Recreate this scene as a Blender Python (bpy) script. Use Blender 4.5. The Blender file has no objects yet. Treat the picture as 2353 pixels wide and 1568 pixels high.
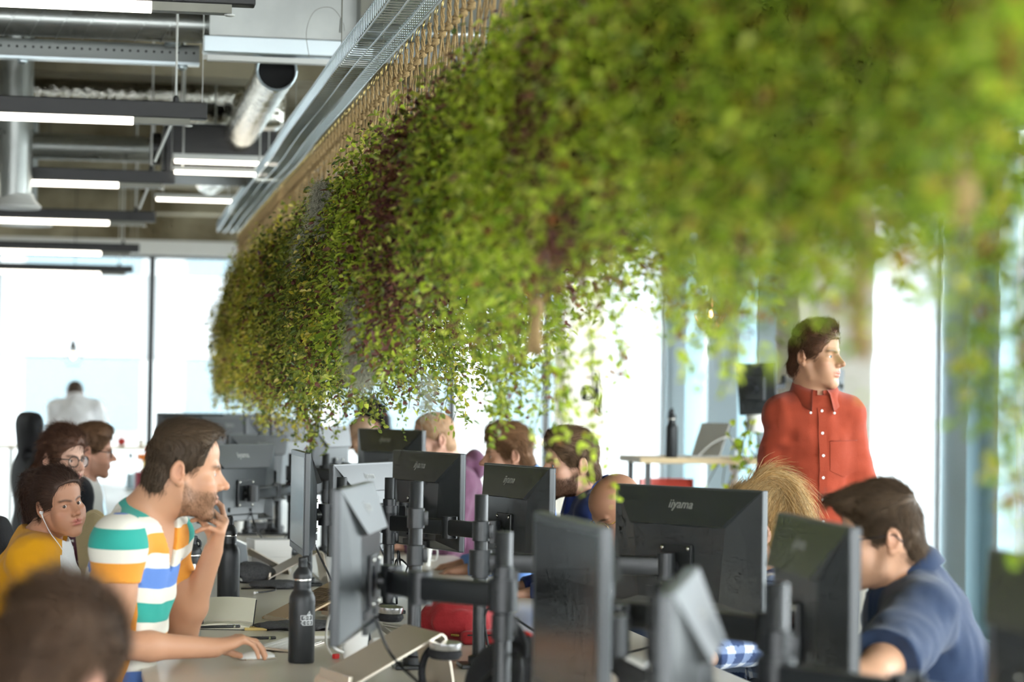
import bpy, bmesh, math, random
import numpy as np
from mathutils import Vector, Matrix, Euler

R = math.radians
PI = math.pi
rnd = random.Random(7)
SC = bpy.context.scene
COL = SC.collection

# ------------------------------------------------------------------ camera
W, H = 2353.0, 1568.0
LENS, SENSOR = 85.0, 36.0
FPX = LENS / SENSOR * W
CAMZ = 1.45
YAW, PITCH, ROLL = R(10.06), math.atan(143.0 / FPX), 0.0155
CX, CY = W / 2, H / 2
_F = Vector((math.sin(YAW) * math.cos(PITCH), math.cos(YAW) * math.cos(PITCH), math.sin(PITCH)))
_R0 = Vector((math.cos(YAW), -math.sin(YAW), 0))
_U0 = _R0.cross(_F)
_U = _U0 * math.cos(ROLL) - _R0 * math.sin(ROLL)
_RR = _R0 * math.cos(ROLL) + _U0 * math.sin(ROLL)
CAM = Vector((0, 0, CAMZ))
cd = bpy.data.cameras.new('camera')
cam = bpy.data.objects.new('camera', cd)
COL.objects.link(cam)
m = Matrix((( _RR.x, _U.x, -_F.x, 0), (_RR.y, _U.y, -_F.y, 0), (_RR.z, _U.z, -_F.z, CAMZ), (0, 0, 0, 1)))
cam.matrix_world = m
cd.lens = LENS
cd.sensor_width = SENSOR
cd.sensor_fit = 'HORIZONTAL'
cd.clip_start = 0.05
cd.clip_end = 500
cd.dof.use_dof = True
cd.dof.focus_distance = 7.8
cd.dof.aperture_fstop = 2.9
SC.camera = cam

# ------------------------------------------------------------------ world, exposure
wd = bpy.data.worlds.new('sky')
SC.world = wd
wd.use_nodes = True
wn = wd.node_tree
bg = wn.nodes['Background']
bg.inputs[0].default_value = (0.93, 0.97, 1.0, 1)
bg.inputs[1].default_value = 8.0
SC.view_settings.view_transform = 'Standard'
SC.view_settings.look = 'None'
SC.view_settings.exposure = 0.58
SC.view_settings.gamma = 1.0
SC.view_settings.use_curve_mapping = False
SC.cycles.max_bounces = 5
SC.cycles.diffuse_bounces = 2
SC.cycles.glossy_bounces = 2
SC.cycles.transmission_bounces = 3
SC.cycles.transparent_max_bounces = 6
SC.cycles.caustics_reflective = False
SC.cycles.caustics_refractive = False
SC.cycles.sample_clamp_indirect = 6.0
SC.cycles.use_denoising = True
SC.cycles.use_adaptive_sampling = True
SC.cycles.adaptive_threshold = 0.08
SC.cycles.use_light_tree = False
SC.cycles.adaptive_min_samples = 12

# ------------------------------------------------------------------ pixel rays -> world points
def ray(px, py):
    return (_F + _RR * ((px - CX) / FPX) + _U * ((CY - py) / FPX))
def at(px, py, D):            # D = depth along the lens axis
    return CAM + ray(px, py) * D
def atX(px, py, X):
    r = ray(px, py); return CAM + r * ((X - CAM.x) / r.x)
def atY(px, py, Y):
    r = ray(px, py); return CAM + r * ((Y - CAM.y) / r.y)
def atZ(px, py, Z):
    r = ray(px, py); return CAM + r * ((Z - CAM.z) / r.z)
def depth(p):
    return (Vector(p) - CAM).dot(_F)
def proj(p):
    v = Vector(p) - CAM
    d = v.dot(_F)
    return (CX + v.dot(_RR) / d * FPX, CY - v.dot(_U) / d * FPX, d)

# ------------------------------------------------------------------ materials
MATS = {}
def mat(name, col, rough=0.5, metal=0.0, spec=0.5, noise=0.0, nscale=20.0, bump=0.0, bscale=60.0,
        trans=0.0, emit=None, estr=0.0, col2=None, coat=0.0, stretch=None, subs=0.0, sheen=0.0):
    if name in MATS: return MATS[name]
    M = bpy.data.materials.new(name); M.use_nodes = True
    nt = M.node_tree; b = nt.nodes['Principled BSDF']
    b.inputs['Base Color'].default_value = (*col, 1)
    b.inputs['Roughness'].default_value = rough
    b.inputs['Metallic'].default_value = metal
    b.inputs['Specular IOR Level'].default_value = spec
    if coat: b.inputs['Coat Weight'].default_value = coat
    if sheen:
        b.inputs['Sheen Weight'].default_value = sheen
    if subs:
        b.inputs['Subsurface Weight'].default_value = subs
        b.inputs['Subsurface Radius'].default_value = (0.012, 0.005, 0.003)
        b.inputs['Subsurface Scale'].default_value = 1.0
    if trans: b.inputs['Transmission Weight'].default_value = trans
    if emit:
        b.inputs['Emission Color'].default_value = (*emit, 1)
        b.inputs['Emission Strength'].default_value = estr
    if noise or bump:
        tc = nt.nodes.new('ShaderNodeTexCoord')
        mp = nt.nodes.new('ShaderNodeMapping')
        nt.links.new(tc.outputs['Object'], mp.inputs[0])
        if stretch: mp.inputs['Scale'].default_value = stretch
        if noise:
            n = nt.nodes.new('ShaderNodeTexNoise'); n.inputs['Scale'].default_value = nscale
            n.inputs['Detail'].default_value = 5
            nt.links.new(mp.outputs[0], n.inputs['Vector'])
            mx = nt.nodes.new('ShaderNodeMix'); mx.data_type = 'RGBA'
            c2 = col2 or tuple(max(0, c * (1 - noise)) for c in col)
            mx.inputs[6].default_value = (*col, 1); mx.inputs[7].default_value = (*c2, 1)
            rp = nt.nodes.new('ShaderNodeMapRange')
            rp.inputs[1].default_value = 0.35; rp.inputs[2].default_value = 0.65
            nt.links.new(n.outputs[0], rp.inputs[0]); nt.links.new(rp.outputs[0], mx.inputs[0])
            nt.links.new(mx.outputs[2], b.inputs['Base Color'])
        if bump:
            n2 = nt.nodes.new('ShaderNodeTexNoise'); n2.inputs['Scale'].default_value = bscale
            n2.inputs['Detail'].default_value = 3
            nt.links.new(mp.outputs[0], n2.inputs['Vector'])
            bp = nt.nodes.new('ShaderNodeBump'); bp.inputs['Strength'].default_value = bump
            bp.inputs['Distance'].default_value = 0.01
            nt.links.new(n2.outputs[0], bp.inputs['Height']); nt.links.new(bp.outputs[0], b.inputs['Normal'])
    MATS[name] = M
    return M

def attr_mat(name, rough=0.6, subs=0.0, spec=0.4, translucent=0.0, bump=0.0, bscale=60.0, stretch=None, sheen=0.0, metal=0.0):
    """base colour read from the mesh colour attribute 'Col'"""
    if name in MATS: return MATS[name]
    M = mat(name, (0.5, 0.5, 0.5), rough, metal, spec, subs=subs, bump=bump, bscale=bscale, stretch=stretch, sheen=sheen)
    nt = M.node_tree; b = nt.nodes['Principled BSDF']
    a = nt.nodes.new('ShaderNodeAttribute'); a.attribute_name = 'Col'
    nt.links.new(a.outputs['Color'], b.inputs['Base Color'])
    if translucent:
        t = nt.nodes.new('ShaderNodeBsdfTranslucent'); nt.links.new(a.outputs['Color'], t.inputs[0])
        mx = nt.nodes.new('ShaderNodeMixShader'); mx.inputs[0].default_value = translucent
        out = nt.nodes['Material Output']
        nt.links.new(b.outputs[0], mx.inputs[1]); nt.links.new(t.outputs[0], mx.inputs[2])
        nt.links.new(mx.outputs[0], out.inputs[0])
    return M

def glass_mat(name, tint=(0.93, 0.97, 0.98), refl=0.06):
    M = bpy.data.materials.new(name); M.use_nodes = True
    nt = M.node_tree; nt.nodes.remove(nt.nodes['Principled BSDF'])
    t = nt.nodes.new('ShaderNodeBsdfTransparent'); t.inputs[0].default_value = (*tint, 1)
    g = nt.nodes.new('ShaderNodeBsdfGlossy'); g.inputs['Roughness'].default_value = 0.02
    lw = nt.nodes.new('ShaderNodeLayerWeight'); lw.inputs[0].default_value = 0.15
    ma = nt.nodes.new('ShaderNodeMath'); ma.operation = 'MULTIPLY'; ma.inputs[1].default_value = refl * 5
    mx = nt.nodes.new('ShaderNodeMixShader')
    nt.links.new(lw.outputs['Fresnel'], ma.inputs[0]); nt.links.new(ma.outputs[0], mx.inputs[0])
    nt.links.new(t.outputs[0], mx.inputs[1]); nt.links.new(g.outputs[0], mx.inputs[2])
    nt.links.new(mx.outputs[0], nt.nodes['Material Output'].inputs[0])
    MATS[name] = M
    return M

# ------------------------------------------------------------------ mesh builder
def rotm(axis, ang):
    return Matrix.Rotation(ang, 3, axis)

class MB:
    def __init__(s): s.v = []; s.f = []
    def add(s, vs, fs):
        o = len(s.v); s.v += [tuple(v) for v in vs]; s.f += [tuple(i + o for i in f) for f in fs]; return s
    def box(s, c, size, rot=None, bev=0.0):
        x, y, z = (d / 2 for d in size); c = Vector(c)
        if bev and bev < min(x, y, z):
            b = bev; vs = []; 
            bm = bmesh.new(); bmesh.ops.create_cube(bm, size=1.0)
            for v in bm.verts: v.co = Vector((v.co.x * 2 * x, v.co.y * 2 * y, v.co.z * 2 * z))
            bmesh.ops.bevel(bm, geom=list(bm.edges), offset=b, segments=2, affect='EDGES', profile=0.5)
            bm.verts.index_update()
            vs = [v.co.copy() for v in bm.verts]; fs = [[v.index for v in f.verts] for f in bm.faces]; bm.free()
        else:
            vs = [Vector((i * x, j * y, k * z)) for k in (-1, 1) for j in (-1, 1) for i in (-1, 1)]
            fs = [(0, 2, 3, 1), (4, 5, 7, 6), (0, 1, 5, 4), (2, 6, 7, 3), (0, 4, 6, 2), (1, 3, 7, 5)]
        if rot is not None: vs = [rot @ v for v in vs]
        return s.add([v + c for v in vs], fs)
    def tube(s, pts, r, n=8, caps=True, closed=False):
        pts = [Vector(p) for p in pts]; N = len(pts)
        rs = r if isinstance(r, (list, tuple)) else [r] * N
        vs = []; up = None
        for i, p in enumerate(pts):
            if closed: t = pts[(i + 1) % N] - pts[i - 1]
            else: t = pts[min(i + 1, N - 1)] - pts[max(i - 1, 0)]
            if t.length < 1e-9: t = Vector((0, 0, 1))
            t.normalize()
            if up is None:
                up = Vector((0, 0, 1)) if abs(t.z) < 0.9 else Vector((1, 0, 0))
            a = t.cross(up)
            if a.length < 1e-5: a = t.orthogonal()
            a.normalize(); up = a.cross(t).normalized()
            for k in range(n):
                w = 2 * PI * k / n
                vs.append(p + (a * math.cos(w) + up * math.sin(w)) * rs[i])
        fs = []
        L = N if closed else N - 1
        for i in range(L):
            for k in range(n):
                a0 = i * n + k; a1 = i * n + (k + 1) % n; b0 = ((i + 1) % N) * n + k; b1 = ((i + 1) % N) * n + (k + 1) % n
                fs.append((a0, a1, b1, b0))
        if caps and not closed:
            fs.append(tuple(range(n - 1, -1, -1))); fs.append(tuple((N - 1) * n + k for k in range(n)))
        return s.add(vs, fs)
    def cyl(s, a, b, r, n=16, r2=None):
        return s.tube([a, b], [r, r if r2 is None else r2], n)
    def lathe(s, prof, c=(0, 0, 0), n=24, rot=None):
        c = Vector(c); vs = []
        for (r, z) in prof:
            for k in range(n):
                w = 2 * PI * k / n; v = Vector((max(r, 1e-5) * math.cos(w), max(r, 1e-5) * math.sin(w), z))
                vs.append((rot @ v if rot is not None else v) + c)
        fs = []
        for i in range(len(prof) - 1):
            for k in range(n):
                fs.append((i * n + k, i * n + (k + 1) % n, (i + 1) * n + (k + 1) % n, (i + 1) * n + k))
        fs.append(tuple(range(n - 1, -1, -1))); fs.append(tuple((len(prof) - 1) * n + k for k in range(n)))
        return s.add(vs, fs)
    def quad(s, a, b, c, d): return s.add([a, b, c, d], [(0, 1, 2, 3)])
    def extrude(s, poly, depth, fn):
        """poly: 2-D outline, fn(u, v, w) -> point, w in {0, depth}"""
        n = len(poly)
        vs = [fn(u, v, 0) for u, v in poly] + [fn(u, v, depth) for u, v in poly]
        fs = [tuple(range(n - 1, -1, -1)), tuple(range(n, 2 * n))] + [(i, (i + 1) % n, n + (i + 1) % n, n + i) for i in range(n)]
        return s.add(vs, fs)
    def sphere(s, c, r, n=16, rings=10, sc=(1, 1, 1), rot=None):
        prof = [(math.sin(PI * i / rings) * r, -math.cos(PI * i / rings) * r) for i in range(rings + 1)]
        t = MB(); t.lathe(prof, n=n); vs = [Vector((v[0] * sc[0], v[1] * sc[1], v[2] * sc[2])) for v in t.v]
        if rot is not None: vs = [rot @ v for v in vs]
        return s.add([v + Vector(c) for v in vs], t.f)
    def xf(s, M):
        s.v = [tuple(M @ Vector(v)) for v in s.v]; return s
    def build(s, name, material, parent=None, smooth=False, auto=None):
        me = bpy.data.meshes.new(name); me.from_pydata(s.v, [], s.f); me.update()
        return link_mesh(name, me, material, parent, smooth, auto)

def link_mesh(name, me, material, parent=None, smooth=False, auto=None):
    o = bpy.data.objects.new(name, me); COL.objects.link(o)
    if material is not None: me.materials.append(MATS[material] if isinstance(material, str) else material)
    if smooth or auto: me.polygons.foreach_set('use_smooth', [True] * len(me.polygons))
    if auto:
        me.set_sharp_from_angle(angle=R(auto))
    if parent is not None: o.parent = parent
    return o

def tag(o, label=None, cat=None, group=None, kind=None):
    if label: o['label'] = label
    if cat: o['category'] = cat
    if group: o['group'] = group
    if kind: o['kind'] = kind
    return o
def thing(name, label, cat, loc=(0, 0, 0), rz=0.0, group=None):
    o = bpy.data.objects.new(name, None); COL.objects.link(o)
    o.location = loc; o.rotation_euler = (0, 0, rz); o.empty_display_size = 0.1
    return tag(o, label, cat, group)
def structure(o): o['kind'] = 'structure'; return o
def copy_tree(o, parent=None):
    c = o.copy(); COL.objects.link(c)
    if parent is not None: c.parent = parent
    for ch in list(o.children): copy_tree(ch, c)
    return c
def text_mesh(name, body, size, material, parent, M, extrude=0.0006, bold=0.0, wrap=None, shear=0.0):
    """lettering as a mesh; M maps the flat text (x right, y up, z out) to its place"""
    cu = bpy.data.curves.new(name, 'FONT'); cu.body = body; cu.size = size; cu.extrude = extrude
    cu.align_x = 'CENTER'; cu.align_y = 'CENTER'; cu.offset = bold; cu.shear = shear; cu.resolution_u = 3
    t = bpy.data.objects.new(name + '_tmp', cu); COL.objects.link(t)
    dg = bpy.context.evaluated_depsgraph_get(); dg.update()
    me = bpy.data.meshes.new_from_object(t.evaluated_get(dg))
    bpy.data.objects.remove(t); bpy.data.curves.remove(cu)
    for v in me.vertices:
        p = v.co.copy()
        if wrap: p = wrap(p)
        v.co = M @ p
    me.materials.clear()
    return link_mesh(name, me, material, parent)
def arc(c, r, a0, a1, n, fn):
    return [fn(c[0] + r * math.cos(a0 + (a1 - a0) * i / n), c[1] + r * math.sin(a0 + (a1 - a0) * i / n)) for i in range(n + 1)]
def bez(pts, n=12):
    """smooth curve through points (Catmull-Rom)"""
    P = [Vector(p) for p in pts]; out = []
    for i in range(len(P) - 1):
        p0 = P[max(i - 1, 0)]; p1 = P[i]; p2 = P[i + 1]; p3 = P[min(i + 2, len(P) - 1)]
        for k in range(n):
            t = k / n
            out.append(0.5 * ((2 * p1) + (p2 - p0) * t + (2 * p0 - 5 * p1 + 4 * p2 - p3) * t * t + (3 * p1 - p0 - 3 * p2 + p3) * t ** 3))
    out.append(P[-1]); return out
def S(r, g, b):
    f = lambda c: (c / 255 / 12.92) if c / 255 <= 0.04045 else ((c / 255 + 0.055) / 1.055) ** 2.4
    return (f(r), f(g), f(b))

# ------------------------------------------------------------------ palette
mat('concrete', S(176, 166, 140), 0.85, noise=0.4, nscale=1.6, col2=S(112, 100, 74), bump=0.25, bscale=9)
mat('concrete_column', S(214, 206, 190), 0.8, noise=0.1, nscale=3)
mat('white_paint', S(236, 236, 232), 0.6)
mat('carpet', S(120, 118, 112), 0.95, noise=0.3, nscale=90)
mat('blue_frame', S(146, 178, 188), 0.4)
mat('black_frame', S(38, 40, 40), 0.45)
mat('galvanised', S(176, 180, 176), 0.32, metal=0.85, noise=0.15, nscale=5)
mat('galvanised_dark', S(120, 120, 110), 0.4, metal=0.8, noise=0.3, nscale=4)
mat('wire_zinc', S(206, 218, 222), 0.3, metal=0.75)
mat('foil', S(216, 214, 204), 0.22, metal=1.0, bump=0.9, bscale=26)
mat('black_metal', S(34, 34, 33), 0.4)
mat('black_void', S(10, 10, 10), 0.9)
mat('batten_white', S(225, 226, 220), 0.4)
mat('lamp_diffuser', (0.9, 0.88, 0.82), 0.5, emit=(1.0, 0.93, 0.80), estr=4.0)
mat('warm_bulb', (1, 0.8, 0.5), 0.3, emit=(1.0, 0.62, 0.25), estr=9.0)
mat('light_wood', S(212, 186, 142), 0.5, noise=0.22, nscale=6, stretch=(1, 14, 14))
mat('desk_top', S(214, 207, 192), 0.28, spec=0.5)
mat('desk_edge', S(196, 182, 156), 0.5)
mat('copper', S(220, 150, 110), 0.25, metal=1.0)
mat('pale_stone', S(150, 152, 152), 0.9)
mat('pale_ground', S(150, 152, 150), 0.95)
mat('far_glass', S(92, 108, 114), 0.35)
mat('far_grey', S(84, 92, 96), 0.6)
mat('far_red', S(170, 44, 36), 0.6)
mat('duct_grey', S(150, 154, 150), 0.5, metal=0.3)
glass_mat('window_glass', (0.93, 0.975, 0.975), 0.05)

def blind_mat():
    M = mat('blind_fabric', S(246, 247, 246), 0.9)
    nt = M.node_tree; b = nt.nodes['Principled BSDF']
    t = nt.nodes.new('ShaderNodeBsdfTranslucent'); t.inputs[0].default_value = (0.86, 0.88, 0.9, 1)
    mx = nt.nodes.new('ShaderNodeMixShader'); mx.inputs[0].default_value = 0.62
    nt.links.new(b.outputs[0], mx.inputs[1]); nt.links.new(t.outputs[0], mx.inputs[2])
    nt.links.new(mx.outputs[0], nt.nodes['Material Output'].inputs[0])
blind_mat()

# ------------------------------------------------------------------ shell
YF = 25.4           # far facade
XR = 5.0            # right-hand window wall
XL = -8.5
ZC = 3.45
YB = -5.0
structure(MB().box(((XL + XR) / 2, (YB + YF) / 2, -0.1), (XR - XL + 1, YF - YB + 1, 0.2)).build('floor', 'carpet'))
structure(MB().box(((XL + XR) / 2, (YB + YF) / 2, ZC + 0.1), (XR - XL + 1, YF - YB + 1, 0.2)).build('ceiling', 'concrete'))
# downstand ribs of the concrete slab
mb = MB()
for y in (13.6, 17.0, 20.4, 23.6):
    mb.box(((XL + XR) / 2, y, ZC - 0.11), (XR - XL, 0.35, 0.22))
structure(mb.build('ceiling_beam', 'concrete'))
structure(MB().box((XL - 0.1, (YB + YF) / 2, 1.7), (0.2, YF - YB, 3.6)).build('wall_left', 'white_paint'))
# low wall and head beam of the far facade
zs = 0.10; zh = 2.93
structure(MB().box(((XL + XR) / 2, YF, zs / 2), (XR - XL, 0.25, zs)).build('wall_far', 'white_paint'))
structure(MB().box(((XL + XR) / 2, YF, zh + .075), (XR - XL, 0.3, .15)).build('trim_1', 'white_paint'))
structure(MB().box(((XL + XR) / 2, YF, (zh + .15 + ZC) / 2), (XR - XL, 0.26, ZC - zh - .15)).build('wall_far', 'concrete'))
# far mullions (black), one object per window bay
bay = atY(697, 800, YF).x - atY(347, 800, YF).x
x0 = atY(346.5, 800, YF).x
k = 0
xs = [x0 + i * bay for i in range(-5, 3)] + [XR - 0.12]
xs = [XL] + xs
for i in range(len(xs) - 1):
    a, b = xs[i], xs[i + 1]
    w = MB()
    w.box((b, YF, (zs + zh) / 2), (0.062, 0.12, zh - zs))
    w.box(((a + b) / 2, YF, zs + 0.012), (b - a, 0.1, 0.024)); w.box(((a + b) / 2, YF, zh - 0.015), (b - a, 0.1, 0.03))
    o = structure(w.build('window_%d' % (i + 1), 'black_frame'))
    MB().quad((a + .03, YF + .02, zs), (b - .03, YF + .02, zs), (b - .03, YF + .02, zh), (a + .03, YF + .02, zh)).build('glass_pane', 'window_glass', o)
# roller blinds hung inside the far windows, white mesh fabric
zb0 = atY(250, 823, YF).z; zb1 = atY(250, 632, YF).z
for i in range(len(xs) - 1):
    a, b = xs[i], xs[i + 1]
    if a > 1.2 or b < -2.2: continue
    d = MB().box(((a + b) / 2, YF - 0.09, (zb0 + zb1) / 2), (b - a - 0.07, 0.004, zb1 - zb0))
    o = d.build('roller_blind', 'blind_fabric')
    MB().cyl((a + .04, YF - .09, zb0), (b - .04, YF - .09, zb0), 0.012, 8).build('bottom_bar', 'white_paint', o)
    px = proj(((a + b) / 2, YF, 2.3))[0]
    lab = ('white roller blind across the far window left of the black mullion' if px < 340 else
           'white roller blind in the far window between black mullion and hanging plants' if px < 690 else 'white roller blind in the far window hidden behind the hanging plants')
    tag(o, lab, 'blind', 'roller blinds on the far windows')

# right window wall: sill, head, glass and deep blue-grey mullions
structure(MB().box((XR + 0.1, (YB + YF) / 2, 0.06), (0.3, YF - YB, 0.12)).build('wall_right', 'white_paint'))
structure(MB().box((XR + 0.1, (YB + YF) / 2, (3.05 + ZC) / 2), (0.3, YF - YB, ZC - 3.05)).build('trim_2', 'white_paint'))
def yR(px, py=1000, X=XR): return atX(px, py, X).y
spans = [(1527, 1573), (1624, 1694), (1737, 1800), (2163, 2222)]
edges = []
for i, (a, b) in enumerate(spans):
    y1, y0 = yR(a, X=XR - .02), yR(b, X=XR - .02)
    edges.append((y0, y1))
# nearer mullions outside the frame keep the same module
edges += [(8.6, 9.1), (3.9, 4.4), (-0.8, -0.3), (-4.9, -4.6)]
edges.sort()
wn_ = 20
allb = []
for (y0, y1) in edges:
    o = structure(MB().box((XR + 0.06, (y0 + y1) / 2, 1.585), (0.16, y1 - y0, 2.93)).build('window_%d' % wn_, 'blue_frame')); wn_ += 1
    allb += [y0, y1]
allb.append(YF - 0.1)
for i in range(1, len(allb) - 1, 2):
    y0, y1 = allb[i], allb[i + 1]
    o = structure(MB().box((XR + .05, (y0 + y1) / 2, 0.14), (0.08, y1 - y0, 0.04)).box((XR + .05, (y0 + y1) / 2, 3.03), (0.08, y1 - y0, 0.04)).build('window_%d' % wn_, 'blue_frame')); wn_ += 1
    MB().quad((XR + .06, y0, .16), (XR + .06, y1, .16), (XR + .06, y1, 3.01), (XR + .06, y0, 3.01)).build('glass_pane', 'window_glass', o)
# light-blue return beside the nearest mullion and the slim rails seen through the glass
y1, y0 = yR(2222), yR(2268)
structure(MB().box((XR + 0.12, (y0 + y1) / 2, 1.585), (0.1, y1 - y0 - .01, 2.93)).build('trim_3', 'blue_frame'))
for nm, pa, pb, lab in (('roller_blind', 1392, 1526, 'white blind drawn down the far right window beside the wooden high table'),
                        ('roller_blind', 2004, 2160, 'white blind drawn down the window behind the standing man in orange shirt')):
    y1, y0 = yR(pa, X=XR - .06), yR(pb, X=XR - .06)
    o = MB().box((XR - 0.06, (y0 + y1) / 2, 1.6), (0.006, y1 - y0, 2.9)).build(nm, 'blind_fabric')
    MB().cyl((XR - .06, y0, .16), (XR - .06, y1, .16), .012, 8).build('bottom_bar', 'white_paint', o)
    tag(o, lab, 'blind')
# concrete columns
p0 = atX(1832, 900, 4.28); D0 = depth(p0)
cw = atY(2003, 900, p0.y).x - 4.28
structure(MB().box((4.28 + cw / 2, p0.y + 0.24, ZC / 2), (cw, 0.48, ZC), bev=0.012).build('column', 'concrete_column'))
pc = atY(1292, 900, 23.2); pd_ = atY(1388, 900, 23.2)
structure(MB().box(((pc.x + pd_.x) / 2, 23.4, ZC / 2), (pd_.x - pc.x, 0.4, ZC), bev=0.012).build('column', 'concrete_column'))

# ------------------------------------------------------------------ outside
structure(MB().box((20, 120, -4.2), (400, 420, 0.2)).build('ground', 'pale_ground'))
b = thing('office_building', 'pale glazed office building across the street seen through the far window', 'building', (-4, 62, -4.1))
MB().box((0, 4, 5.0), (46, 8, 10.0)).build('wall', 'pale_stone', b)
for i in range(11):
    for z in (2.6, 5.9, 9.2):
        wmb = MB().box((-20 + i * 4.0, -0.03, z - .2), (2.9, 0.1, 2.0)); wmb.build('window', 'far_glass', b)
MB().box((0, 3.6, 10.15), (46.4, 8.8, 0.3)).build('roof', 'far_grey', b)
MB().box((2.1, -0.1, 12.3), (1.1, 0.2, 1.6)).build('sign', 'far_red', b)
MB().box((7, 1.0, 12.2), (7.0, 0.3, 2.0)).build('plant_screen', 'far_glass', b)
b = thing('glass_tower', 'pale blue glass building beyond the right-hand windows', 'building', (34, 70, -4.1))
MB().box((0, 0, 6.5), (16, 20, 13)).build('facade', 'pale_stone', b)
for i in range(6):
    MB().box((-8.03, -8 + i * 3.2, 6.5), (.1, 2.2, 11)).build('window', 'far_glass', b)
    MB().box((-6.6 + i * 2.6, -10.03, 6.5), (1.8, .1, 11)).build('window', 'far_glass', b)

# ------------------------------------------------------------------ pendant linear lights (bars along x)
ZL = 2.62
def light_bar(px, py, label):
    """px,py: right-hand lower corner of the black body"""
    p = atZ(px, py, ZL)
    t = thing('linear_pendant_light', label, 'ceiling light', (p.x, p.y, ZL), 0, 'linear pendant lights')
    L = 3.8
    body = MB().box((-L / 2, 0, 0.035), (L, 0.062, 0.07), bev=.004).build('housing', 'black_metal', t)
    MB().box((-L / 2 - 0.035, 0, -0.013), (L - 0.07, 0.05, 0.026)).build('end_tray', 'galvanised_dark', t)
    MB().box((-L / 2 - 0.15, 0, -0.0275), (L - 0.31, 0.044, 0.003)).box((-L / 2 - 0.15, -0.026, -0.013), (L - 0.31, 0.003, 0.024)).build('diffuser', 'lamp_diffuser', t)
    MB().lathe([(0.011, -.006), (.016, -.003), (.016, 0)], (-0.075, 0, -0.026), 12).build('sensor', 'batten_white', t)
    for xx in (-0.02, -0.13, -3.4):
        MB().cyl((xx, 0, 0.07), (xx, 0, ZC - ZL), 0.0016 if xx != -0.13 else 0.005, 6).build('suspension_wire' if xx != -0.13 else 'power_cord', 'batten_white', t)
    MB().lathe([(.012, 0), (.012, .02), (.004, .03)], (-0.13, 0, .07), 10).build('cord_grip', 'black_metal', t)
    return t
for px, py, lab in ((586, 16, 'nearest linear pendant light, cut off by the top edge of the picture'),
                    (475, 276, 'second black linear pendant light from the top, below the big spiral duct'),
                    (402, 424, 'third black linear pendant light from the top, right end beside the white battens'),
                    (357, 511, 'fourth black linear pendant light from the top, under the round diffuser'),
                    (320, 581, 'fifth black linear pendant light, just above the far window head'),
                    (306, 628, 'lowest and farthest black linear pendant light, seen against the far window')):
    light_bar(px, py, lab)
# ------------------------------------------------------------------ services under the ceiling
def duct_x(name, label, cat, px0, py0, px1, py1, z, rad, material, seams=0.0, hang=True):
    """round duct running across the room between two picture points at one height"""
    a = atZ(px0, py0, z); b = atZ(px1, py1, z); b.y = a.y = (a.y + b.y) / 2
    t = thing(name, label, cat, tuple((a + b) / 2))
    c = (a + b) / 2
    L = (b - a).length
    body = MB().cyl(a - c, b - c, rad, 28).build('duct_body', material, t, auto=40)
    if seams:
        mb = MB(); n = int(L / seams)
        for i in range(n):
            x = -L / 2 + (i + .5) * seams
            mb.tube([(x + 0.05 * math.sin(w), rad * 1.008 * math.cos(w), rad * 1.008 * math.sin(w)) for w in [2 * PI * k / 24 for k in range(24)]], 0.0035, 5, closed=True)
        mb.build('spiral_seam', material, t)
    if hang:
        for x in (-L * .35, L * .35):
            MB().cyl((x, 0, rad), (x, 0, ZC - z), .004, 6).build('hanger_rod', 'galvanised_dark', t)
    return t, a, b, c
duct_x('spiral_duct', 'big spiral ventilation duct at the top left, beside the rectangular duct', 'duct', -420, 36, 478, 46, 3.12, 0.078, 'galvanised', 0.115)
duct_x('spiral_duct', 'thin spiral duct between second and third pendant lights', 'duct', 72, 336, 352, 345, 3.1, 0.085, 'galvanised', 0.1)
duct_x('insulated_duct', 'foil wrapped duct behind the second pendant light', 'duct', -300, 205, 655, 228, 3.2, 0.145, 'foil', 0)
duct_x('service_pipe', 'pale horizontal pipe close to the far window head', 'pipe', -300, 543, 540, 552, 3.2, 0.06, 'concrete_column', 0, False)
duct_x('service_pipe', 'slim pale pipe below another pipe above the far windows', 'pipe', -300, 519, 525, 526, 3.3, 0.045, 'concrete_column', 0, False)
# rectangular duct with a flange
a = atZ(482, 60, 3.05); b = atZ(842, 70, 3.05)
t = thing('rectangular_duct', 'large rectangular sheet metal duct at the top, left of the wire tray', 'duct', (a.x, a.y, 3.05))
Wd = b.x - a.x
MB().box((Wd / 2, .3, .08), (Wd, .6, .28)).build('duct_body', 'galvanised', t)
MB().box((Wd / 2, -.03, -.085), (Wd + .06, .09, .075), bev=.006).build('flange', 'wire_zinc', t)
MB().box((Wd / 2, -.02, -.14), (Wd + .02, .05, .022)).build('drip_rail', 'batten_white', t)
for x in (0.05, Wd - .05):
    MB().cyl((x, .1, .2), (x, .1, ZC - 3.05), .005, 6).build('hanger_rod', 'galvanised_dark', t)
# second run of metal duct behind the ropes
a = atZ(850, 60, 3.0); b = atZ(1330, 70, 3.0)
t = thing('metal_duct', 'sheet metal duct glimpsed behind the jute ropes at the top', 'duct', (a.x, a.y + .4, 3.0))
MB().box(((b.x - a.x) / 2 + .2, .2, .12), (b.x - a.x + .4, .5, .3)).build('duct_body', 'galvanised_dark', t)
MB().cyl((0, -.14, .02), (b.x - a.x + .4, -.14, .02), .035, 14).build('seam_roll', 'wire_zinc', t, smooth=True)
for x in (.1, b.x - a.x):
    MB().cyl((x, .2, .2), (x, .2, ZC - 3.0), .005, 6).build('hanger_rod', 'galvanised_dark', t)
t, a, b, c = duct_x('spiral_duct', 'spiral duct seen between the ropes below the metal duct', 'duct', 720, 392, 1240, 412, 3.0, .09, 'galvanised', .12)
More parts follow.
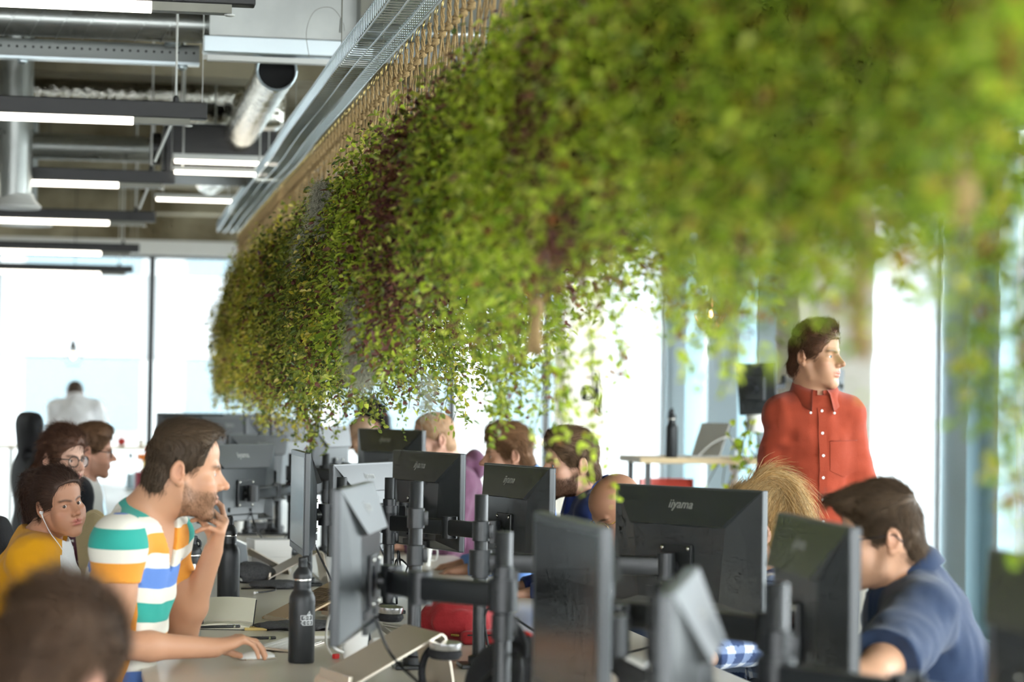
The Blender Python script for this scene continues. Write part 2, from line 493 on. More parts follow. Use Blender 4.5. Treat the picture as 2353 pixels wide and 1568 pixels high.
# perforated strut with a paler zinc lower lip
a = atZ(-320, 104, 3.02); b = atZ(456, 118, 3.02)
t = thing('perforated_tray', 'perforated grey cable tray under the spiral duct, rows of dark holes', 'cable tray', tuple((a + b) / 2))
L = (b - a).length; hh = .085
MB().box((0, 0, 0), (L, .02, hh)).build('side_plate', 'duct_grey', t)
mb = MB()
for i in range(int(L / .036)):
    x = -L / 2 + .02 + i * .036
    mb.cyl((x, -.0125, .006), (x, -.0095, .006), .0055, 8)
mb.build('hole_pattern', 'black_void', t)
MB().box((0, -.02, -hh / 2 - .006), (L, .07, .012)).build('lip', 'wire_zinc', t)
for x in (-L * .02, L * .45):
    MB().cyl((x, 0, hh / 2), (x, 0, ZC - 3.02), .005, 6).build('hanger_rod', 'galvanised_dark', t)
    MB().sphere((x, -.02, -.06), .02, 10, 6, (1.2, .7, .9)).build('clamp', 'wire_zinc', t, smooth=True)
# tilted foil flex duct with an open black mouth
def foil_flex(label, p, q, r, mouth):
    t = thing('foil_duct', label, 'duct', tuple(p)); d = q - p; n = 34; mb = MB(); pts = []; rs = []
    for i in range(n + 1):
        u = i / n; pts.append(d * u); rs.append(r * (1 + .035 * math.sin(i * 2.1) + .02 * math.sin(i * .9)))
    mb.tube(pts, rs, 26, caps=False); mb.build('foil_skin', 'foil', t, smooth=True)
    dn = d.normalized()
    MB().tube([dn * .02, dn * .03], [r * .93, r * .93], 26).build('mouth', 'black_void' if mouth else 'foil', t)
    MB().sphere(d, r, 22, 12, (1, .35, 1)).build('end_cap', 'foil', t, smooth=True)
    MB().tube([(math.cos(2 * PI * k / 24) * r * .98, 0, math.sin(2 * PI * k / 24) * r * .98) for k in range(24)], .006, 6, closed=True).build('rim', 'wire_zinc', t)
    MB().cyl(d * .5 + Vector((0, 0, r)), (d.x * .5, d.y * .5, ZC - p.z), .004, 6).build('hanger_rod', 'galvanised_dark', t)
foil_flex('silver foil duct with an open black mouth, pointing down towards the far end', at(636, 162, 10.6), at(546, 322, 13.6), .088, True)
foil_flex('short silver foil duct end peeking out below the white battens', at(520, 385, 13.9), at(482, 414, 15.0), .092, False)
# foil branch collar beside the flex duct
t = thing('duct_collar', 'crumpled foil collar joining the wrapped duct beside the open duct', 'duct', tuple(at(600, 245, 12.4)))
MB().box((0, .25, 0), (.26, .3, .17), bev=.03).build('foil_skin', 'foil', t, smooth=True)
MB().cyl((0, .25, .08), (0, .25, ZC - at(600, 245, 12.4).z), .005, 6).build('hanger_rod', 'galvanised_dark', t)
# black fan coil unit
p = at(500, 345, 13.4)
t = thing('fan_coil_unit', 'black boxy air unit behind the foil duct', 'air unit', tuple(p))
MB().box((.02, .3, 0), (.62, .6, .29), bev=.01).build('casing', 'black_metal', t)
MB().lathe([(.09, 0), (.09, .06), (.07, .06)], (-.31, .05, 0), 20, rotm('Y', -PI / 2)).build('inlet', 'black_metal', t, auto=40)
MB().cyl((0, .3, .12), (0, .3, ZC - p.z), .006, 6).build('hanger_rod', 'galvanised_dark', t)
# vertical trunk with round diffuser
p = at(34, 372, 12.85)
t = thing('vertical_duct', 'vertical grey duct dropping to a round diffuser at the left edge', 'duct', tuple(p))
MB().cyl((0, 0, -.2), (0, 0, ZC - p.z), .092, 24).build('duct_body', 'galvanised', t, auto=40)
MB().lathe([(.03, -.03), (.13, -.03), (.135, -.015), (.10, .02), (.09, .05)], (.01, 0, -.22), 32).build('diffuser', 'batten_white', t, auto=40)
p = at(60, 512, 16.2)
t = thing('ceiling_diffuser', 'round white diffuser just under the fourth pendant light', 'diffuser', tuple(p))
MB().lathe([(.03, -.02), (.17, -.02), (.175, -.005), (.12, .03), (.09, .06)], n=32).build('disc', 'batten_white', t, auto=40)
MB().cyl((0, 0, .05), (0, 0, ZC - p.z), .07, 20).build('neck', 'duct_grey', t, auto=40)
# small junction can under the spiral duct
p = at(397, 84, 10.9)
t = thing('duct_damper', 'small dark round can hanging under the spiral duct', 'damper', tuple(p))
MB().cyl((0, 0, -.035), (0, 0, .035), .036, 20).build('body', 'duct_grey', t, auto=40)
MB().lathe([(.033, 0), (.038, .004), (.038, .012)], (0, 0, -.042), 20).build('rim', 'wire_zinc', t, auto=40)
MB().cyl((.02, 0, .03), (.02, 0, ZC - p.z), .004, 6).build('hanger_rod', 'wire_zinc', t)
# white battens
def batten(pa, pb, D, label, hgt):
    a = at(*pa, D); b = at(*pb, D); b.z = a.z; b.y = a.y
    t = thing('batten_light', label, 'ceiling light', tuple((a + b) / 2), 0, 'white battens beside the foil duct')
    L = b.x - a.x
    MB().box((0, 0, 0), (L, .06, hgt), bev=.004).build('housing', 'batten_white', t)
    MB().box((0, -.005, -hgt / 2 - .008), (L * .96, .045, .016)).build('tube', 'lamp_diffuser', t)
    for x in (-L * .4, L * .4): MB().cyl((x, 0, 0), (x, 0, ZC - a.z), .003, 6).build('hanger_rod', 'batten_white', t)
batten((397, 360), (645, 368), 13.2, 'upper of the two white battens right of the third pendant light', .034)
batten((397, 388), (622, 393), 13.2, 'lower of the two white battens right of the third pendant light', .02)
batten((356, 450), (546, 455), 15.6, 'white tray line near the concrete ceiling, below the short foil duct', .03)  # a white tray, modelled with the battens' housing and glowing tube
# conduit rods crossing the ceiling
for i, (pa, pb, D, lab) in enumerate((((355, 372), (420, 226), 12.0, 'thin white conduit slanting up left of the black air unit'),
                                      ((320, 480), (352, 400), 14.0, 'thin white conduit slanting up over the fourth pendant light'))):
    a = at(*pa, D); b = at(*pb, D)
    o = MB().tube([a, b, (b.x, b.y, ZC)], .007, 8).build('conduit', 'batten_white'); tag(o, lab, 'conduit')

# ------------------------------------------------------------------ wire basket tray over the desks
ZT = 2.66; XT = 0.93; TW = 0.15
y0, y1 = 4.3, atZ(526, 532, ZT).y
xt_far = atZ(522, 532, ZT).x
def tx(y):   # tray centre line (very slight drift off the room axis)
    y7 = atZ(944, 6, ZT)
    return y7.x + (xt_far - y7.x) * (y - y7.y) / (y1 - y7.y)
t = thing('wire_cable_tray', 'long galvanised wire basket tray hanging above the desks, ropes tied to it', 'cable tray', (0, 0, 0))
def tray_line(dx, dz, r=.0032):
    pts = []; n = 26
    for i in range(n + 1):
        y = y0 + (y1 - y0) * i / n
        pts.append((tx(y) + dx + .004 * math.sin(i * 1.3), y, ZT + dz + .006 * math.sin(i * .7)))
    MB().tube(pts, r, 6).build('long_wire', 'wire_zinc', t, smooth=True)
for dx, dz in ((-TW / 2, .06), (-TW / 2, .0), (-TW / 6, -.008), (TW / 6, -.008), (TW / 2, .0), (TW / 2, .06)):
    tray_line(dx, dz, .0042 if dz == .06 else .0034)
mb = MB(); y = y0
while y < y1:
    x = tx(y)
    mb.tube([(x - TW / 2, y, ZT + .06), (x - TW / 2, y, ZT + .004), (x - TW / 2 + .006, y, ZT - .004), (x + TW / 2 - .006, y, ZT - .004), (x + TW / 2, y, ZT + .004), (x + TW / 2, y, ZT + .06)], .0022, 4)
    y += .05
mb.build('cross_wire_mesh', 'wire_zinc', t)
for y in (5.2, 6.9, 8.6, 10.6, 13.0, 15.5):
    for dx in (-TW / 2, TW / 2):
        MB().cyl((tx(y) + dx, y, ZT + .06), (tx(y) + dx, y, ZC), .0022, 5).build('hanger_wire', 'galvanised_dark', t)
# loop of fine steel cable with a gripper beside the tray
c = at(752, 75, 9.5)
o = thing('cable_gripper', 'thin steel cable loop with a small gripper left of the wire tray', 'cable', tuple(c))
s_ = 9.5 / FPX
MB().tube(bez([(-40 * s_, 0, -60 * s_), (-48 * s_, 0, 0), (-30 * s_, 0, 48 * s_), (8 * s_, 0, 58 * s_), (34 * s_, 0, 30 * s_), (40 * s_, 0, 5 * s_)], 6), .0012, 5).build('loop', 'galvanised_dark', o)
MB().cyl((31 * s_, 0, 2 * s_), (33 * s_, 0, 34 * s_), .007, 10).build('gripper', 'duct_grey', o)
MB().tube([(32 * s_, 0, 30 * s_), (32 * s_, 0, ZC - c.z)], .0012, 5).build('wire', 'galvanised_dark', o)
# ------------------------------------------------------------------ long double bench desk
ZD = 0.73
XE0, XM, XE1 = 0.17, 0.955, 1.74
mat('monitor_plastic', S(56, 59, 60), 0.33, spec=0.6)
mat('monitor_edge', S(66, 70, 72), 0.3, spec=0.6)
mat('screen', S(26, 27, 27), 0.22, spec=0.5)
mat('silver_plastic', S(222, 220, 212), 0.35, metal=0.25)
mat('logo_grey', S(150, 150, 146), 0.5)
mat('arm_black', S(40, 42, 43), 0.36, spec=0.5)
mat('screw_steel', S(210, 208, 200), 0.25, metal=1.0)
mat('cable_black', S(26, 26, 26), 0.5)
mat('cable_white', S(226, 224, 216), 0.5)
t = thing('bench_desk', 'long pale double bench desk with monitors down its middle', 'desk', (XM, 2.2, 0))
LY = 18.3
MB().box(((XE0 - .012 - XM) / 2, LY / 2, ZD - .0125), (XM - XE0 - .012, LY, .025), bev=.003).build('desk_top', 'desk_top', t)
MB().box(((XE1 + .012 - XM) / 2, LY / 2, ZD - .0125), (XE1 - XM - .012, LY, .025), bev=.003).build('desk_top', 'desk_top', t)
for y in np.arange(.5, LY, 2.8):
    for x in (XE0 - XM + .06, XE1 - XM - .06):
        MB().box((x, float(y), (ZD - .025) / 2), (.05, .05, ZD - .025)).build('leg', 'white_paint', t)
for x in (XE0 - XM + .1, XE1 - XM - .1):
    MB().box((x, LY / 2, ZD - .05), (.04, LY - .4, .05)).build('frame_rail', 'white_paint', t)

# ------------------------------------------------------------------ monitors
def monitor_mesh():
    w, h = .565, .338
    panel = MB().box((0, .010, 0), (w, .020, h), bev=.004)
    scr = MB().box((0, .0205, .004), (w - .034, .002, h - .040))
    bez = MB().box((0, .021, h / 2 - .009), (w - .004, .002, .016)).box((0, .021, -h / 2 + .011), (w - .004, .002, .020)).box((-w / 2 + .0095, .021, 0), (.015, .002, h - .04)).box((w / 2 - .0095, .021, 0), (.015, .002, h - .04))
    # rear shell: frustum whose upper slope carries the lettering, then a recessed lower field
    a, zt, zb = w / 2 - .006, h / 2 - .005, -h / 2 + .006
    ai, zi, zbi, d = .175, .068, -.135, .046
    dl = .030
    V = [(-a, 0, zt), (a, 0, zt), (a, 0, zb), (-a, 0, zb),
         (-ai, -d, zi), (ai, -d, zi),
         (-ai, -dl, zi - .004), (ai, -dl, zi - .004), (ai - .02, -dl, zbi), (-ai + .02, -dl, zbi),
         (-a * .93, -.014, zt * .9), (a * .93, -.014, zt * .9)]
    F = [(0, 4, 5, 1), (4, 6, 7, 5), (6, 9, 8, 7), (1, 5, 7, 8, 2), (0, 3, 9, 6, 4), (3, 2, 8, 9), (0, 1, 2, 3)]
    shell = MB().add(V[:10], F)
    shell.box((0, -.031, -.150), (.2, .012, .02)).box((-.09, -.0345, -.115), (.05, .008, .02)).box((.07, -.0345, -.118), (.04, .008, .016))
    plate = MB().box((0, -dl - .006, -.045), (.118, .010, .118), bev=.003)
    scw = []
    for i in (-1, 1):
        for k in (-1, 1):
            scw.append(MB().lathe([(.0065, 0), (.0055, .004), (.001, .0052)], (i * .049, -dl - .011, -.045 + k * .049), 10, rotm('X', PI / 2)))
    return panel, scr, bez, shell, plate, scw
slope = math.atan2(.046, (.338 / 2 - .005) - .068)
MON0 = None
MONS = []
def make_monitor(label):
    global MON0
    if MON0 is None:
        t = thing('monitor', label, 'monitor', (0, 0, 0), 0, 'monitors along the bench desk')
        panel, scr, bez_, shell, plate, scw = monitor_mesh()
        p = panel.build('panel_frame', 'monitor_edge', t)
        bez_.build('bezel', 'monitor_plastic', t)
        scr.build('screen', 'screen', t)
        sh = shell.build('rear_shell', 'monitor_plastic', t)
        zc = ((.338 / 2 - .005) + .068) / 2 + .006; yc = -.046 * ((.164 - zc) / (.164 - .068))
        Mx = Matrix.Translation((0, yc - .0006, zc)) @ Matrix.Rotation(PI / 2 - slope * 1.0, 4, 'X')
        # text x axis must read left-to-right when seen from behind (-y side): x stays +x
        text_mesh('logo', 'iiyama', .037, 'logo_grey', sh, Mx, .0004, bold=.0003)
        pl = plate.build('mounting_plate', 'arm_black', t); [q_.build('screw', 'screw_steel', pl, smooth=True) for q_ in scw]
        MON0 = t
        return t
    t = copy_tree(MON0); t['label'] = label
    return t
def monitor(px, py, D, rz, label, tilt=0.0, cat=None, roll=0.0):
    t = make_monitor(label)
    t.location = at(px, py, D); t.rotation_euler = (R(tilt), R(roll), R(rz))
    MONS.append(t); return t

mon_specs = [
    # px, py (panel centre), D, yaw, label
    (1322, 1405, 4.40, 91, 'grey screen edge-on beside the black backpack, tall slab left of the big dark monitor', 0),
    (1578, 1600, 3.50, 72, 'nearest blurred monitor with pale lit back, in front of the big dark monitor', 0),
    (822, 1288, 5.45, 76, 'blurred monitor seen nearly edge-on with pale blue back, right of the near black bottle', 0),
    (697, 1152, 8.15, 89.5, 'narrow upright screen seen edge-on behind the felt sleeve and white box', 0),
    (1576, 1262, 6.6, -59, 'biggest dark monitor back with pale lettering, in front of the blonde woman', 0),
    (976, 1149, 8.50, -73, 'dark monitor back with clear lettering, left of the purple hoodie', 0),
    (1183, 1190, 7.80, -78, 'dark monitor back just below the brown-haired man', 0),
    (1861, 1398, 4.60, -93, 'near dark monitor hiding the face of the man in navy polo', 0),
    (2440, 1575, 3.3, -90, 'black monitor edge cut off by the lower right corner', 0),
    (836, 1168, 9.10, 60, 'pale blue monitor back left of the dark monitor with clear lettering', 0),
    (548, 1110, 10.6, 52, 'pale blue monitor back right beside the face of the man in striped shirt', 0),
    (596, 1076, 12.2, 54, 'pale blue monitor back behind the one beside the striped man', 0),
    (684, 1040, 13.4, 56, 'pale monitor back beneath the lowest trailing vine left of centre', 0),
    (762, 1058, 12.0, 66, 'narrow pale monitor back left of the two bald heads', 0),
    (893, 1072, 11.0, -66, 'dark monitor back peeking out above the pale blue monitor', 0),
    (968, 1068, 11.6, 68, 'slim pale monitor back directly left of the ginger man', 0),
    (622, 1024, 14.6, 55, 'small pale monitor back second farthest beneath the vines', 0),
    (566, 1012, 15.6, 55, 'small grey monitor back under the far end of the plants', 0),
    (448, 1006, 16.6, 20, 'small dark monitor back directly above the head of the striped man', 0),
    (520, 1022, 14.9, 55, 'small pale monitor between striped man and far plants', 0),
]
for s_ in mon_specs:
    monitor(s_[0], s_[1], s_[2], s_[3], s_[4], s_[5])

# ------------------------------------------------------------------ monitor posts with arms
def pole_at(px, py): return atZ(px, py, ZD)
poles = []
def pole(X, Y, label, top=1.19):
    t = thing('monitor_post', label, 'monitor arm', (X, Y, ZD), 0, 'black monitor posts along the desk')
    hgt = top - ZD
    MB().box((0, 0, .006), (.11, .10, .012), bev=.003).build('base_plate', 'arm_black', t)
    MB().lathe([(.03, .012), (.03, .03), (.0185, .034), (.0185, hgt - .002), (.017, hgt)], n=20).build('post', 'arm_black', t, auto=40)
    for z in (hgt - .10, hgt - .20):
        MB().lathe([(.0195, z - .028), (.0235, z - .026), (.0235, z + .026), (.0195, z + .028)], n=20).box((.026, 0, z), (.012, .022, .04), bev=.003).build('collar', 'arm_black', t, auto=40)
    poles.append(t); return t
pp = [(950, 1536, 'black monitor post with white cable, standing behind the near aluminium laptop stand'), (1100, 1534, 'black monitor post between white-cable post and black backpack, round clamp near its top'),
      (668, 1276, 'far black monitor post beside the narrow upright screen'), (620, 1229, 'farther short black post behind the white box'),
      (745, 1272, 'far black post right of the narrow upright screen')]
for px, py, lab in pp:
    b_ = pole_at(px, py); pole(b_.x, b_.y, lab, 1.20 if px != 950 else 1.235)
for px, D, lab in ((1155, 5.08, 'black monitor post left of the grey edge-on screen, base below the picture'),
                   (1783, 3.72, 'nearest black post, in front of the near dark monitor at the right'),
                   (1364, 5.0, 'black post hidden behind the grey edge-on screen'),
                   (1520, 3.72, 'black post hidden behind the nearest blurred monitor')):
    q = at(px, 1400, D); pole(q.x, q.y, lab, 1.18)
for Y, lab in ((8.2, 'black post behind the pale edge-on monitor'), (9.4, 'black post among the middle monitors'), (12.9, 'black post among the far monitors'), (14.6, 'farthest black post but one'), (16.2, 'farthest black post')):
    for X in (.875, 1.04):
        pole(X, Y, lab + (', window side' if X > 1 else ', left row'), 1.19)
bpy.context.view_layer.update()
for mo in MONS:
    Mw = mo.matrix_world
    c = Mw @ Vector((0, -.042, -.045)); nrm = (Mw.to_3x3() @ Vector((0, -1, 0))).normalized()
    best = min(poles, key=lambda p: (Vector((p.location.x, p.location.y)) - c.to_2d()).length + .25 * p.get('n', 0))
    best['n'] = best.get('n', 0) + 1
    P = Vector(best.location)
    a = MB(); loc = lambda v: Vector(v) - P
    head = c + nrm * .035
    z = head.z
    base = Vector((P.x, P.y, z))
    v = head - base; side = Vector((-v.y, v.x, 0)).normalized()
    el = base + v * .55 + side * (.05 if v.length < .45 else .02)
    arm = MB()
    def link(p, q, w=.036, h_=.052):
        d = (q - p); L = d.length
        if L < .02: return
        ang = math.atan2(d.y, d.x)
        arm.box(loc((p + q) / 2), (L, w, h_), rotm('Z', ang), bev=.006)
    link(base, el); link(el, head)
    for q in (el, head): arm.cyl(loc(q - Vector((0, 0, .036))), loc(q + Vector((0, 0, .036))), .026, 16)
    arm.cyl(loc(base - Vector((0, 0, .034))), loc(base + Vector((0, 0, .034))), .031, 18)
    arm.cyl(loc(head), loc(c + nrm * .004), .021, 14)
    o = arm.build('arm', 'arm_black', best, auto=40)
    # screen cable drooping from the back of the monitor to the post and down
    s0 = Mw @ Vector((.05, -.035, -.13)); s1 = s0 + Vector((0, 0, -.10)) + nrm * .05
    s3 = Vector((P.x + .03, P.y - .02, z - .12)); s2 = (s1 + s3) / 2 + Vector((0, 0, -.09))
    MB().tube([loc(q) for q in bez([s0, s1, s2, s3, Vector((P.x + .028, P.y - .015, ZD + .03))], 7)], .0035, 6).build('cable', 'cable_black', best, smooth=True)
for p in poles:
    if 'n' in p: del p['n']
# ------------------------------------------------------------------ blended-body modelling (smooth union field -> one continuous mesh)
def V3(p): return np.array([p[0], p[1], p[2]], float)
class Field:
    """list of blended shapes; op 'u' joins with radius k, 's' carves with radius k"""
    def __init__(s): s.p = []
    def cone(s, a, b, r1, r2=None, k=.02, op='u', flat=None):
        """rounded cone a->b; flat = (axis, scale) squashes it along a direction"""
        s.p.append(('c', V3(a), V3(b), r1, r1 if r2 is None else r2, k, op, None if flat is None else (V3(flat[0]) / np.linalg.norm(V3(flat[0])), flat[1]))); return s
    def ell(s, c, r, rot=None, k=.02, op='u'):
        s.p.append(('e', V3(c), V3(r), np.array(rot if rot is not None else np.eye(3), float), k, op)); return s
    def plane(s, p, n, k=.004):
        """carves away everything on the side n points to"""
        n = V3(n); s.p.append(('p', V3(p), n / np.linalg.norm(n), k, 's')); return s
    def xf(s, Rm, T, sc=1.0):
        """same shapes in another frame: x -> Rm x*sc + T"""
        g = Field(); Rm = np.array(Rm, float); T = V3(T)
        for q in s.p:
            if q[0] == 'c':
                fl = q[7]
                g.p.append(('c', Rm @ q[1] * sc + T, Rm @ q[2] * sc + T, q[3] * sc, q[4] * sc, q[5] * sc, q[6], None if fl is None else (Rm @ fl[0], fl[1])))
            elif q[0] == 'e': g.p.append(('e', Rm @ q[1] * sc + T, q[2] * sc, Rm @ q[3], q[4] * sc, q[5]))
            else: g.p.append(('p', Rm @ q[1] * sc + T, Rm @ q[2], q[3] * sc, q[4]))
        return g
    def __add__(s, o):
        g = Field(); g.p = s.p + o.p; return g
    def grow(s, d):
        g = Field()
        for q in s.p:
            if q[0] == 'c': g.p.append(q[:3] + (q[3] + d, q[4] + d) + q[5:])
            elif q[0] == 'e': g.p.append((q[0], q[1], q[2] + d) + q[3:])
            else: g.p.append(q)
        return g
    def bounds(s):
        lo = np.full(3, 1e9); hi = -lo
        for q in s.p:
            if q[0] == 'c' and q[6] == 'u':
                rm = max(q[3], q[4]); lo = np.minimum(lo, np.minimum(q[1], q[2]) - rm); hi = np.maximum(hi, np.maximum(q[1], q[2]) + rm)
            elif q[0] == 'e' and q[5] == 'u':
                rm = q[2].max(); lo = np.minimum(lo, q[1] - rm); hi = np.maximum(hi, q[1] + rm)
        return lo, hi
    def ev(s, P):
        d = np.full(len(P), 1e3)
        c0 = P.mean(0); rad = np.sqrt(((P - c0) ** 2).sum(1).max())
        for q in s.p:
            if q[0] == 'c':
                a, b, r1, r2, k, op, fl = q[1:]
                m_ = (a + b) / 2; big = np.linalg.norm(b - a) / 2 + max(r1, r2)
                far = np.linalg.norm(m_ - c0) - rad - big
                if far > max(.05, 2 * k) and (op == 's' or d.min() < far - .03 or far > .25): 
                    if op == 'u': d = np.minimum(d, far + 0 * d)
                    continue
                pa = P - a; ba = b - a
                if fl is not None:
                    n, sc = fl; pa = pa + np.outer(pa @ n * (1 / sc - 1), n); ba = ba + n * (ba @ n) * (1 / sc - 1)
                L2 = max(ba @ ba, 1e-12); h = np.clip(pa @ ba / L2, 0, 1)
                e = np.sqrt(((pa - np.outer(h, ba)) ** 2).sum(1)) - (r1 + (r2 - r1) * h)
                if fl is not None: e = e * (sc if sc < 1 else 1)
            elif q[0] == 'e':
                c, r, Rm, k, op = q[1:]
                far = np.linalg.norm(c - c0) - rad - r.max()
                if far > max(.05, 2 * k) and (op == 's' or d.min() < far - .03 or far > .25):
                    if op == 'u': d = np.minimum(d, far + 0 * d)
                    continue
                L = (P - c) @ Rm
                k0 = np.sqrt(((L / r) ** 2).sum(1)); k1 = np.sqrt(((L / (r * r)) ** 2).sum(1))
                e = np.where(k1 > 1e-9, k0 * (k0 - 1) / np.maximum(k1, 1e-9), -r.min())
            else:
                p_, n, k, op = q[1:]
                e = -((P - p_) @ n)      # inside carve region -> negative
                e = -((P - p_) @ n)
            if op == 'u':
                if k > 0:
                    h = np.maximum(k - np.abs(d - e), 0) / k; d = np.minimum(d, e) - h * h * k * .25
                else: d = np.minimum(d, e)
            else:
                f_ = -e
                if k > 0:
                    h = np.maximum(k - np.abs(d - f_), 0) / k; d = np.maximum(d, f_) + h * h * k * .25
                else: d = np.maximum(d, f_)
        return d

def surface(fn, lo, hi, step, warp=None):
    """naive surface nets of fn(P)<0 over the box lo..hi, evaluated only near the surface"""
    lo = np.array(lo, float); hi = np.array(hi, float)
    B = 12
    n = np.maximum(np.ceil((hi - lo) / step / B).astype(int), 1)
    N = n * B + 1
    F = np.full(tuple(N), np.nan, np.float32)
    bc = np.stack(np.meshgrid(*[np.arange(k) for k in n], indexing='ij'), -1).reshape(-1, 3)
    half = B * step / 2
    cen = lo + (bc * B + B / 2) * step
    rad = half * 1.7321
    dc = fn(cen)
    g = np.stack(np.meshgrid(*[np.arange(B + 1)] * 3, indexing='ij'), -1).reshape(-1, 3)
    for b, d in zip(bc, dc):
        i, j, k = b * B
        if abs(d) > rad + 2.2 * step + .012:
            sl = F[i:i + B + 1, j:j + B + 1, k:k + B + 1]
            sl[np.isnan(sl)] = d
            continue
        P = lo + (g + b * B) * step
        F[i:i + B + 1, j:j + B + 1, k:k + B + 1] = fn(P).reshape(B + 1, B + 1, B + 1)
    S_ = F < 0
    nx, ny, nz = [int(v) - 1 for v in N]
    cs = [(i, j, k) for i in (0, 1) for j in (0, 1) for k in (0, 1)]
    cnt = sum(S_[i:i + nx, j:j + ny, k:k + nz].astype(np.int8) for i, j, k in cs)
    act = (cnt > 0) & (cnt < 8)
    idx = np.argwhere(act)
    if len(idx) == 0: return np.zeros((0, 3)), np.zeros((0, 4), int)
    vid = np.full((nx, ny, nz), -1, np.int32); vid[act] = np.arange(len(idx))
    acc = np.zeros((len(idx), 3)); num = np.zeros(len(idx))
    vals = {c: F[idx[:, 0] + c[0], idx[:, 1] + c[1], idx[:, 2] + c[2]].astype(float) for c in cs}
    for a in cs:
        for ax in range(3):
            if a[ax] == 0:
                b = list(a); b[ax] = 1; b = tuple(b)
                va, vb = vals[a], vals[b]; x = (va < 0) != (vb < 0)
                t = np.where(x, va / np.where(np.abs(va - vb) < 1e-12, 1e-12, va - vb), 0)
                p = np.array(a, float) + np.outer(t, np.eye(3)[ax])
                acc[x] += p[x]; num[x] += 1
    V = lo + (idx + acc / num[:, None]) * step
    quads = []
    for ax in range(3):
        u, v = [(1, 2), (2, 0), (0, 1)][ax]
        sl0 = [slice(0, nx + 1), slice(0, ny + 1), slice(0, nz + 1)]
        a = S_[tuple(slice(0, -1) if q == ax else slice(None) for q in range(3))]
        b = S_[tuple(slice(1, None) if q == ax else slice(None) for q in range(3))]
        e = np.argwhere(a != b)
        ok = (e[:, u] > 0) & (e[:, v] > 0) & (e[:, u] < N[u] - 1) & (e[:, v] < N[v] - 1)
        e = e[ok]
        ins = a[e[:, 0], e[:, 1], e[:, 2]]
        du = np.zeros(3, int); du[u] = 1; dv = np.zeros(3, int); dv[v] = 1
        q = np.stack([vid[tuple((e - du - dv).T)], vid[tuple((e - dv).T)], vid[tuple(e.T)], vid[tuple((e - du).T)]], 1)
        q = np.where(ins[:, None], q, q[:, ::-1])
        quads.append(q)
    Q = np.concatenate(quads); Q = Q[(Q >= 0).all(1)]
    return V, Q

def mesh_np(name, V, Q, material, parent=None, smooth=True, col=None, attrs=None):
    me = bpy.data.meshes.new(name)
    V = np.asarray(V, np.float32); Q = np.asarray(Q, np.int32); k = Q.shape[1]
    me.vertices.add(len(V)); me.vertices.foreach_set('co', V.ravel())
    me.loops.add(Q.size); me.loops.foreach_set('vertex_index', Q.ravel())
    me.polygons.add(len(Q)); me.polygons.foreach_set('loop_start', np.arange(0, Q.size, k, dtype=np.int32))
    try: me.polygons.foreach_set('loop_total', np.full(len(Q), k, np.int32))
    except Exception: pass
    me.polygons.foreach_set('use_smooth', [smooth] * len(Q))
    me.update(calc_edges=True)
    if col is not None:
        a = me.color_attributes.new('Col', 'FLOAT_COLOR', 'POINT')
        c4 = np.ones((len(V), 4), np.float32); c4[:, :3] = col; a.data.foreach_set('color', c4.ravel())
    for nm, val in (attrs or {}).items():
        a = me.attributes.new(nm, 'FLOAT', 'POINT'); a.data.foreach_set('value', np.asarray(val, np.float32))
    return link_mesh(name, me, material, parent)

def joined(parts):
    """concatenate (V, Q) pieces"""
    Vs, Qs, o = [], [], 0
    for V, Q in parts:
        if len(V): Vs.append(V); Qs.append(Q + o); o += len(V)
    return np.concatenate(Vs), np.concatenate(Qs)

# cheap value noise for folds and mottling
_rng = np.random.RandomState(3)
_NT = _rng.rand(32, 32, 32)
def vnoise(P):
    P = np.asarray(P); i = np.floor(P).astype(int); f = P - i; f = f * f * (3 - 2 * f); r = 0
    for a in (0, 1):
        for b in (0, 1):
            for c in (0, 1):
                w = (f[:, 0] if a else 1 - f[:, 0]) * (f[:, 1] if b else 1 - f[:, 1]) * (f[:, 2] if c else 1 - f[:, 2])
                r = r + w * _NT[(i[:, 0] + a) % 32, (i[:, 1] + b) % 32, (i[:, 2] + c) % 32]
    return r

def gauss(P, c, r):
    r = np.asarray(r, float); return np.exp(-((((P - np.asarray(c)) / r) ** 2).sum(1)))

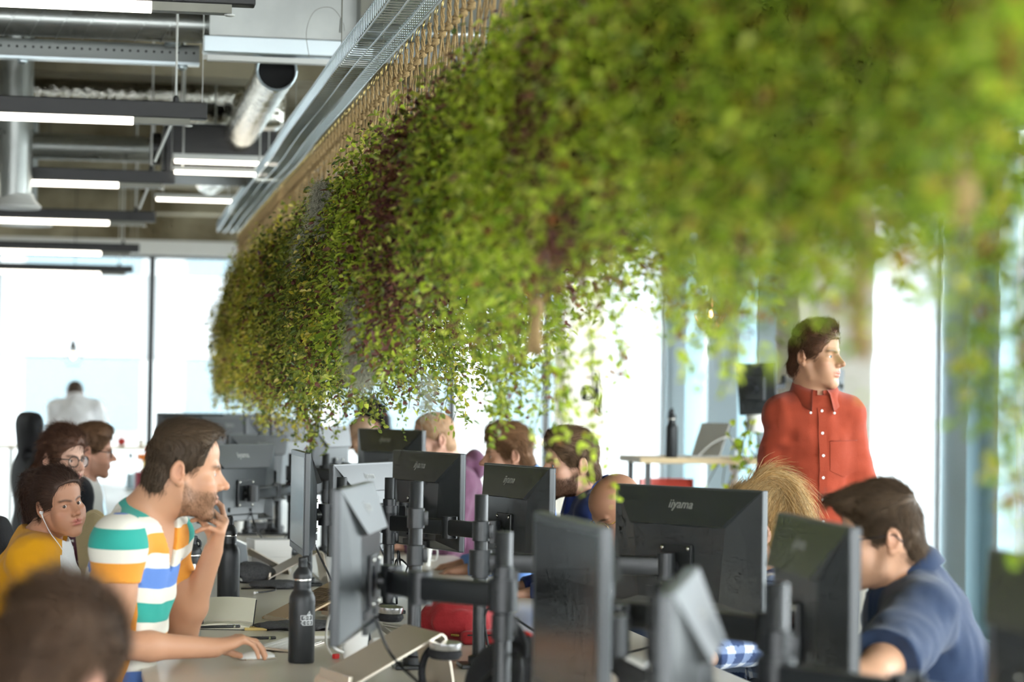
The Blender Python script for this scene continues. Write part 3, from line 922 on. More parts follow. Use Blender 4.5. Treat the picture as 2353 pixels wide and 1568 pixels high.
# ------------------------------------------------------------------ head in its own frame: +y face, +x right ear, z up, origin between the ears
def head_field(o):
    f = Field()
    jw, nose, chin, fat = o.get('jaw', 1.0), o.get('nose', 1.0), o.get('chin', 1.0), o.get('fat', 0.0)
    f.ell((0, -.008, .047), (.0745, .083, .083), k=0)
    f.ell((0, .030, .052), (.066, .062, .060), k=.03)                      # forehead
    f.ell((0, .034, -.020), (.057, .058, .070), k=.03)                      # mid face
    for x in (-1, 1):
        f.cone((x * .056, -.006, -.030), (x * .046 * jw, .010, -.070), .017, .015, k=.025)      # ramus
        f.cone((x * .046 * jw, .010, -.070), (x * .014, .070 * chin + .002, -.100), .016 + fat * .5, .015, k=.022)  # jaw line
        f.ell((x * .043, .060, -.022), (.021, .020, .016), k=.022)          # cheekbone
        f.ell((x * .036, .056, -.052), (.018 + fat, .022 + fat, .022 + fat), k=.03)
        f.cone((x * .010, .0885, .021), (x * .041, .078, .024), .0085 * o.get('brow', 1), .0075 * o.get('brow', 1), k=.014)   # brow
    f.ell((0, .066, -.060), (.033, .026, .034), k=.03)                      # muzzle
    f.ell((0, .072 * chin + .003, -.101), (.019, .015, .015), k=.018)                     # chin
    f.ell((0, .012, -.088), (.040 * jw, .050, .022 + fat), k=.025)                # under jaw
    # eye sockets
    for x in (-1, 1):
        f.ell((x * .032, .094, .003), (.0190, .016, .0115), k=.014, op='s')
        f.ell((x * .0315, .0708, .002), (.0158, .0150, .0134), k=.006)     # lids
        f.ell((x * .0315, .0895, .0012), (.0145, .0120, o.get('eye', .0048)), k=.0018, op='s')
    # nose
    f.cone((0, .0870, .015), (0, .1090 + .006 * nose, -.022), .0078, .0088, k=.012)
    f.cone((0, .080, .006), (0, .0985, -.026), .0095, .0125, k=.010)
    f.ell((0, .1105 + .007 * nose, -.0275), (.0100, .0100, .0092), k=.008)
    for x in (-1, 1):
        f.ell((x * .0125, .1005, -.0325), (.0075, .0105, .0072), k=.007)
        f.ell((x * .0062, .1085, -.0425), (.0030, .0050, .0030), k=.002, op='s')
    # lips
    lp = o.get('lips', 1.0)
    f.ell((0, .0930, -.0575), (.0245, .0090, .0062 * lp), k=.006)
    f.ell((0, .0915, -.0695), (.0215, .0092, .0076 * lp), k=.006)
    f.ell((0, .1015, -.0632), (.0255, .0080, .0011), k=.0025, op='s')
    f.ell((0, .1005, -.0505), (.0030, .0060, .0060), k=.005, op='s')      # philtrum
    f.ell((0, .1000, -.0825), (.016, .0080, .0040), k=.010, op='s')       # under the lower lip
    # ears
    for x in (-1, 1):
        Rm = np.array(Matrix.Rotation(R(-x * 14), 3, 'Z') @ Matrix.Rotation(R(-10), 3, 'X'))
        f.ell((x * .0760, -.021, .002), (.0085, .0185, .0300), Rm, k=.006)
        f.ell((x * .0760, -.013, -.024), (.0070, .0095, .0105), Rm, k=.006)
        f.ell((x * .0836, -.0195, .006), (.0066, .0105, .0190), Rm, k=.004, op='s')
        f.ell((x * .0838, -.0145, -.010), (.0080, .0075, .0085), Rm, k=.004, op='s')
        f.ell((x * .0745, -.0045, -.004), (.0050, .0050, .0075), Rm, k=.004)
        f.ell((x * .0722, -.015, .000), (.0060, .0120, .0200), Rm, k=.004)
    return f

def frame(fwd, up=(0, 0, 1)):
    """columns: right, forward, up"""
    f = Vector(fwd).normalized(); r = f.cross(Vector(up)).normalized(); u = r.cross(f)
    return np.array([[r.x, f.x, u.x], [r.y, f.y, u.y], [r.z, f.z, u.z]])

def hand_field(wrist, fwd, palm_n, side, curls, spread=.16, thumb=(.5, .35), sc=1.0, tcurl=(.25, .35)):
    """wrist point, direction of the hand, palm normal (out of the palm), side = +1 right hand / -1 left hand.
    curls: per finger (index..little) three bend angles"""
    f = Field()
    d = Vector(fwd).normalized(); n = Vector(palm_n); n = (n - d * n.dot(d)).normalized()
    s = d.cross(n) * side            # towards the thumb
    w = Vector(wrist)
    P = lambda a, b, c: w + (d * a + s * b + n * c) * sc
    f.cone(P(-.015, 0, 0), P(.02, 0, 0), .024 * sc, .026 * sc, k=.012, flat=(n, .72))
    for b, L in ((.026, .088), (.008, .092), (-.010, .087), (-.026, .079)):
        f.cone(P(.022, b * .62, 0), P(L - .004, b, -.002), .0135 * sc, .0105 * sc, k=.014)
    f.ell(P(.045, 0, .004), (.030 * sc, .034 * sc, .013 * sc), np.array([[d.x, s.x, n.x], [d.y, s.y, n.y], [d.z, s.z, n.z]]), k=.012)
    f.ell(P(.030, .022, .010), (.026 * sc, .016 * sc, .014 * sc), np.array([[d.x, s.x, n.x], [d.y, s.y, n.y], [d.z, s.z, n.z]]), k=.012)
    tips = []
    for i, (b, L, l1, l2, l3, r) in enumerate(((.027, .090, .043, .026, .021, .0088), (.009, .095, .047, .030, .022, .0090), (-.009, .090, .043, .028, .022, .0086), (-.026, .080, .034, .021, .019, .0076))):
        p = P(L - .004, b, -.002); a = 0; c = curls[i]
        dd = (d + s * (b / .027) * spread).normalized()
        rr = r * sc
        for j, (l, ca) in enumerate(zip((l1, l2, l3), c)):
            a += ca
            q = p + (dd * math.cos(a) + n * math.sin(a)) * l * sc
            f.cone(p, q, rr, rr * .90, k=.0035 if j else .008); rr *= .92
            p = q
        tips.append(p)
    # thumb
    p = P(.022, .024, .006)
    sp, fl = thumb
    v = (d * math.cos(sp) + s * math.sin(sp)).normalized(); v = (v * math.cos(fl) + n * math.sin(fl)).normalized()
    q = p + v * .040 * sc; f.cone(p, q, .0145 * sc, .0115 * sc, k=.012)
    v2 = (v * math.cos(tcurl[0]) + (d * .8 - s * .3 + n * .3).normalized() * math.sin(tcurl[0])).normalized()
    r_ = q + v2 * .030 * sc; f.cone(q, r_, .0108 * sc, .0100 * sc, k=.004)
    v3 = (v2 * math.cos(tcurl[1]) + (d * .7 - s * .5 + n * .2).normalized() * math.sin(tcurl[1])).normalized()
    u_ = r_ + v3 * .024 * sc; f.cone(r_, u_, .0102 * sc, .0085 * sc, k=.003)
    tips.append(u_)
    return f, tips
# ------------------------------------------------------------------ people
attr_mat('skin', 0.48, spec=0.4)
attr_mat('hair_fibre', 0.55, spec=0.25)
attr_mat('cloth', 0.85, spec=0.2, bump=0.25, bscale=420, sheen=0.15)
attr_mat('cloth_denim', 0.85, spec=0.2, bump=0.4, bscale=300)
mat('eye_white', S(238, 232, 226), 0.12, spec=0.6)
mat('iris_brown', S(70, 44, 26), 0.1, spec=0.6)
mat('iris_blue', S(96, 126, 142), 0.1, spec=0.6)
mat('pupil', (0.004, 0.004, 0.004), 0.08)
mat('glasses_dark', S(40, 30, 26), 0.25)
mat('glasses_gold', S(214, 170, 90), 0.2, metal=1.0)
mat('silver', S(226, 226, 224), 0.2, metal=1.0)
mat('button_white', S(240, 238, 232), 0.35)
mat('earphone_white', S(244, 244, 244), 0.3)
glass_mat('lens', (0.96, 0.965, 0.965), 0.02)
mat('chair_black', S(30, 31, 33), 0.7, bump=.2, bscale=200)

def smin(a, b, k):
    h = np.maximum(k - np.abs(a - b), 0) / k
    return np.minimum(a, b) - h * h * k * .25

def rotz(v, a): return Vector((v.x * math.cos(a) - v.y * math.sin(a), v.x * math.sin(a) + v.y * math.cos(a), v.z))
def az(deg, pitch=0.0):
    a = R(deg); p = R(pitch); return Vector((math.cos(a) * math.cos(p), math.sin(a) * math.cos(p), math.sin(p)))

def tri_sample(V, Q, n, rs, keep=None):
    """random points and normals on a quad mesh"""
    A = V[Q[:, 0]]; B_ = V[Q[:, 1]]; C = V[Q[:, 2]]; D_ = V[Q[:, 3]]
    N = np.cross(C - A, D_ - B_); ar = np.linalg.norm(N, axis=1); 
    w = ar.copy()
    if keep is not None: w = w * keep((A + B_ + C + D_) / 4, N / np.maximum(ar, 1e-12)[:, None])
    i = rs.choice(len(Q), n, p=w / w.sum())
    u, v = rs.rand(n, 1), rs.rand(n, 1)
    P = A[i] * (1 - u) * (1 - v) + B_[i] * u * (1 - v) + C[i] * u * v + D_[i] * (1 - u) * v
    return P, N[i] / np.maximum(ar[i], 1e-12)[:, None]

def strands(P, N, dirs, length, rad, rs, curl=0.0, droop=None, K=4, lift=.3):
    """tapered three-sided hairs; returns V, Q, strand index per vertex"""
    n = len(P)
    t = dirs - N * (dirs * N).sum(1)[:, None]
    t /= np.maximum(np.linalg.norm(t, axis=1), 1e-6)[:, None]
    t = t + rs.normal(0, .15, t.shape); t /= np.linalg.norm(t, axis=1)[:, None]
    L = length * (.6 + .7 * rs.rand(n))[:, None]
    b = np.cross(t, N); b /= np.maximum(np.linalg.norm(b, axis=1), 1e-6)[:, None]
    ph = rs.rand(n) * 6.28
    V = np.zeros((n, K, 3, 3))
    for k in range(K):
        u = k / (K - 1)
        c = P + t * L * u + N * (L * (lift * u - lift * .9 * u * u) - .001)
        if droop is not None: c = c + droop * L * u * u
        if curl: c = c + curl * L * (np.sin(ph + u * 7)[:, None] * b + np.cos(ph + u * 7)[:, None] * N) * u
        r = rad * (1 - .75 * u)
        for j in range(3):
            w = 2 * PI * j / 3
            V[:, k, j] = c + (b * math.cos(w) + N * math.sin(w)) * r
    base = np.arange(n)[:, None] * (K * 3)
    q = []
    for k in range(K - 1):
        for j in range(3):
            a0 = k * 3 + j; a1 = k * 3 + (j + 1) % 3
            q.append(np.concatenate([base + a0, base + a1, base + a1 + 3, base + a0 + 3], 1))
    return V.reshape(-1, 3), np.concatenate(q), np.repeat(np.arange(n), K * 3)

def hair_field(o):
    """closed cap over the skull, hairline cut by carving"""
    t = o.get('t', .010); ts = o.get('ts', .005); tb = o.get('tb', .008); f = Field()
    f.ell((0, -.008, .047), (.0745 + ts, .083 + tb, .083 + t), k=0)
    f.ell((0, .030, .052 + t * .6), (.0655 + ts * .7, .062 + t * .6, .060 + t * .5), k=.03)
    f.ell((0, -.050, -.030), (.055 + ts, .048 + tb, .055), k=.03)
    for e in o.get('extra', []): f.ell(*e[:2], None if len(e) < 4 else e[3], k=e[2])
    hl = o.get('hl', 0.0)     # higher = receding
    f.ell((0, .138 - hl * .4, .004 + hl), (.110, .094, .077), k=.004, op='s')              # forehead and temples
    f.ell((0, .132, -.055), (.130, .122, .080), k=.004, op='s')                       # cheeks, in front of the sideburns
    f.ell((0, .010, -.078 + o.get('side', 0)), (.130, .054, .058), k=.006, op='s')
    for x in (-1, 1): f.ell((x * .088, -.019, .000), (.024, .024, .034), k=.006, op='s')
    f.plane((0, -.06, o.get('nape', -.072)), (0, .35, -1), .01)
    for e in o.get('cut', []): f.ell(*e[:2], k=.008, op='s')
    return f

def person(name, label, P):
    """P: dict describing one person; everything is modelled in world space around the head"""
    rs = np.random.RandomState(P.get('seed', 1))
    hs = P.get('hs', .97)
    Hc = Vector(P['head'])
    fr = frame(P['face'])
    if P.get('tilt'):
        rt = np.array(Matrix.Rotation(R(P['tilt']), 3, Vector(fr[:, 1]))); fr = rt @ fr
    toW = lambda p: np.asarray(p) @ fr.T * hs + np.array(Hc)
    hw = lambda x, y, z: Vector(fr @ (np.array((x, y, z)) * hs)) + Hc
    tf = Vector(P['torso']).normalized(); up = Vector((0, 0, 1)); tr = tf.cross(up).normalized()   # forward, right
    N = Vector(P['neck']); 
    pel = Vector(P['pelvis']); sp = (N - pel).normalized(); L = (N - pel).length
    back = sp.cross(tr).normalized() * -1           # torso front direction orthogonal to the spine
    if back.dot(tf) < 0: back = -back
    fo = back
    TR = np.array([[tr.x, fo.x, sp.x], [tr.y, fo.y, sp.y], [tr.z, fo.z, sp.z]])
    bw = P.get('bulk', 1.0); swid = P.get('sw', .165)
    sh = {}
    for s_, nm in ((1, 'R'), (-1, 'L')):
        q = P.get('sh' + nm)
        sh[nm] = Vector(q) if q is not None else N - sp * P.get('sd', .055) + tr * s_ * swid + fo * .0
    torso = Field()
    torso.ell(N - sp * .20 * L / .55, (.150 * bw, .104 * bw, .20 * L / .55), TR, k=0)
    torso.ell(N - sp * .085 - fo * .012, (.115 * bw, .080 * bw, .085), TR, k=.05)
    torso.ell(pel + sp * .17 + fo * P.get('belly', 0), (.140 * bw, .104 * bw + P.get('belly', 0), .17), TR, k=.06)
    torso.ell(pel, (.165 * bw, .120 * bw, .13), TR, k=.06)
    if P.get('bust'):
        for s_ in (-1, 1): torso.ell(N - sp * .21 + fo * .085 + tr * s_ * .072, (.062, .055, .060), TR, k=.04)
    for nm in 'RL':
        torso.cone(N - sp * .030, sh[nm], .052 * bw, .052 * bw, k=.045)
        torso.cone(N - fo * .02 - sp * .01, sh[nm] + sp * .0, .045, .045 * bw, k=.05)
    neck = Field().cone(hw(0, -.030, -.045), N - sp * .01, .0535 * hs * P.get('nk', 1.0), .058 * P.get('nk', 1.0), k=.03)
    neck.cone(hw(0, -.046, -.030), N - fo * .03 - sp * .015, .040 * hs, .055, k=.04)
    arms = Field(); armseg = {}
    up_r = P.get('arm_r', .049) * bw
    for s_, nm in ((1, 'R'), (-1, 'L')):
        el = P.get('el' + nm); wr = P.get('wr' + nm)
        if el is None: el = sh[nm] - up * .27 + fo * .05 + tr * s_ * .035
        if wr is None: wr = Vector(el) + tf * .20 - tr * s_ * .05 - up * (.02 if P.get('seated', True) else .20)
        el, wr = Vector(el), Vector(wr); armseg[nm] = (sh[nm], el, wr)
        arms.cone(sh[nm], el, up_r * 1.06, up_r * .80, k=.035)
        m_ = sh[nm].lerp(el, .45); arms.ell(m_ + fo * .006, (up_r * 1.02, up_r * 1.02, .09), np.array((el - sh[nm]).to_track_quat('Z', 'Y').to_matrix()), k=.03)
        arms.cone(el, el.lerp(wr, .35), up_r * .80, up_r * .82, k=.02)
        arms.cone(el.lerp(wr, .35), wr, up_r * .80, .0265, k=.02)
    hands = Field(); hand_boxes = []
    for s_, nm in ((1, 'R'), (-1, 'L')):
        h = P.get('hand' + nm)
        wr = armseg[nm][2]; d = (wr - armseg[nm][1]).normalized()
        if h is None: h = dict(d=d if P.get('seated', True) else -up, n=(-up if P.get('seated', True) else -tr * s_), curls=[(.45, .5, .3)] * 4)
        hf, tips = hand_field(wr, h['d'], h['n'], s_, h['curls'], h.get('spread', .16), h.get('thumb', (.5, .35)), P.get('hands', .98), h.get('tcurl', (.25, .35)))
        hands += hf
        pts = np.array([list(wr)] + [list(t_) for t_ in tips]); hand_boxes.append((pts.min(0) - .035, pts.max(0) + .035))
        armseg[nm + 'tips'] = tips
    legs = Field(); seated = P.get('seated', True)
    for s_ in (1, -1):
        hip = pel + tr * s_ * .09 - sp * .02
        if seated:
            kn = hip + tf * .42 + tr * s_ * .04; kn.z = .50
            an = kn + tf * .02 - tr * s_ * .02; an.z = .09
        else:
            kn = hip + tf * .02; kn.z = .50; an = kn - tf * .02; an.z = .09
        legs.cone(hip, kn, .080 * bw, .056, k=.04); legs.cone(kn, an, .054, .038, k=.03)
        legs.cone(an - up * .045 - tf * .03, an - up * .052 + tf * .14, .036, .030, k=.02)
    head = head_field(P.get('face_o', {})).xf(fr, Hc, hs)
    body = head + neck + torso + arms + hands + legs
    step = P.get('step', .0032)
    coarse = P.get('coarse', .011)
    hb = (np.minimum(toW([(-.12, -.14, -.17), (.12, .15, .16)]).min(0), np.array(Hc) - .135), np.maximum(toW([(-.12, -.14, -.17), (.12, .15, .16)]).max(0), np.array(Hc) + .145))
    hb = (np.array(Hc) - .142, np.array(Hc) + .150)
    nk = np.array(N); hb[0][2] = min(hb[0][2], nk[2] - (.05 if P.get('open_neck') else .02))
    if P.get('open_neck'): hb = (np.minimum(hb[0], nk - .13), np.maximum(hb[1], nk + np.array([.13, .13, -.1])))
    fine = [(hb[0], hb[1], step)]
    if P.get('fine_hands'):
        for (a, b) in hand_boxes: fine.append((a, b, P['fine_hands']))
    for bx in P.get('fine_boxes', []): fine.append(bx)
    lo, hi = (torso + arms + hands + legs).bounds()
    V, Q = surface(body.ev, lo - .02, hi + .02, coarse)
    parts = []
    cc = V[Q].mean(1); ok = np.ones(len(Q), bool)
    for a, b, s_ in fine: ok &= ~((cc > a + coarse * .6) & (cc < b - coarse * .6)).all(1)
    parts.append((V, Q[ok]))
    done = []
    for a, b, s_ in fine:
        v, q = surface(body.ev, a, b, s_)
        if len(q):
            c_ = v[q].mean(1); ok = np.ones(len(q), bool)
            for (a2, b2, s2) in done: ok &= ~((c_ > a2 + s_) & (c_ < b2 - s_)).all(1)
            parts.append((v, q[ok]))
        done.append((a, b, s_))
    V, Q = joined(parts)
    used = np.unique(Q); remap = np.full(len(V), -1); remap[used] = np.arange(len(used)); V = V[used]; Q = remap[Q]
    # skin colours: lips, blush, beard shadow, brows are the person's own colouring
    hl = (V - np.array(Hc)) @ fr / hs
    base = np.array(P.get('skin', S(226, 172, 142))) * P.get('tan', .80)
    C = np.tile(base, (len(V), 1))
    def tint(w, c): 
        nonlocal C
        C = C * (1 - w[:, None]) + np.array(c) * w[:, None]
    mot = vnoise(V * 55) * .5 + vnoise(V * 130) * .5
    tint((mot - .5).clip(0, 1) * .22, base * np.array([1.02, .80, .74]))
    inhead = (hl[:, 2] > -.14) & (np.abs(hl[:, 0]) < .11) & (hl[:, 1] > -.13) & (np.abs(hl[:, 1]) < .15)
    ih = inhead.astype(float)
    red = base * np.array([1.02, .70, .64])
    for x in (-1, 1):
        tint(ih * gauss(hl, (x * .045, .070, -.028), (.020, .03, .017)) * .42, red)
        tint(ih * gauss(hl, (x * .085, -.019, .002), (.014, .02, .03)) * .45, red)
    tint(ih * gauss(hl, (0, .120, -.028), (.013, .016, .013)) * .40, red)
    lip = np.array(P.get('lip', S(190, 110, 98)))
    tint(ih * np.clip(1.6 * gauss(hl, (0, .100, -.0575), (.020, .012, .0055)), 0, 1) * .75, lip)
    tint(ih * np.clip(1.6 * gauss(hl, (0, .098, -.0695), (.018, .012, .0062)), 0, 1) * .75, lip)
    hc = np.array(P.get('hair', S(70, 50, 34)))
    bd = P.get('beard', 0)
    if bd:
        w = np.clip((-.030 - hl[:, 2]) / .012, 0, 1) * np.clip((hl[:, 1] + .005) / .02, 0, 1)
        jaw = np.clip(1 - np.clip((hl[:, 2] + .030) / .012 + 1, 0, 1), 0, 1)
        cheek = np.clip((-.036 - hl[:, 2] + .9 * np.clip(.030 - hl[:, 1], 0, .05)) / .016, 0, 1) * (hl[:, 1] > .0)
        side = np.clip((np.abs(hl[:, 0]) - .010) / .008, 0, 1)
        chin_ = np.maximum(cheek, 0)
        mous = gauss(hl, (0, .098, -.0495), (.024, .02, .0060))
        lips_ = np.clip(1.7 * gauss(hl, (0, .100, -.063), (.021, .02, .0095)), 0, 1)
        under = np.clip((hl[:, 2] + .135) / .02, 0, 1)
        w = np.clip(np.maximum(chin_ * under, mous * 1.2), 0, 1) * (1 - lips_) * ih
        w *= (.55 + .45 * (vnoise(hl * 420) * .5 + vnoise(hl * 260) * .5))
        tint(w * bd, P.get('beard_c', hc))
    if P.get('brow', True):
        for x in (-1, 1):
            for i in range(7):
                u = i / 6; c = (x * (.012 + .036 * u), .096 - .014 * u * u, .0175 + .007 * math.sin(u * 2.4))
                tint(ih * np.clip(1.5 * gauss(hl, c, (.0055, .014, .0036)), 0, 1) * .62, hc * .8)
        tint(ih * np.clip(1.3 * gauss(hl, (.0315, .086, .0055), (.0135, .010, .0016)), 0, 1) * P.get('lash', .5), hc * .35)
        tint(ih * np.clip(1.3 * gauss(hl, (-.0315, .086, .0055), (.0135, .010, .0016)), 0, 1) * P.get('lash', .5), hc * .35)
    if P.get('scalp'):     # shaved hair shadow
        w = ih * np.clip((hl[:, 2] - .0 + .25 * hl[:, 1] * -1) / .03, 0, 1) * np.clip((P.get('scalp_y', .03) - hl[:, 1]) / .03, 0, 1) * (np.abs(hl[:, 0]) > P.get('scalp_x', -1))
        tint(w * P['scalp'] * (.7 + .3 * vnoise(hl * 300)), hc)
    root = thing(name, label, 'person', (pel.x, pel.y, 0), 0, P.get('group'))
    T0 = np.array([pel.x, pel.y, 0])
    bo = mesh_np('body', V - T0, Q, 'skin', root, True, np.clip(C, 0, 1))
    ctx = dict(root=root, T0=T0, fr=fr, Hc=Hc, hs=hs, hw=hw, N=N, pel=pel, sp=sp, fo=fo, tr=tr, tf=tf, sh=sh, armseg=armseg, torso=torso, arms=arms, neck=neck, legs=legs, rs=rs, P=P, body=body, head=head, TR=TR, L=L)
    # eyes
    if P.get('eyes', True):
        gz = P.get('gaze', (0, 0))
        for x in (-1, 1):
            c = hw(x * .0315, .0727, .0015)
            d = Vector(fr @ np.array((math.sin(gz[0]), math.cos(gz[0]), math.sin(gz[1])))).normalized()
            q = d.to_track_quat('Z', 'Y').to_matrix()
            e = MB().sphere(c - Vector(T0), .0119 * hs, 18, 12).build('eye', 'eye_white', root, smooth=True)
            r = .0119 * hs
            MB().lathe([(.0062 * hs, r * .842), (.0052 * hs, r * .93), (.0, r * 1.012)], c - Vector(T0), 16, q).build('iris', P.get('iris', 'iris_brown'), e, smooth=True)
            MB().lathe([(.0026 * hs, r * .985), (.0015 * hs, r * 1.012), (.0, r * 1.018)], c - Vector(T0), 12, q).build('pupil', 'pupil', e, smooth=True)
    if P.get('hairdo') is not None: add_hair(ctx, P['hairdo'])
    if P.get('beard_hair'):
        def keep(c, n):
            l = (c - np.array(Hc)) @ fr / hs
            lipw = np.clip(1.7 * gauss(l, (0, .100, -.063), (.021, .02, .0095)), 0, 1)
            return ((((l[:, 2] < -.040 + .5 * np.clip(.03 - l[:, 1], 0, .04)) & (l[:, 1] > .0)) | (gauss(l, (0, .098, -.0495), (.022, .02, .006)) > .5)) & (l[:, 2] > -.125) & (lipw < .4) & (np.abs(l[:, 0]) < .09) & (l[:, 1] < .13) & (l[:, 1] > -.0)).astype(float) + 1e-12
        p, n = tri_sample(V, Q, P['beard_hair'][0], rs, keep)
        v, q, sid = strands(p, n, np.tile(fr @ np.array((0, .35, -1.0)), (len(p), 1)), P['beard_hair'][1], .0004, rs, lift=.7)
        hcol = np.array(P.get('beard_c', hc)); cc_ = hcol * (.6 + .8 * rs.rand(len(p), 1)); 
        mesh_np('beard', v - T0, q, 'hair_fibre', root, True, cc_[sid])
    if P.get('glasses'): add_glasses(ctx, P['glasses'])
    for g in P.get('clothes', []): g(ctx)
    trousers(ctx, P.get('trouser', S(44, 52, 68)))
    return ctx

def add_hair(c, o):
    P, rs, fr, Hc, hs, T0 = c['P'], c['rs'], c['fr'], c['Hc'], c['hs'], c['T0']
    f = hair_field(o)
    amp = o.get('amp', .004); fq = o.get('fq', 60)
    st = o.get('stretch', (1, 1, 1))
    def fn(p):
        d = f.ev(p)
        return d - amp * (vnoise(p * fq * np.array(st)) - .4)
    lo, hi = f.bounds(); V, Q = surface(fn, lo - .02, hi + .02, o.get('step', .0042))
    hc = np.array(P.get('hair', S(70, 50, 34)))
    ca = hc * (.72 + .5 * vnoise(V * np.array(o.get('cst', (160, 60, 60))))[:, None])
    vv, qq, cc = [V], [Q], [ca]; off = len(V)
    if o.get('n', 1500):
        def keep(p, n): return (((n[:, 2] > -.75) | (p[:, 2] < .0)) & ~((n[:, 1] > .75) & (p[:, 2] < .04)) & (n[:, 2] > -.9)).astype(float) + 1e-9
        p, n = tri_sample(V, Q, int(o.get('n', 1500) * 1.9), rs, keep)
        flow = o.get('flow') or (lambda l: np.stack([l[:, 0] * 3, -np.ones(len(l)) * .6, -np.ones(len(l)) * .9], 1))
        d = flow(p)
        dr = np.tile(np.array(o.get('droop', (0, 0, 0)), float), (len(p), 1)) if o.get('droop') is not None else None
        v, q, sid = strands(p, n, d, o.get('len', .03), o.get('rad', .0011) * .55, rs, o.get('curl', 0), dr, o.get('K', 4), o.get('lift', .3) * .55)
        cs = hc * (.55 + .95 * rs.rand(len(p), 1))
        if o.get('hi') is not None:
            w = (rs.rand(len(p), 1) < o.get('hip', .35)); cs = np.where(w, np.array(o['hi']) * (.7 + .5 * rs.rand(len(p), 1)), cs)
        vv.append(v); qq.append(q + off); cc.append(cs[sid]); off += len(v)
    V = np.concatenate(vv) @ fr.T * hs + np.array(Hc); Q = np.concatenate(qq); C = np.concatenate(cc)
    return mesh_np('hair', V - T0, Q, 'hair_fibre', c['root'], True, np.clip(C, 0, 1))

def hair_lock(c, pts, r, n, name='ponytail', length=.05, hi=None, curl=.1):
    """a bundle of hair along a curve (world points)"""
    P, rs, T0 = c['P'], c['rs'], c['T0']
    pts = bez(pts, 6); f = Field()
    for i in range(len(pts) - 1):
        u = i / (len(pts) - 1); rr = r[0] + (r[1] - r[0]) * u + r[2] * math.sin(u * PI)
        f.cone(pts[i], pts[i + 1], rr, rr, k=.01)
    lo, hi_ = f.bounds()
    V, Q = surface(lambda p: f.ev(p) - .006 * (vnoise(p * np.array((150, 150, 45))) - .4), lo - .02, hi_ + .02, .005)
    hc = np.array(P['hair']); ca = hc * (.65 + .6 * vnoise(V * np.array((220, 220, 40)))[:, None])
    p, nn = tri_sample(V, Q, n, rs)
    A = np.array([list(q) for q in pts]); i = np.argmin(((p[:, None] - A[None, :-1]) ** 2).sum(2), 1); d = (A[1:] - A[:-1])[i]
    v, q, sid = strands(p, nn, d, length, .0007, rs, curl, np.tile((0, 0, -.3), (n, 1)), 5, .2)
    cs = hc * (.5 + 1.0 * rs.rand(n, 1))
    if hi is not None:
        w = rs.rand(n, 1) < .4; cs = np.where(w, np.array(hi) * (.7 + .5 * rs.rand(n, 1)), cs)
    return mesh_np(name, np.concatenate([V, v]) - T0, np.concatenate([Q, q + len(V)]), 'hair_fibre', c['root'], True, np.clip(np.concatenate([ca, cs[sid]]), 0, 1))

def add_glasses(c, o):
    hw, T0 = c['hw'], Vector(c['T0']); m_ = o.get('mat', 'glasses_dark'); r = o.get('r', .0016)
    g = MB(); lens = MB()
    w, h, pw = o.get('w', .0245), o.get('h', .019), o.get('pw', 2.6)
    y0, z0 = .101, -.001
    for x in (-1, 1):
        ring = []
        for k in range(28):
            a = 2 * PI * k / 28; ca, sa = math.cos(a), math.sin(a)
            px = math.copysign(abs(ca) ** (2 / pw), ca) * w; pz = math.copysign(abs(sa) ** (2 / pw), sa) * h
            X = x * .0335 + px
            ring.append(hw(X, y0 - 2.2 * X * X - .0 * pz, z0 + pz) - T0)
        g.tube(ring, r, 6, closed=True)
        lens.add(ring, [tuple(range(28))])
        g.tube([hw(x * (.0335 + w), y0 - 2.2 * (.0335 + w) ** 2, z0 + h * .45) - T0, hw(x * .073, .075, z0 + h * .45) - T0, hw(x * .0790, .02, .010) - T0, hw(x * .0800, -.020, .014) - T0, hw(x * .0790, -.040, -.006) - T0], r * 1.1, 6)
    g.tube([hw(-.010, y0, z0 + .004) - T0, hw(0, y0 + .003, z0 + .008) - T0, hw(.010, y0, z0 + .004) - T0], r, 6)
    o_ = g.build('glasses', m_, c['root'], smooth=True)
    lens.build('lens_pair', 'lens', o_)

def trousers(c, col):
    f = c['legs'].grow(.010)
    pel, TR = c['pel'], c['TR']
    f.ell(pel - Vector((0, 0, .01)), (.172 * c['P'].get('bulk', 1), .13 * c['P'].get('bulk', 1), .13), TR, k=.05)
    f.plane((pel.x, pel.y, .10), (0, 0, -1), 0)
    lo, hi = f.bounds(); V, Q = surface(lambda p: f.ev(p) - .006 * (vnoise(p * 14) - .5), lo - .02, hi + .02, .014)
    mesh_np('trousers', V - c['T0'], Q, 'cloth_denim', c['root'], True, np.tile(np.array(col), (len(V), 1)))
    s = c['legs'].grow(.006); s.plane((pel.x, pel.y, .085), (0, 0, 1), 0)
    lo, hi = s.bounds(); hi[2] = .12; V, Q = surface(s.ev, lo - .01, hi, .012)
    mesh_np('shoes', V - c['T0'], Q, 'cloth_denim', c['root'], True, np.tile(np.array(S(40, 38, 36)), (len(V), 1)))

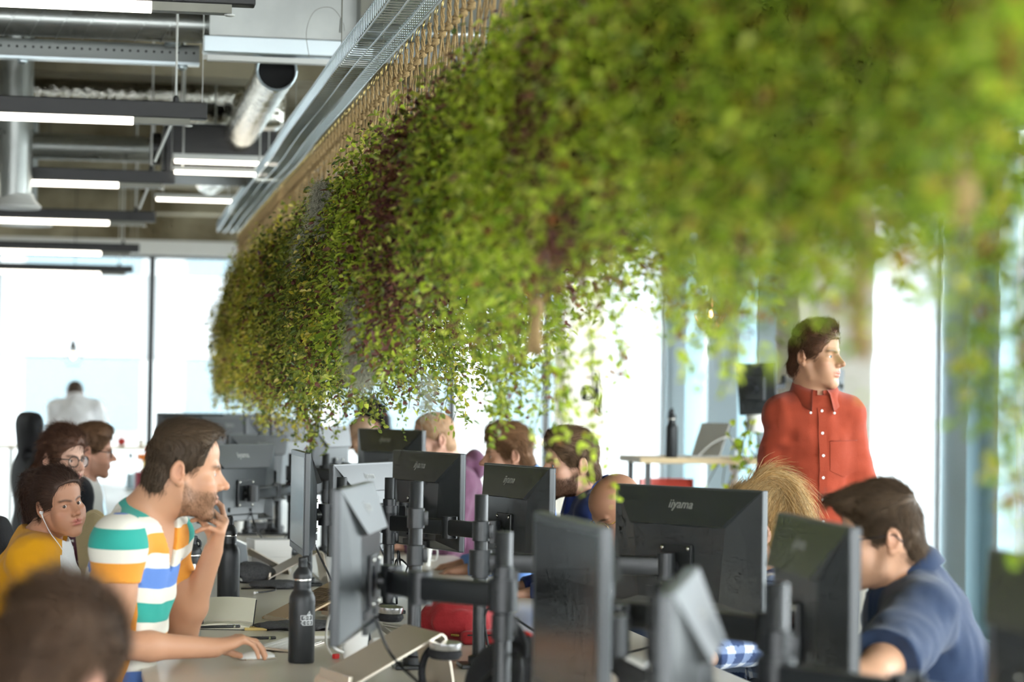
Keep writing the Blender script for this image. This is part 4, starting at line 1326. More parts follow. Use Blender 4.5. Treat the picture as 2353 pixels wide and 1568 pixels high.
def top(name, colour, sleeve='long', ease=.013, step=.006, vneck=None, crew=.074, fold=.006, material='cloth', paint=None, sl=(.55, .95), collar=None, hood=None, wrist_ease=.010, attrs=None, neck_drop=.030, hem=-.10, flare=.01):
    """returns a garment builder; sleeve: 'short' ends at sl[0] of the upper arm, 'long' at the wrist"""
    def make(c):
        N, sp, fo, tr, pel = c['N'], c['sp'], c['fo'], c['tr'], c['pel']
        tor = c['torso'].grow(ease)
        sl_fields = []
        for nm in 'RL':
            s, e, w = c['armseg'][nm]; s_ = 1 if nm == 'R' else -1
            f = Field(); r = c['P'].get('arm_r', .049) * c['P'].get('bulk', 1)
            f.cone(s, e, r * 1.08 + ease, r * .84 + ease + flare, k=0)
            if sleeve == 'short':
                q = s.lerp(e, sl[0]); n = (e - s).normalized()
            else:
                f.cone(e, w, r * .84 + ease + flare, .030 + wrist_ease, k=.03)
                q = e.lerp(w, sl[1]) if sleeve == 'long' else e.lerp(w, sl[0]); n = (w - e).normalized()
            sl_fields.append((f, np.array(q), np.array(n), np.array(s), np.array(e)))
        ncut = Field()
        na = (c['hw'](0, -.03, -.06) - N).normalized()
        Nn = np.array(N); F_ = np.array(fo); Sx = np.array(sp); T_ = np.array(tr); pl = np.array(pel)
        top_n = np.array((na * .75 + fo * .45).normalized())
        top_q = np.array(N - sp * neck_drop)
        def fn(P_):
            d = tor.ev(P_)
            for f, q, n, s, e in sl_fields:
                g = f.ev(P_)
                pd = (P_ - q) @ n
                if sleeve == 'short': pd = np.where(((P_ - e) ** 2).sum(1) < .35 ** 2, pd, pd)
                g = np.maximum(g, pd)
                d = smin(d, g, .035)
            # folds
            fz = vnoise(P_ * np.array((13., 13., 22.))) - .5
            f2 = vnoise(P_ * np.array((34., 34., 20.)) + 7.3) - .5
            d = d - fold * (1.1 * fz + .45 * f2)
            # neck opening
            rel = P_ - Nn
            h_ = rel @ Sx; fy = rel @ F_; fx = rel @ T_
            rad = np.sqrt(fx * fx + (fy + .004) ** 2)
            if vneck:
                depth_, wid = vneck
                wv = wid * np.clip((h_ + depth_) / depth_, 0, 1.6)
                v_ = np.maximum(np.maximum(np.abs(fx) - wv, -(fy + .01)), -(h_ + depth_))
                d = np.maximum(d, -v_)
            lim = h_ + .28 * np.clip(fy, -.08, .09) - neck_drop          # neck line drops towards the throat
            d = np.maximum(d, np.where(rad < crew + .05, lim - np.clip(rad - crew, 0, .05) * .9, -1))
            d = np.maximum(d, -((P_ - pl) @ np.array((0, 0, 1.0)) - hem))
            return d
        lo, hi = tor.bounds()
        for f, *_ in sl_fields:
            a, b = f.bounds(); lo = np.minimum(lo, a); hi = np.maximum(hi, b)
        lo[2] = max(lo[2], pel.z + hem - .02)
        V, Q = surface(fn, lo - .03, hi + .03, step)
        C = np.tile(np.array(colour), (len(V), 1)) if paint is None else paint(c, V)
        C = C * (.94 + .12 * vnoise(V * 40)[:, None])
        at_ = attrs(c, V) if attrs else None
        o = mesh_np(name, V - c['T0'], Q, material() if callable(material) else material, c['root'], True, np.clip(C, 0, 1), at_)
        c['top'] = o; c['top_fn'] = fn
        if collar: collar(c, o)
        if hood: hood(c, o)
        return o
    return make

def ring_band(c, name, parent, material, r, tilt_f, h0, h1, th=.004, col=None, gap=0.0, flare=.0, n=40, centre=None):
    """a standing band around the neck (collar, ribbing), open at the front by gap radians"""
    N, sp, fo, tr = c['N'], c['sp'], c['fo'], c['tr']; T0 = Vector(c['T0'])
    mb = MB(); vs = []; cen = centre or N
    for k in range(n + 1):
        a = PI / 2 + gap / 2 + (2 * PI - gap) * k / n
        for (rr, h) in ((r, h0), (r + flare + .0, h1), (r + flare + th, h1), (r + th, h0)):
            p = cen + tr * math.cos(a) * rr + fo * (math.sin(a) * rr * 1.06) + sp * (h - tilt_f * math.sin(a))
            vs.append(p - T0)
    fs = []
    for k in range(n):
        for j in range(4):
            fs.append((k * 4 + j, k * 4 + (j + 1) % 4, (k + 1) * 4 + (j + 1) % 4, (k + 1) * 4 + j))
    fs.append((0, 1, 2, 3)); fs.append(tuple(n * 4 + j for j in (3, 2, 1, 0)))
    mb.add(vs, fs)
    o = mb.build(name, material, parent, smooth=True)
    if col is not None:
        a = o.data.color_attributes.new('Col', 'FLOAT_COLOR', 'POINT')
        a.data.foreach_set('color', np.tile(np.array([*col, 1.0], np.float32), len(o.data.vertices)))
    return o

def on_surface(fn, p, d, reach=.22, n=0):
    """walk along d from p until the field turns negative"""
    p = np.array(p, float); d = np.array(d, float) / np.linalg.norm(d)
    t0, t1 = 0.0, reach
    for m_ in (24, 16):
        ts = np.linspace(t0, t1, m_); v = fn(p + ts[:, None] * d)
        i = np.argmax(v < 0) if (v < 0).any() else m_ - 1
        t0, t1 = ts[max(i - 1, 0)], ts[i]
    return p + d * t1

def shirt_collar(col, r=.062, h=.045, gap=.55, buttons=0, fall=.042):
    """turn-down collar: stand + fold-over leaf"""
    def make(c, o):
        r_ = r + .010; N0 = c['N']; N1 = N0 + c['sp'] * .024 - c['fo'] * .004
        ring_band(c, 'collar', o, 'cloth', r_, .026, -.040, .030, .004, col, gap * .4, centre=N1)
        N, sp, fo, tr = N1, c['sp'], c['fo'], c['tr']; T0 = Vector(c['T0'])
        n = 36; vs = []
        for k in range(n + 1):
            a = PI / 2 + gap / 2 + (2 * PI - gap) * k / n
            fr_ = max(0, math.sin(a))
            edge = max(0, 1 - min(k, n - k) / 5)           # points of the collar leaf
            for (rr, hh) in ((r_ + .002, .031), (r_ + .014 + .008 * fr_, .016), (r_ + .024 + .012 * edge + .010 * fr_, -.016 - .030 * edge), (r_ + .019 + .012 * edge + .010 * fr_, -.018 - .030 * edge), (r_ + .009 + .006 * fr_, .014), (r_ - .003, .029)):
                p = N + tr * math.cos(a) * rr + fo * (math.sin(a) * rr * 1.08) + sp * (hh - .026 * math.sin(a))
                vs.append(p - T0)
        fs = []
        for k in range(n):
            for j in range(6): fs.append((k * 6 + j, k * 6 + (j + 1) % 6, (k + 1) * 6 + (j + 1) % 6, (k + 1) * 6 + j))
        fs.append(tuple(range(6))); fs.append(tuple(n * 6 + j for j in range(5, -1, -1)))
        q = MB().add(vs, fs).build('collar', 'cloth', o, smooth=True)
        a_ = q.data.color_attributes.new('Col', 'FLOAT_COLOR', 'POINT')
        a_.data.foreach_set('color', np.tile(np.array([*col, 1.0], np.float32), len(q.data.vertices)))
    return make

def mask_mat(name, base, layers):
    """cloth in flat colours: each layer (attribute, list of (lo, hi, colour), optional gate attribute) paints where lo < attribute < hi"""
    if name in MATS: return name
    M = mat(name, base, 0.85, spec=.2, bump=.25, bscale=420, sheen=.1); nt = M.node_tree; b = nt.nodes['Principled BSDF']
    cur = None
    def attr(nm):
        a = nt.nodes.new('ShaderNodeAttribute'); a.attribute_name = nm; return a.outputs['Fac']
    def math_(op, x, y):
        n = nt.nodes.new('ShaderNodeMath'); n.operation = op
        for i, v in enumerate((x, y)):
            if isinstance(v, (int, float)): n.inputs[i].default_value = v
            else: nt.links.new(v, n.inputs[i])
        return n.outputs[0]
    for nm, bands, gate in layers:
        u = attr(nm)
        for lo, hi, col in bands:
            w = math_('MULTIPLY', math_('GREATER_THAN', u, lo), math_('LESS_THAN', u, hi))
            if gate is not None: w = math_('MULTIPLY', w, math_('GREATER_THAN' if gate[1] > 0 else 'LESS_THAN', attr(gate[0]), 0.0))
            mx = nt.nodes.new('ShaderNodeMix'); mx.data_type = 'RGBA'
            nt.links.new(w, mx.inputs[0])
            if cur is None: mx.inputs[6].default_value = (*base, 1)
            else: nt.links.new(cur, mx.inputs[6])
            mx.inputs[7].default_value = (*col, 1); cur = mx.outputs[2]
    nt.links.new(cur, b.inputs['Base Color'])
    return name
# ------------------------------------------------------------------ the cast
def set_col(o, col):
    a = o.data.color_attributes.new('Col', 'FLOAT_COLOR', 'POINT')
    a.data.foreach_set('color', np.tile(np.array([*col, 1.0], np.float32), len(o.data.vertices))); return o
def flow(top=(.9, .2), side=(-.3, -1.0), z0=.045, z1=.115, front=(-.8, .15), sx=3.0):
    """combing direction in the head frame: top of the head blends into the sides, brow edge swept up"""
    def f(l):
        w = np.clip((l[:, 2] - z0) / (z1 - z0), 0, 1); w = w * w * (3 - 2 * w)
        fr_ = np.clip((l[:, 1] - .025) / .04, 0, 1) * (1 - w)
        y = top[0] * w + side[0] * (1 - w); z = top[1] * w + side[1] * (1 - w)
        y = y * (1 - fr_) + front[0] * fr_; z = z * (1 - fr_) + front[1] * fr_
        return np.stack([l[:, 0] * sx * (1 - .6 * w), y, z], 1)
    return f
short_flow = flow()
back_flow = flow((-1., .15), (-.5, -1.0))
curly_back = flow((-1., .1), (-1.0, -.35), front=(-1.0, .3))

# --- man in the striped t-shirt, chin on his left hand, right hand on a mouse
WHITE, TEAL, ORNG, BLUE = S(236, 231, 216), S(56, 168, 152), S(240, 160, 62), S(104, 142, 212)
def stripes(c, V):
    N, sp = np.array(c['N']), np.array(c['sp']); u = -(V - N) @ sp + .004 * (vnoise(V * 30) - .5)
    sv = np.full(len(V), 9.); g = np.full(len(V), -1.)
    for nm in 'RL':
        s, e, w = c['armseg'][nm]; d = np.array((e - s).normalized()); s = np.array(s)
        t = (V - s) @ d; lat = np.linalg.norm(V - s - np.outer(t, d), axis=1)
        out = np.array(c['tr']) * (1 if nm == 'R' else -1)
        m_ = np.minimum((V - s) @ out + .022 + .20 * np.clip(t, 0, .3), .10 - lat)
        take = m_ > g; sv = np.where(take, t, sv); g = np.maximum(g, m_)
    return dict(u=u, sv=sv, g=g)
def stripe_mat():
    return mask_mat('striped_jersey', WHITE, [
        ('u', [(-.12, -.030, TEAL), (.004, .056, ORNG), (.096, .150, BLUE), (.190, .242, TEAL), (.284, .338, ORNG), (.38, .43, BLUE)], ('g', -1)),
        ('sv', [(-.30, -.110, TEAL), (-.098, -.078, BLUE), (-.044, .008, TEAL), (.044, .40, ORNG)], ('g', 1))])
def vneck_band(c, o):
    pass
SMH = at(417, 1086, 6.45)
sm = person('person', 'person in a striped t-shirt resting his chin on one hand, other hand on a mouse', dict(
    head=SMH, face=az(5, -.08 * 57), torso=az(-24), neck=at(338, 1198, 6.47), pelvis=at(222, 1640, 6.52), hs=1.03, bulk=1.0, seed=2,
    elR=at(262, 1484, 6.32), wrR=atZ(492, 1489, .785), elL=at(420, 1462, 6.74), wrL=at(490, 1266, 6.60), arm_r=.047,
    handR=dict(d=(.86, .40, .22), n=(.12, .02, -1), curls=[(.45, .45, .35), (.50, .48, .35), (.58, .5, .35), (.68, .5, .35)], thumb=(.50, .55), spread=.10),
    handL=dict(d=(.27, -.42, .86), n=(-.95, .06, .30), curls=[(.55, .55, .35), (1.15, .55, .3), (1.38, .55, .3), (1.55, .6, .3)], thumb=(.35, .95), spread=.10),
    fine_hands=.0030, open_neck=True, step=.0028, skin=S(224, 168, 132), hair=S(82, 66, 50), beard=.62, beard_c=S(92, 66, 44), beard_hair=(3800, .007),
    face_o=dict(nose=1.1, jaw=1.0), iris='iris_blue', gaze=(0, -.08),
    fine_boxes=[(np.array(at(262, 1484, 6.32)) - np.array((.07, .09, .08)), np.array(at(468, 1489, 6.5)) + np.array((.05, .12, .07)), .005),
                (np.array(at(420, 1462, 6.74)) - np.array((.07, .08, .07)), np.array(at(490, 1266, 6.6)) + np.array((.05, .2, .05)), .005)],
    hairdo=dict(t=.009, ts=.002, tb=.001, n=5200, len=.026, rad=.0009, flow=short_flow, extra=[((0, .050, .108), (.050, .042, .022), .03)], hl=.028, amp=.003, fq=70, lift=.35, nape=-.080),
    clothes=[top('t_shirt', WHITE, 'short', .012, .0042, vneck=(.115, .050), fold=.010, material=stripe_mat, attrs=stripes, sl=(.36,))],
    trouser=S(58, 92, 150)))
c = sm
# rings on the raised hand
kn = c['armseg']['L'][1].lerp(c['armseg']['L'][2], 1)

# --- standing man in the orange-red shirt
ORSH = S(158, 64, 40)
def placket(c, o, n=7, col=None, h0=.03, dh=.088, x=0.0, w=.016, bcol='button_white', pocket=None):
    N, sp, fo, tr, fn = c['N'], c['sp'], c['fo'], c['tr'], c['top_fn']; T0 = Vector(c['T0'])
    pts = []
    for i in range(34):
        h = .035 + i * .0165
        p = N - sp * h + tr * x + fo * .26
        q = Vector(on_surface(fn, p, -fo, .22, 220)); pts.append(q + fo * .0015)
    vs = []
    for q in pts:
        for s_, d in ((-1, 0), (-1, .0035), (1, .0035), (1, 0)): vs.append(q + tr * s_ * w + fo * d - T0)
    fs = []
    for i in range(len(pts) - 1):
        for j in range(4): fs.append((i * 4 + j, i * 4 + (j + 1) % 4, i * 4 + 4 + (j + 1) % 4, i * 4 + 4 + j))
    set_col(MB().add(vs, fs).build('placket', 'cloth', o, smooth=False), col)
    q3 = fo.to_track_quat('Z', 'Y').to_matrix()
    for i in range(n):
        p = N - sp * (h0 + i * dh) + tr * x + fo * .26
        q = Vector(on_surface(fn, p, -fo, .22, 220)) + fo * .005
        MB().lathe([(.0056, -.002), (.0056, .0012), (.0046, .002), (.0030, .0012), (.0, .0012)], q - T0, 12, q3).build('button', bcol, o, smooth=True)
    if pocket:
        px, pz, pw, ph = pocket; vs = []; n_ = 9
        sh = [(-pw, 0)] + [(-pw, -ph * .8), (0, -ph), (pw, -ph * .8), (pw, 0)]
        fr2 = []
        for i in range(n_):
            for j in range(n_):
                u = -pw + 2 * pw * i / (n_ - 1); v = -(ph * (1 - .18 * abs(u) / pw)) * j / (n_ - 1)
                p = N - sp * pz + tr * (px + u) + sp * v + fo * .26
                fr2.append(Vector(on_surface(fn, p, -fo, .22, 160)) + fo * .0025 - T0)
        fs = [(i * n_ + j, i * n_ + j + 1, (i + 1) * n_ + j + 1, (i + 1) * n_ + j) for i in range(n_ - 1) for j in range(n_ - 1)]
        set_col(MB().add(fr2, fs).build('pocket', 'cloth', o, smooth=True), tuple(v * .94 for v in col))
        rim = [fr2[i * n_] for i in range(n_)]
        set_col(MB().tube([p + fo * .001 for p in rim], .0016, 5).build('pocket_hem', 'cloth', o, smooth=True), tuple(v * .8 for v in col))
def st_collar(c, o):
    shirt_collar(ORSH, .060, gap=.75)(c, o)
    placket(c, o, 7, ORSH, .045, .082, 0, .015, pocket=(-.085, .155, .058, .135))
    N, sp, fo, tr = c['N'], c['sp'], c['fo'], c['tr']; T0 = Vector(c['T0'])
    q3 = fo.to_track_quat('Z', 'Y').to_matrix()
    for x in (-1, 1):
        p = N - sp * .052 + tr * x * .045 + fo * .26
        q = Vector(on_surface(c['top_fn'], p, -fo, .22, 220)) + fo * .013
        MB().lathe([(.005, -.003), (.005, .0012), (.004, .002), (0, .0014)], q - T0, 12, q3).build('button', 'button_white', o, smooth=True)
person('person', 'person standing by the window in an orange-red shirt, looking to the right', dict(
    head=at(1872, 822, 9.0), face=az(-43, 1), torso=az(-92), neck=at(1873, 912, 9.02), pelvis=at(1872, 1250, 9.05), seated=False, hs=.98, seed=3, bulk=.92, sw=.122, sd=.068,
    elR=at(1768, 1122, 9.02), wrR=at(1784, 1275, 8.9), elL=at(1974, 1116, 9.05), wrL=at(1974, 1268, 8.95), arm_r=.045, step=.003,
    skin=S(216, 162, 126), tan=.74, hair=S(98, 66, 46), face_o=dict(nose=1.0, jaw=.92), iris='iris_blue', gaze=(0, .02),
    hairdo=dict(t=.010, ts=.005, tb=.006, n=4200, len=.030, rad=.0011, flow=flow((.4, .8), (-.45, -1.0)), lift=.7, extra=[((0, .035, .112), (.048, .052, .026), .03)], amp=.006, fq=60, nape=-.085),
    clothes=[top('shirt', ORSH, 'long', .016, .0048, fold=.014, collar=st_collar, flare=.014, wrist_ease=.012, hem=-.14)], trouser=S(40, 44, 56)))

# --- woman in the mustard sweatshirt looking at the camera
MUST = S(226, 160, 24)
def must_attr(c, V):
    N = np.array(c['N']); h = -(V - N) @ np.array(c['sp'])
    s, e, w = c['armseg']['R']; d = np.array((e - s).normalized()); t = (V - np.array(s)) @ d
    r = (V - N) @ np.array(c['fo'])
    return dict(p=np.minimum(r - .085 - .30 * h, .15 - h), q=np.minimum(np.minimum(t - .15, .235 - t), r + .06))
def must_mat(): return mask_mat('mustard_sweat', MUST, [('p', [(0, 9, S(238, 238, 236))], None), ('q', [(0, 9, S(238, 238, 236))], None)])
def must_collar(c, o):
    ring_band(c, 'neck_band', o, 'cloth', .064, .012, -.016, .014, .005, S(40, 40, 44))
yw = person('person', 'person in a mustard sweatshirt with white earphones, looking at the camera', dict(
    head=at(136, 1160, 8.5), face=az(-55, 1), torso=az(-8), neck=at(98, 1248, 8.58), pelvis=at(62, 1480, 8.6), hs=.95, bulk=1.10, seed=5, tilt=12, sw=.150,
    elR=at(95, 1385, 8.35), wrR=at(215, 1430, 8.4), step=.003, open_neck=False,
    skin=S(206, 150, 118), lip=S(176, 92, 86), hair=S(74, 54, 44), face_o=dict(nose=.6, jaw=.80, chin=.94, fat=.006, eye=.0060, brow=.35, lips=.95), gaze=(.36, 0.0), lash=.8, nk=.92,
    hairdo=dict(t=.014, n=4200, len=.05, rad=.0011, flow=curly_back, curl=.06, amp=.008, fq=55, lift=.25, hl=.014, nape=-.075, side=.0),
    clothes=[top('sweatshirt', MUST, 'long', .024, .006, fold=.016, material=must_mat, attrs=must_attr, collar=must_collar, flare=.02, wrist_ease=.016)]))
hw = yw['hw']
hair_lock(yw, [hw(0, -.11, .09), hw(-.02, -.165, .07), hw(-.03, -.185, -.02), hw(-.03, -.175, -.13), hw(-.035, -.16, -.22)], (.032, .020, .022), 3600, 'ponytail', .06, None, .16)
q = hw(.077, -.008, -.012)
T0 = Vector(yw['T0'])
ep = MB().sphere(q - T0, .0075, 12, 8).cyl(q - T0, hw(.081, .002, -.030) - T0, .003, 8).build('earphone', 'earphone_white', yw['root'], smooth=True)
MB().tube([p - T0 for p in bez([hw(.081, .002, -.030), hw(.085, .040, -.085), hw(.070, .075, -.150), yw['N'] + yw['fo'] * .135 - yw['sp'] * .10 + yw['tr'] * .03, yw['N'] + yw['fo'] * .15 - yw['sp'] * .30], 8)], .0014, 6).build('earphone_wire', 'earphone_white', yw['root'], smooth=True)

# --- woman with glasses behind her
PLUM = S(74, 30, 44)
def dots(c, V):
    C = np.tile(np.array(PLUM), (len(V), 1))
    g = V / .026; i = np.round(g); m_ = (((g - i) ** 2).sum(1) < .05); C[m_] = S(230, 225, 220); return C
person('person', 'person with round-rimmed glasses and wavy brown hair, behind the mustard sweatshirt', dict(
    head=at(142, 1058, 9.7), face=az(-42, -2), torso=az(-12), neck=at(126, 1150, 9.75), pelvis=at(112, 1370, 9.8), hs=.95, seed=7, bulk=1.0, sw=.15, step=.0034,
    skin=S(230, 182, 156), lip=S(186, 104, 96), hair=S(96, 66, 50), face_o=dict(nose=.75, jaw=.88, eye=.0055, brow=.6, lips=1.15), lash=.8, nk=.9, elR=at(168, 1290, 9.5), wrR=at(270, 1300, 9.6),
    hairdo=dict(t=.020, n=3600, len=.055, rad=.0012, flow=back_flow, curl=.12, amp=.010, fq=50, lift=.5, nape=-.085, extra=[((0, -.075, -.06), (.066, .045, .07), .03)]),
    glasses=dict(mat='glasses_dark', r=.0022, w=.026, h=.022, pw=2.2),
    clothes=[top('blouse', PLUM, 'long', .016, .006, paint=dots)]))

# --- bespectacled man in a raglan shirt
def raglan(c, V):
    m = np.full(len(V), -1.)
    for nm, sg in (('R', 1), ('L', -1)):
        s, e, w = c['armseg'][nm]; m = np.maximum(m, (V - np.array(s)) @ (np.array(c['tr']) * sg) + .045)
    return dict(p=m)
def raglan_mat(): return mask_mat('raglan_jersey', S(232, 230, 224), [('p', [(0, 9, S(34, 36, 42))], None)])
person('person', 'person in profile wearing glasses and a white raglan top, leftmost far seat', dict(
    head=at(207, 1040, 11.0), face=az(4, -3), torso=az(-6), neck=at(188, 1108, 11.0), pelvis=at(162, 1335, 11.05), hs=.96, seed=8, bulk=.95, step=.0034,
    skin=S(222, 166, 138), hair=S(112, 82, 58), beard=.5, beard_c=S(110, 72, 50), face_o=dict(nose=1.1), 
    hairdo=dict(t=.012, n=2600, len=.030, rad=.0012, flow=short_flow, extra=[((0, .040, .112), (.052, .052, .028), .03)], lift=.5),
    glasses=dict(mat='glasses_dark', r=.0020, w=.025, h=.018),
    clothes=[top('raglan_top', S(232, 230, 224), 'long', .014, .006, material=raglan_mat, attrs=raglan, collar=lambda c, o: ring_band(c, 'neck_band', o, 'cloth', .060, .012, -.014, .008, .005, S(34, 36, 42)))]))

# --- blurred head close to the camera
person('person', 'person very close, only the blurred dark-haired head shows at the lower left corner', dict(
    head=at(128, 1574, 3.35), face=az(52, -12), torso=az(20), neck=at(108, 1720, 3.30), pelvis=at(40, 2320, 3.5), hs=1.0, seed=9, step=.0042,
    skin=S(226, 176, 150), hair=S(84, 64, 48), brow=True, elR=at(150, 2050, 3.2), wrR=at(420, 1960, 3.5), elL=at(250, 2000, 3.9), wrL=at(470, 1930, 3.9),
    hairdo=dict(t=.022, n=3000, len=.05, rad=.0013, flow=back_flow, curl=.08, amp=.010, fq=45, lift=.6, nape=-.085, side=-.01),
    clothes=[top('jumper', S(52, 56, 64), 'long', .016, .008)]))

# --- right-hand row: man in the navy polo
NAVY = S(44, 58, 84)
def polo_collar(c, o): shirt_collar(NAVY, .066, gap=.9)(c, o)
nv = person('person', 'person in a navy polo shirt and glasses, face hidden behind the near dark monitor', dict(
    head=at(2030, 1240, 5.75), face=az(165, -5), torso=az(167), neck=at(2080, 1352, 5.78), pelvis=at(2205, 1720, 5.85), hs=1.0, bulk=1.14, seed=11, belly=.02, nk=1.1, sw=.175,
    elL=at(2005, 1560, 5.30), wrL=at(1870, 1610, 5.25), step=.003, arm_r=.052,
    skin=S(226, 174, 140), hair=S(86, 68, 50), beard=.2, face_o=dict(fat=.005, jaw=1.05), 
    hairdo=dict(t=.012, tb=.001, n=5600, len=.034, rad=.0011, flow=flow((1., .15), (-.35, -1.0)), extra=[((0, .080, .098), (.044, .044, .020), .03)], amp=.004, fq=50, lift=.35, nape=-.078),
    glasses=dict(mat='glasses_dark', r=.0020, w=.026, h=.018),
    clothes=[top('polo_shirt', NAVY, 'short', .016, .0055, fold=.012, sl=(.78,), collar=polo_collar, flare=.02)]))
# --- blonde woman in plaid
def plaid(c, V):
    u = (V @ np.array((.6, .8, 0))) / .05; w = V[:, 2] / .05
    a = (np.mod(u, 1) < .42); b = (np.mod(w, 1) < .42)
    C = np.tile(np.array(S(64, 82, 122)), (len(V), 1)); C[a ^ b] = S(134, 152, 188); C[a & b] = S(226, 230, 238); return C
bl = person('person', 'blonde person with a ponytail in a blue plaid shirt, behind the biggest dark monitor', dict(
    head=at(1742, 1226, 7.1), face=az(163, -6), torso=az(168), neck=at(1768, 1330, 7.15), pelvis=at(1815, 1580, 7.2), hs=1.0, bulk=.92, seed=13, nk=.88, sw=.145, step=.003,
    elL=at(1722, 1478, 6.95), wrL=at(1630, 1512, 6.85), skin=S(234, 186, 158), hair=S(190, 152, 98), beard=0, face_o=dict(nose=.8, jaw=.88),
    hairdo=dict(t=.016, n=4200, len=.060, rad=.0010, flow=flow((-.6, .5), (-.45, .9), front=(-.7, .8), sx=1), amp=.005, fq=70, lift=.3, hi=S(222, 190, 138), nape=-.07),
    clothes=[top('plaid_shirt', S(90, 110, 150), 'long', .015, .0045, paint=plaid, collar=shirt_collar(S(150, 166, 196), .058, gap=.8))]))
hw = bl['hw']
hair_lock(bl, [hw(0, .005, .135), hw(0, -.045, .158), hw(-.005, -.095, .125), hw(-.012, -.122, .05), hw(-.016, -.125, -.05), hw(-.018, -.118, -.15)], (.017, .014, .016), 2600, 'ponytail', .09, S(226, 196, 146), .04)
T0 = Vector(bl['T0'])
MB().tube([hw(.018 * math.cos(a), -.005, .145 + .018 * math.sin(a)) - T0 for a in [2 * PI * k / 14 for k in range(14)]], .005, 6, closed=True).build('hair_tie', 'cable_black', bl['root'], smooth=True)
MB().sphere(hw(-.080, -.010, -.006) - T0, .008, 12, 8).cyl(hw(-.081, -.006, -.008) - T0, hw(-.078, .012, -.036) - T0, .003, 8).build('earphone', 'earphone_white', bl['root'], smooth=True)
# --- bald man looking down
person('person', 'bald person with gold-rimmed glasses, looking down behind the biggest dark monitor', dict(
    head=at(1428, 1178, 8.0), face=az(196, -30), torso=az(172), neck=at(1475, 1262, 8.05), pelvis=at(1530, 1500, 8.15), hs=1.0, seed=14, bulk=1.05, step=.0034,
    skin=S(206, 150, 118), hair=S(70, 52, 40), scalp=.35, scalp_y=.02, beard=.2, hairdo=None, glasses=dict(mat='glasses_gold', r=.0016, w=.025, h=.019),
    clothes=[top('sweater', S(40, 48, 66), 'long', .016, .006, collar=shirt_collar(S(236, 238, 242), .062, gap=.8))]))
# --- bearded man in dark blue shirt
person('person', 'bearded person in a dark blue shirt, a trailing vine hanging in front of the head', dict(
    head=at(1314, 1070, 9.1), face=az(186, -3), torso=az(176), neck=at(1354, 1146, 9.15), pelvis=at(1385, 1385, 9.2), hs=1.03, seed=15, bulk=1.08, step=.0034,
    skin=S(226, 174, 146), hair=S(104, 80, 58), beard=.85, beard_c=S(86, 60, 42), beard_hair=(3600, .013), face_o=dict(nose=1.1), iris='iris_blue',
    hairdo=dict(t=.013, n=3600, len=.03, rad=.0012, flow=back_flow, extra=[((0, .045, .108), (.054, .050, .026), .03)], lift=.4),
    clothes=[top('dress_shirt', S(44, 58, 110), 'long', .016, .006, collar=shirt_collar(S(52, 72, 142), .062, gap=.8))]))
# --- brown-haired man
person('person', 'brown-haired person in a light blue shirt, between purple hoodie and bearded neighbour', dict(
    head=at(1169, 1049, 10.3), face=az(176, -3), torso=az(176), neck=at(1197, 1116, 10.3), pelvis=at(1225, 1325, 10.35), hs=1.0, seed=16, step=.0034,
    skin=S(222, 168, 138), hair=S(132, 96, 66), beard=.15, hi=None,
    hairdo=dict(t=.015, n=3600, len=.045, rad=.0012, flow=back_flow, extra=[((0, .045, .108), (.054, .048, .026), .03)], lift=.4, hi=S(140, 104, 72)),
    clothes=[top('light_blue_shirt', S(120, 160, 226), 'long', .016, .006, collar=shirt_collar(S(130, 168, 230), .060, gap=.8))]))
# --- ginger man in the purple hoodie
HOOD = S(104, 66, 88)
def hood(c, o):
    N, sp, fo, tr = c['N'], c['sp'], c['fo'], c['tr']
    f = Field()
    for k in range(9):
        a0 = PI / 2 + .55 + (2 * PI - 1.1) * k / 9; a1 = PI / 2 + .55 + (2 * PI - 1.1) * (k + 1) / 9
        P_ = lambda a: N + tr * math.cos(a) * .085 + fo * (math.sin(a) * .085 - .01) + sp * (.012 - .022 * math.sin(a))
        f.cone(P_(a0), P_(a1), .030, .030, k=.012)
    f.ell(N - fo * .115 + sp * .02, (.085, .05, .075), c['TR'], k=.03)
    lo, hi = f.bounds(); V, Q = surface(lambda p: f.ev(p) - .012 * (vnoise(p * 26) - .5), lo - .02, hi + .02, .006)
    mesh_np('hood', V - c['T0'], Q, 'cloth', o, True, np.tile(np.array(HOOD), (len(V), 1)))
person('person', 'person with cropped ginger hair in a purple hoodie', dict(
    head=at(998, 1012, 11.6), face=az(184, -3), torso=az(176), neck=at(1040, 1084, 11.65), pelvis=at(1062, 1290, 11.7), hs=1.03, seed=17, bulk=1.05, step=.0034,
    skin=S(232, 178, 152), hair=S(176, 138, 104), scalp=.55, scalp_y=.06, beard=.2, beard_c=S(200, 150, 110),
    hairdo=dict(t=.003, n=3000, len=.008, rad=.0009, flow=back_flow, amp=.001, lift=.7, hl=.012),
    clothes=[top('hoodie', HOOD, 'long', .024, .006, fold=.018, hood=hood, flare=.02)]))
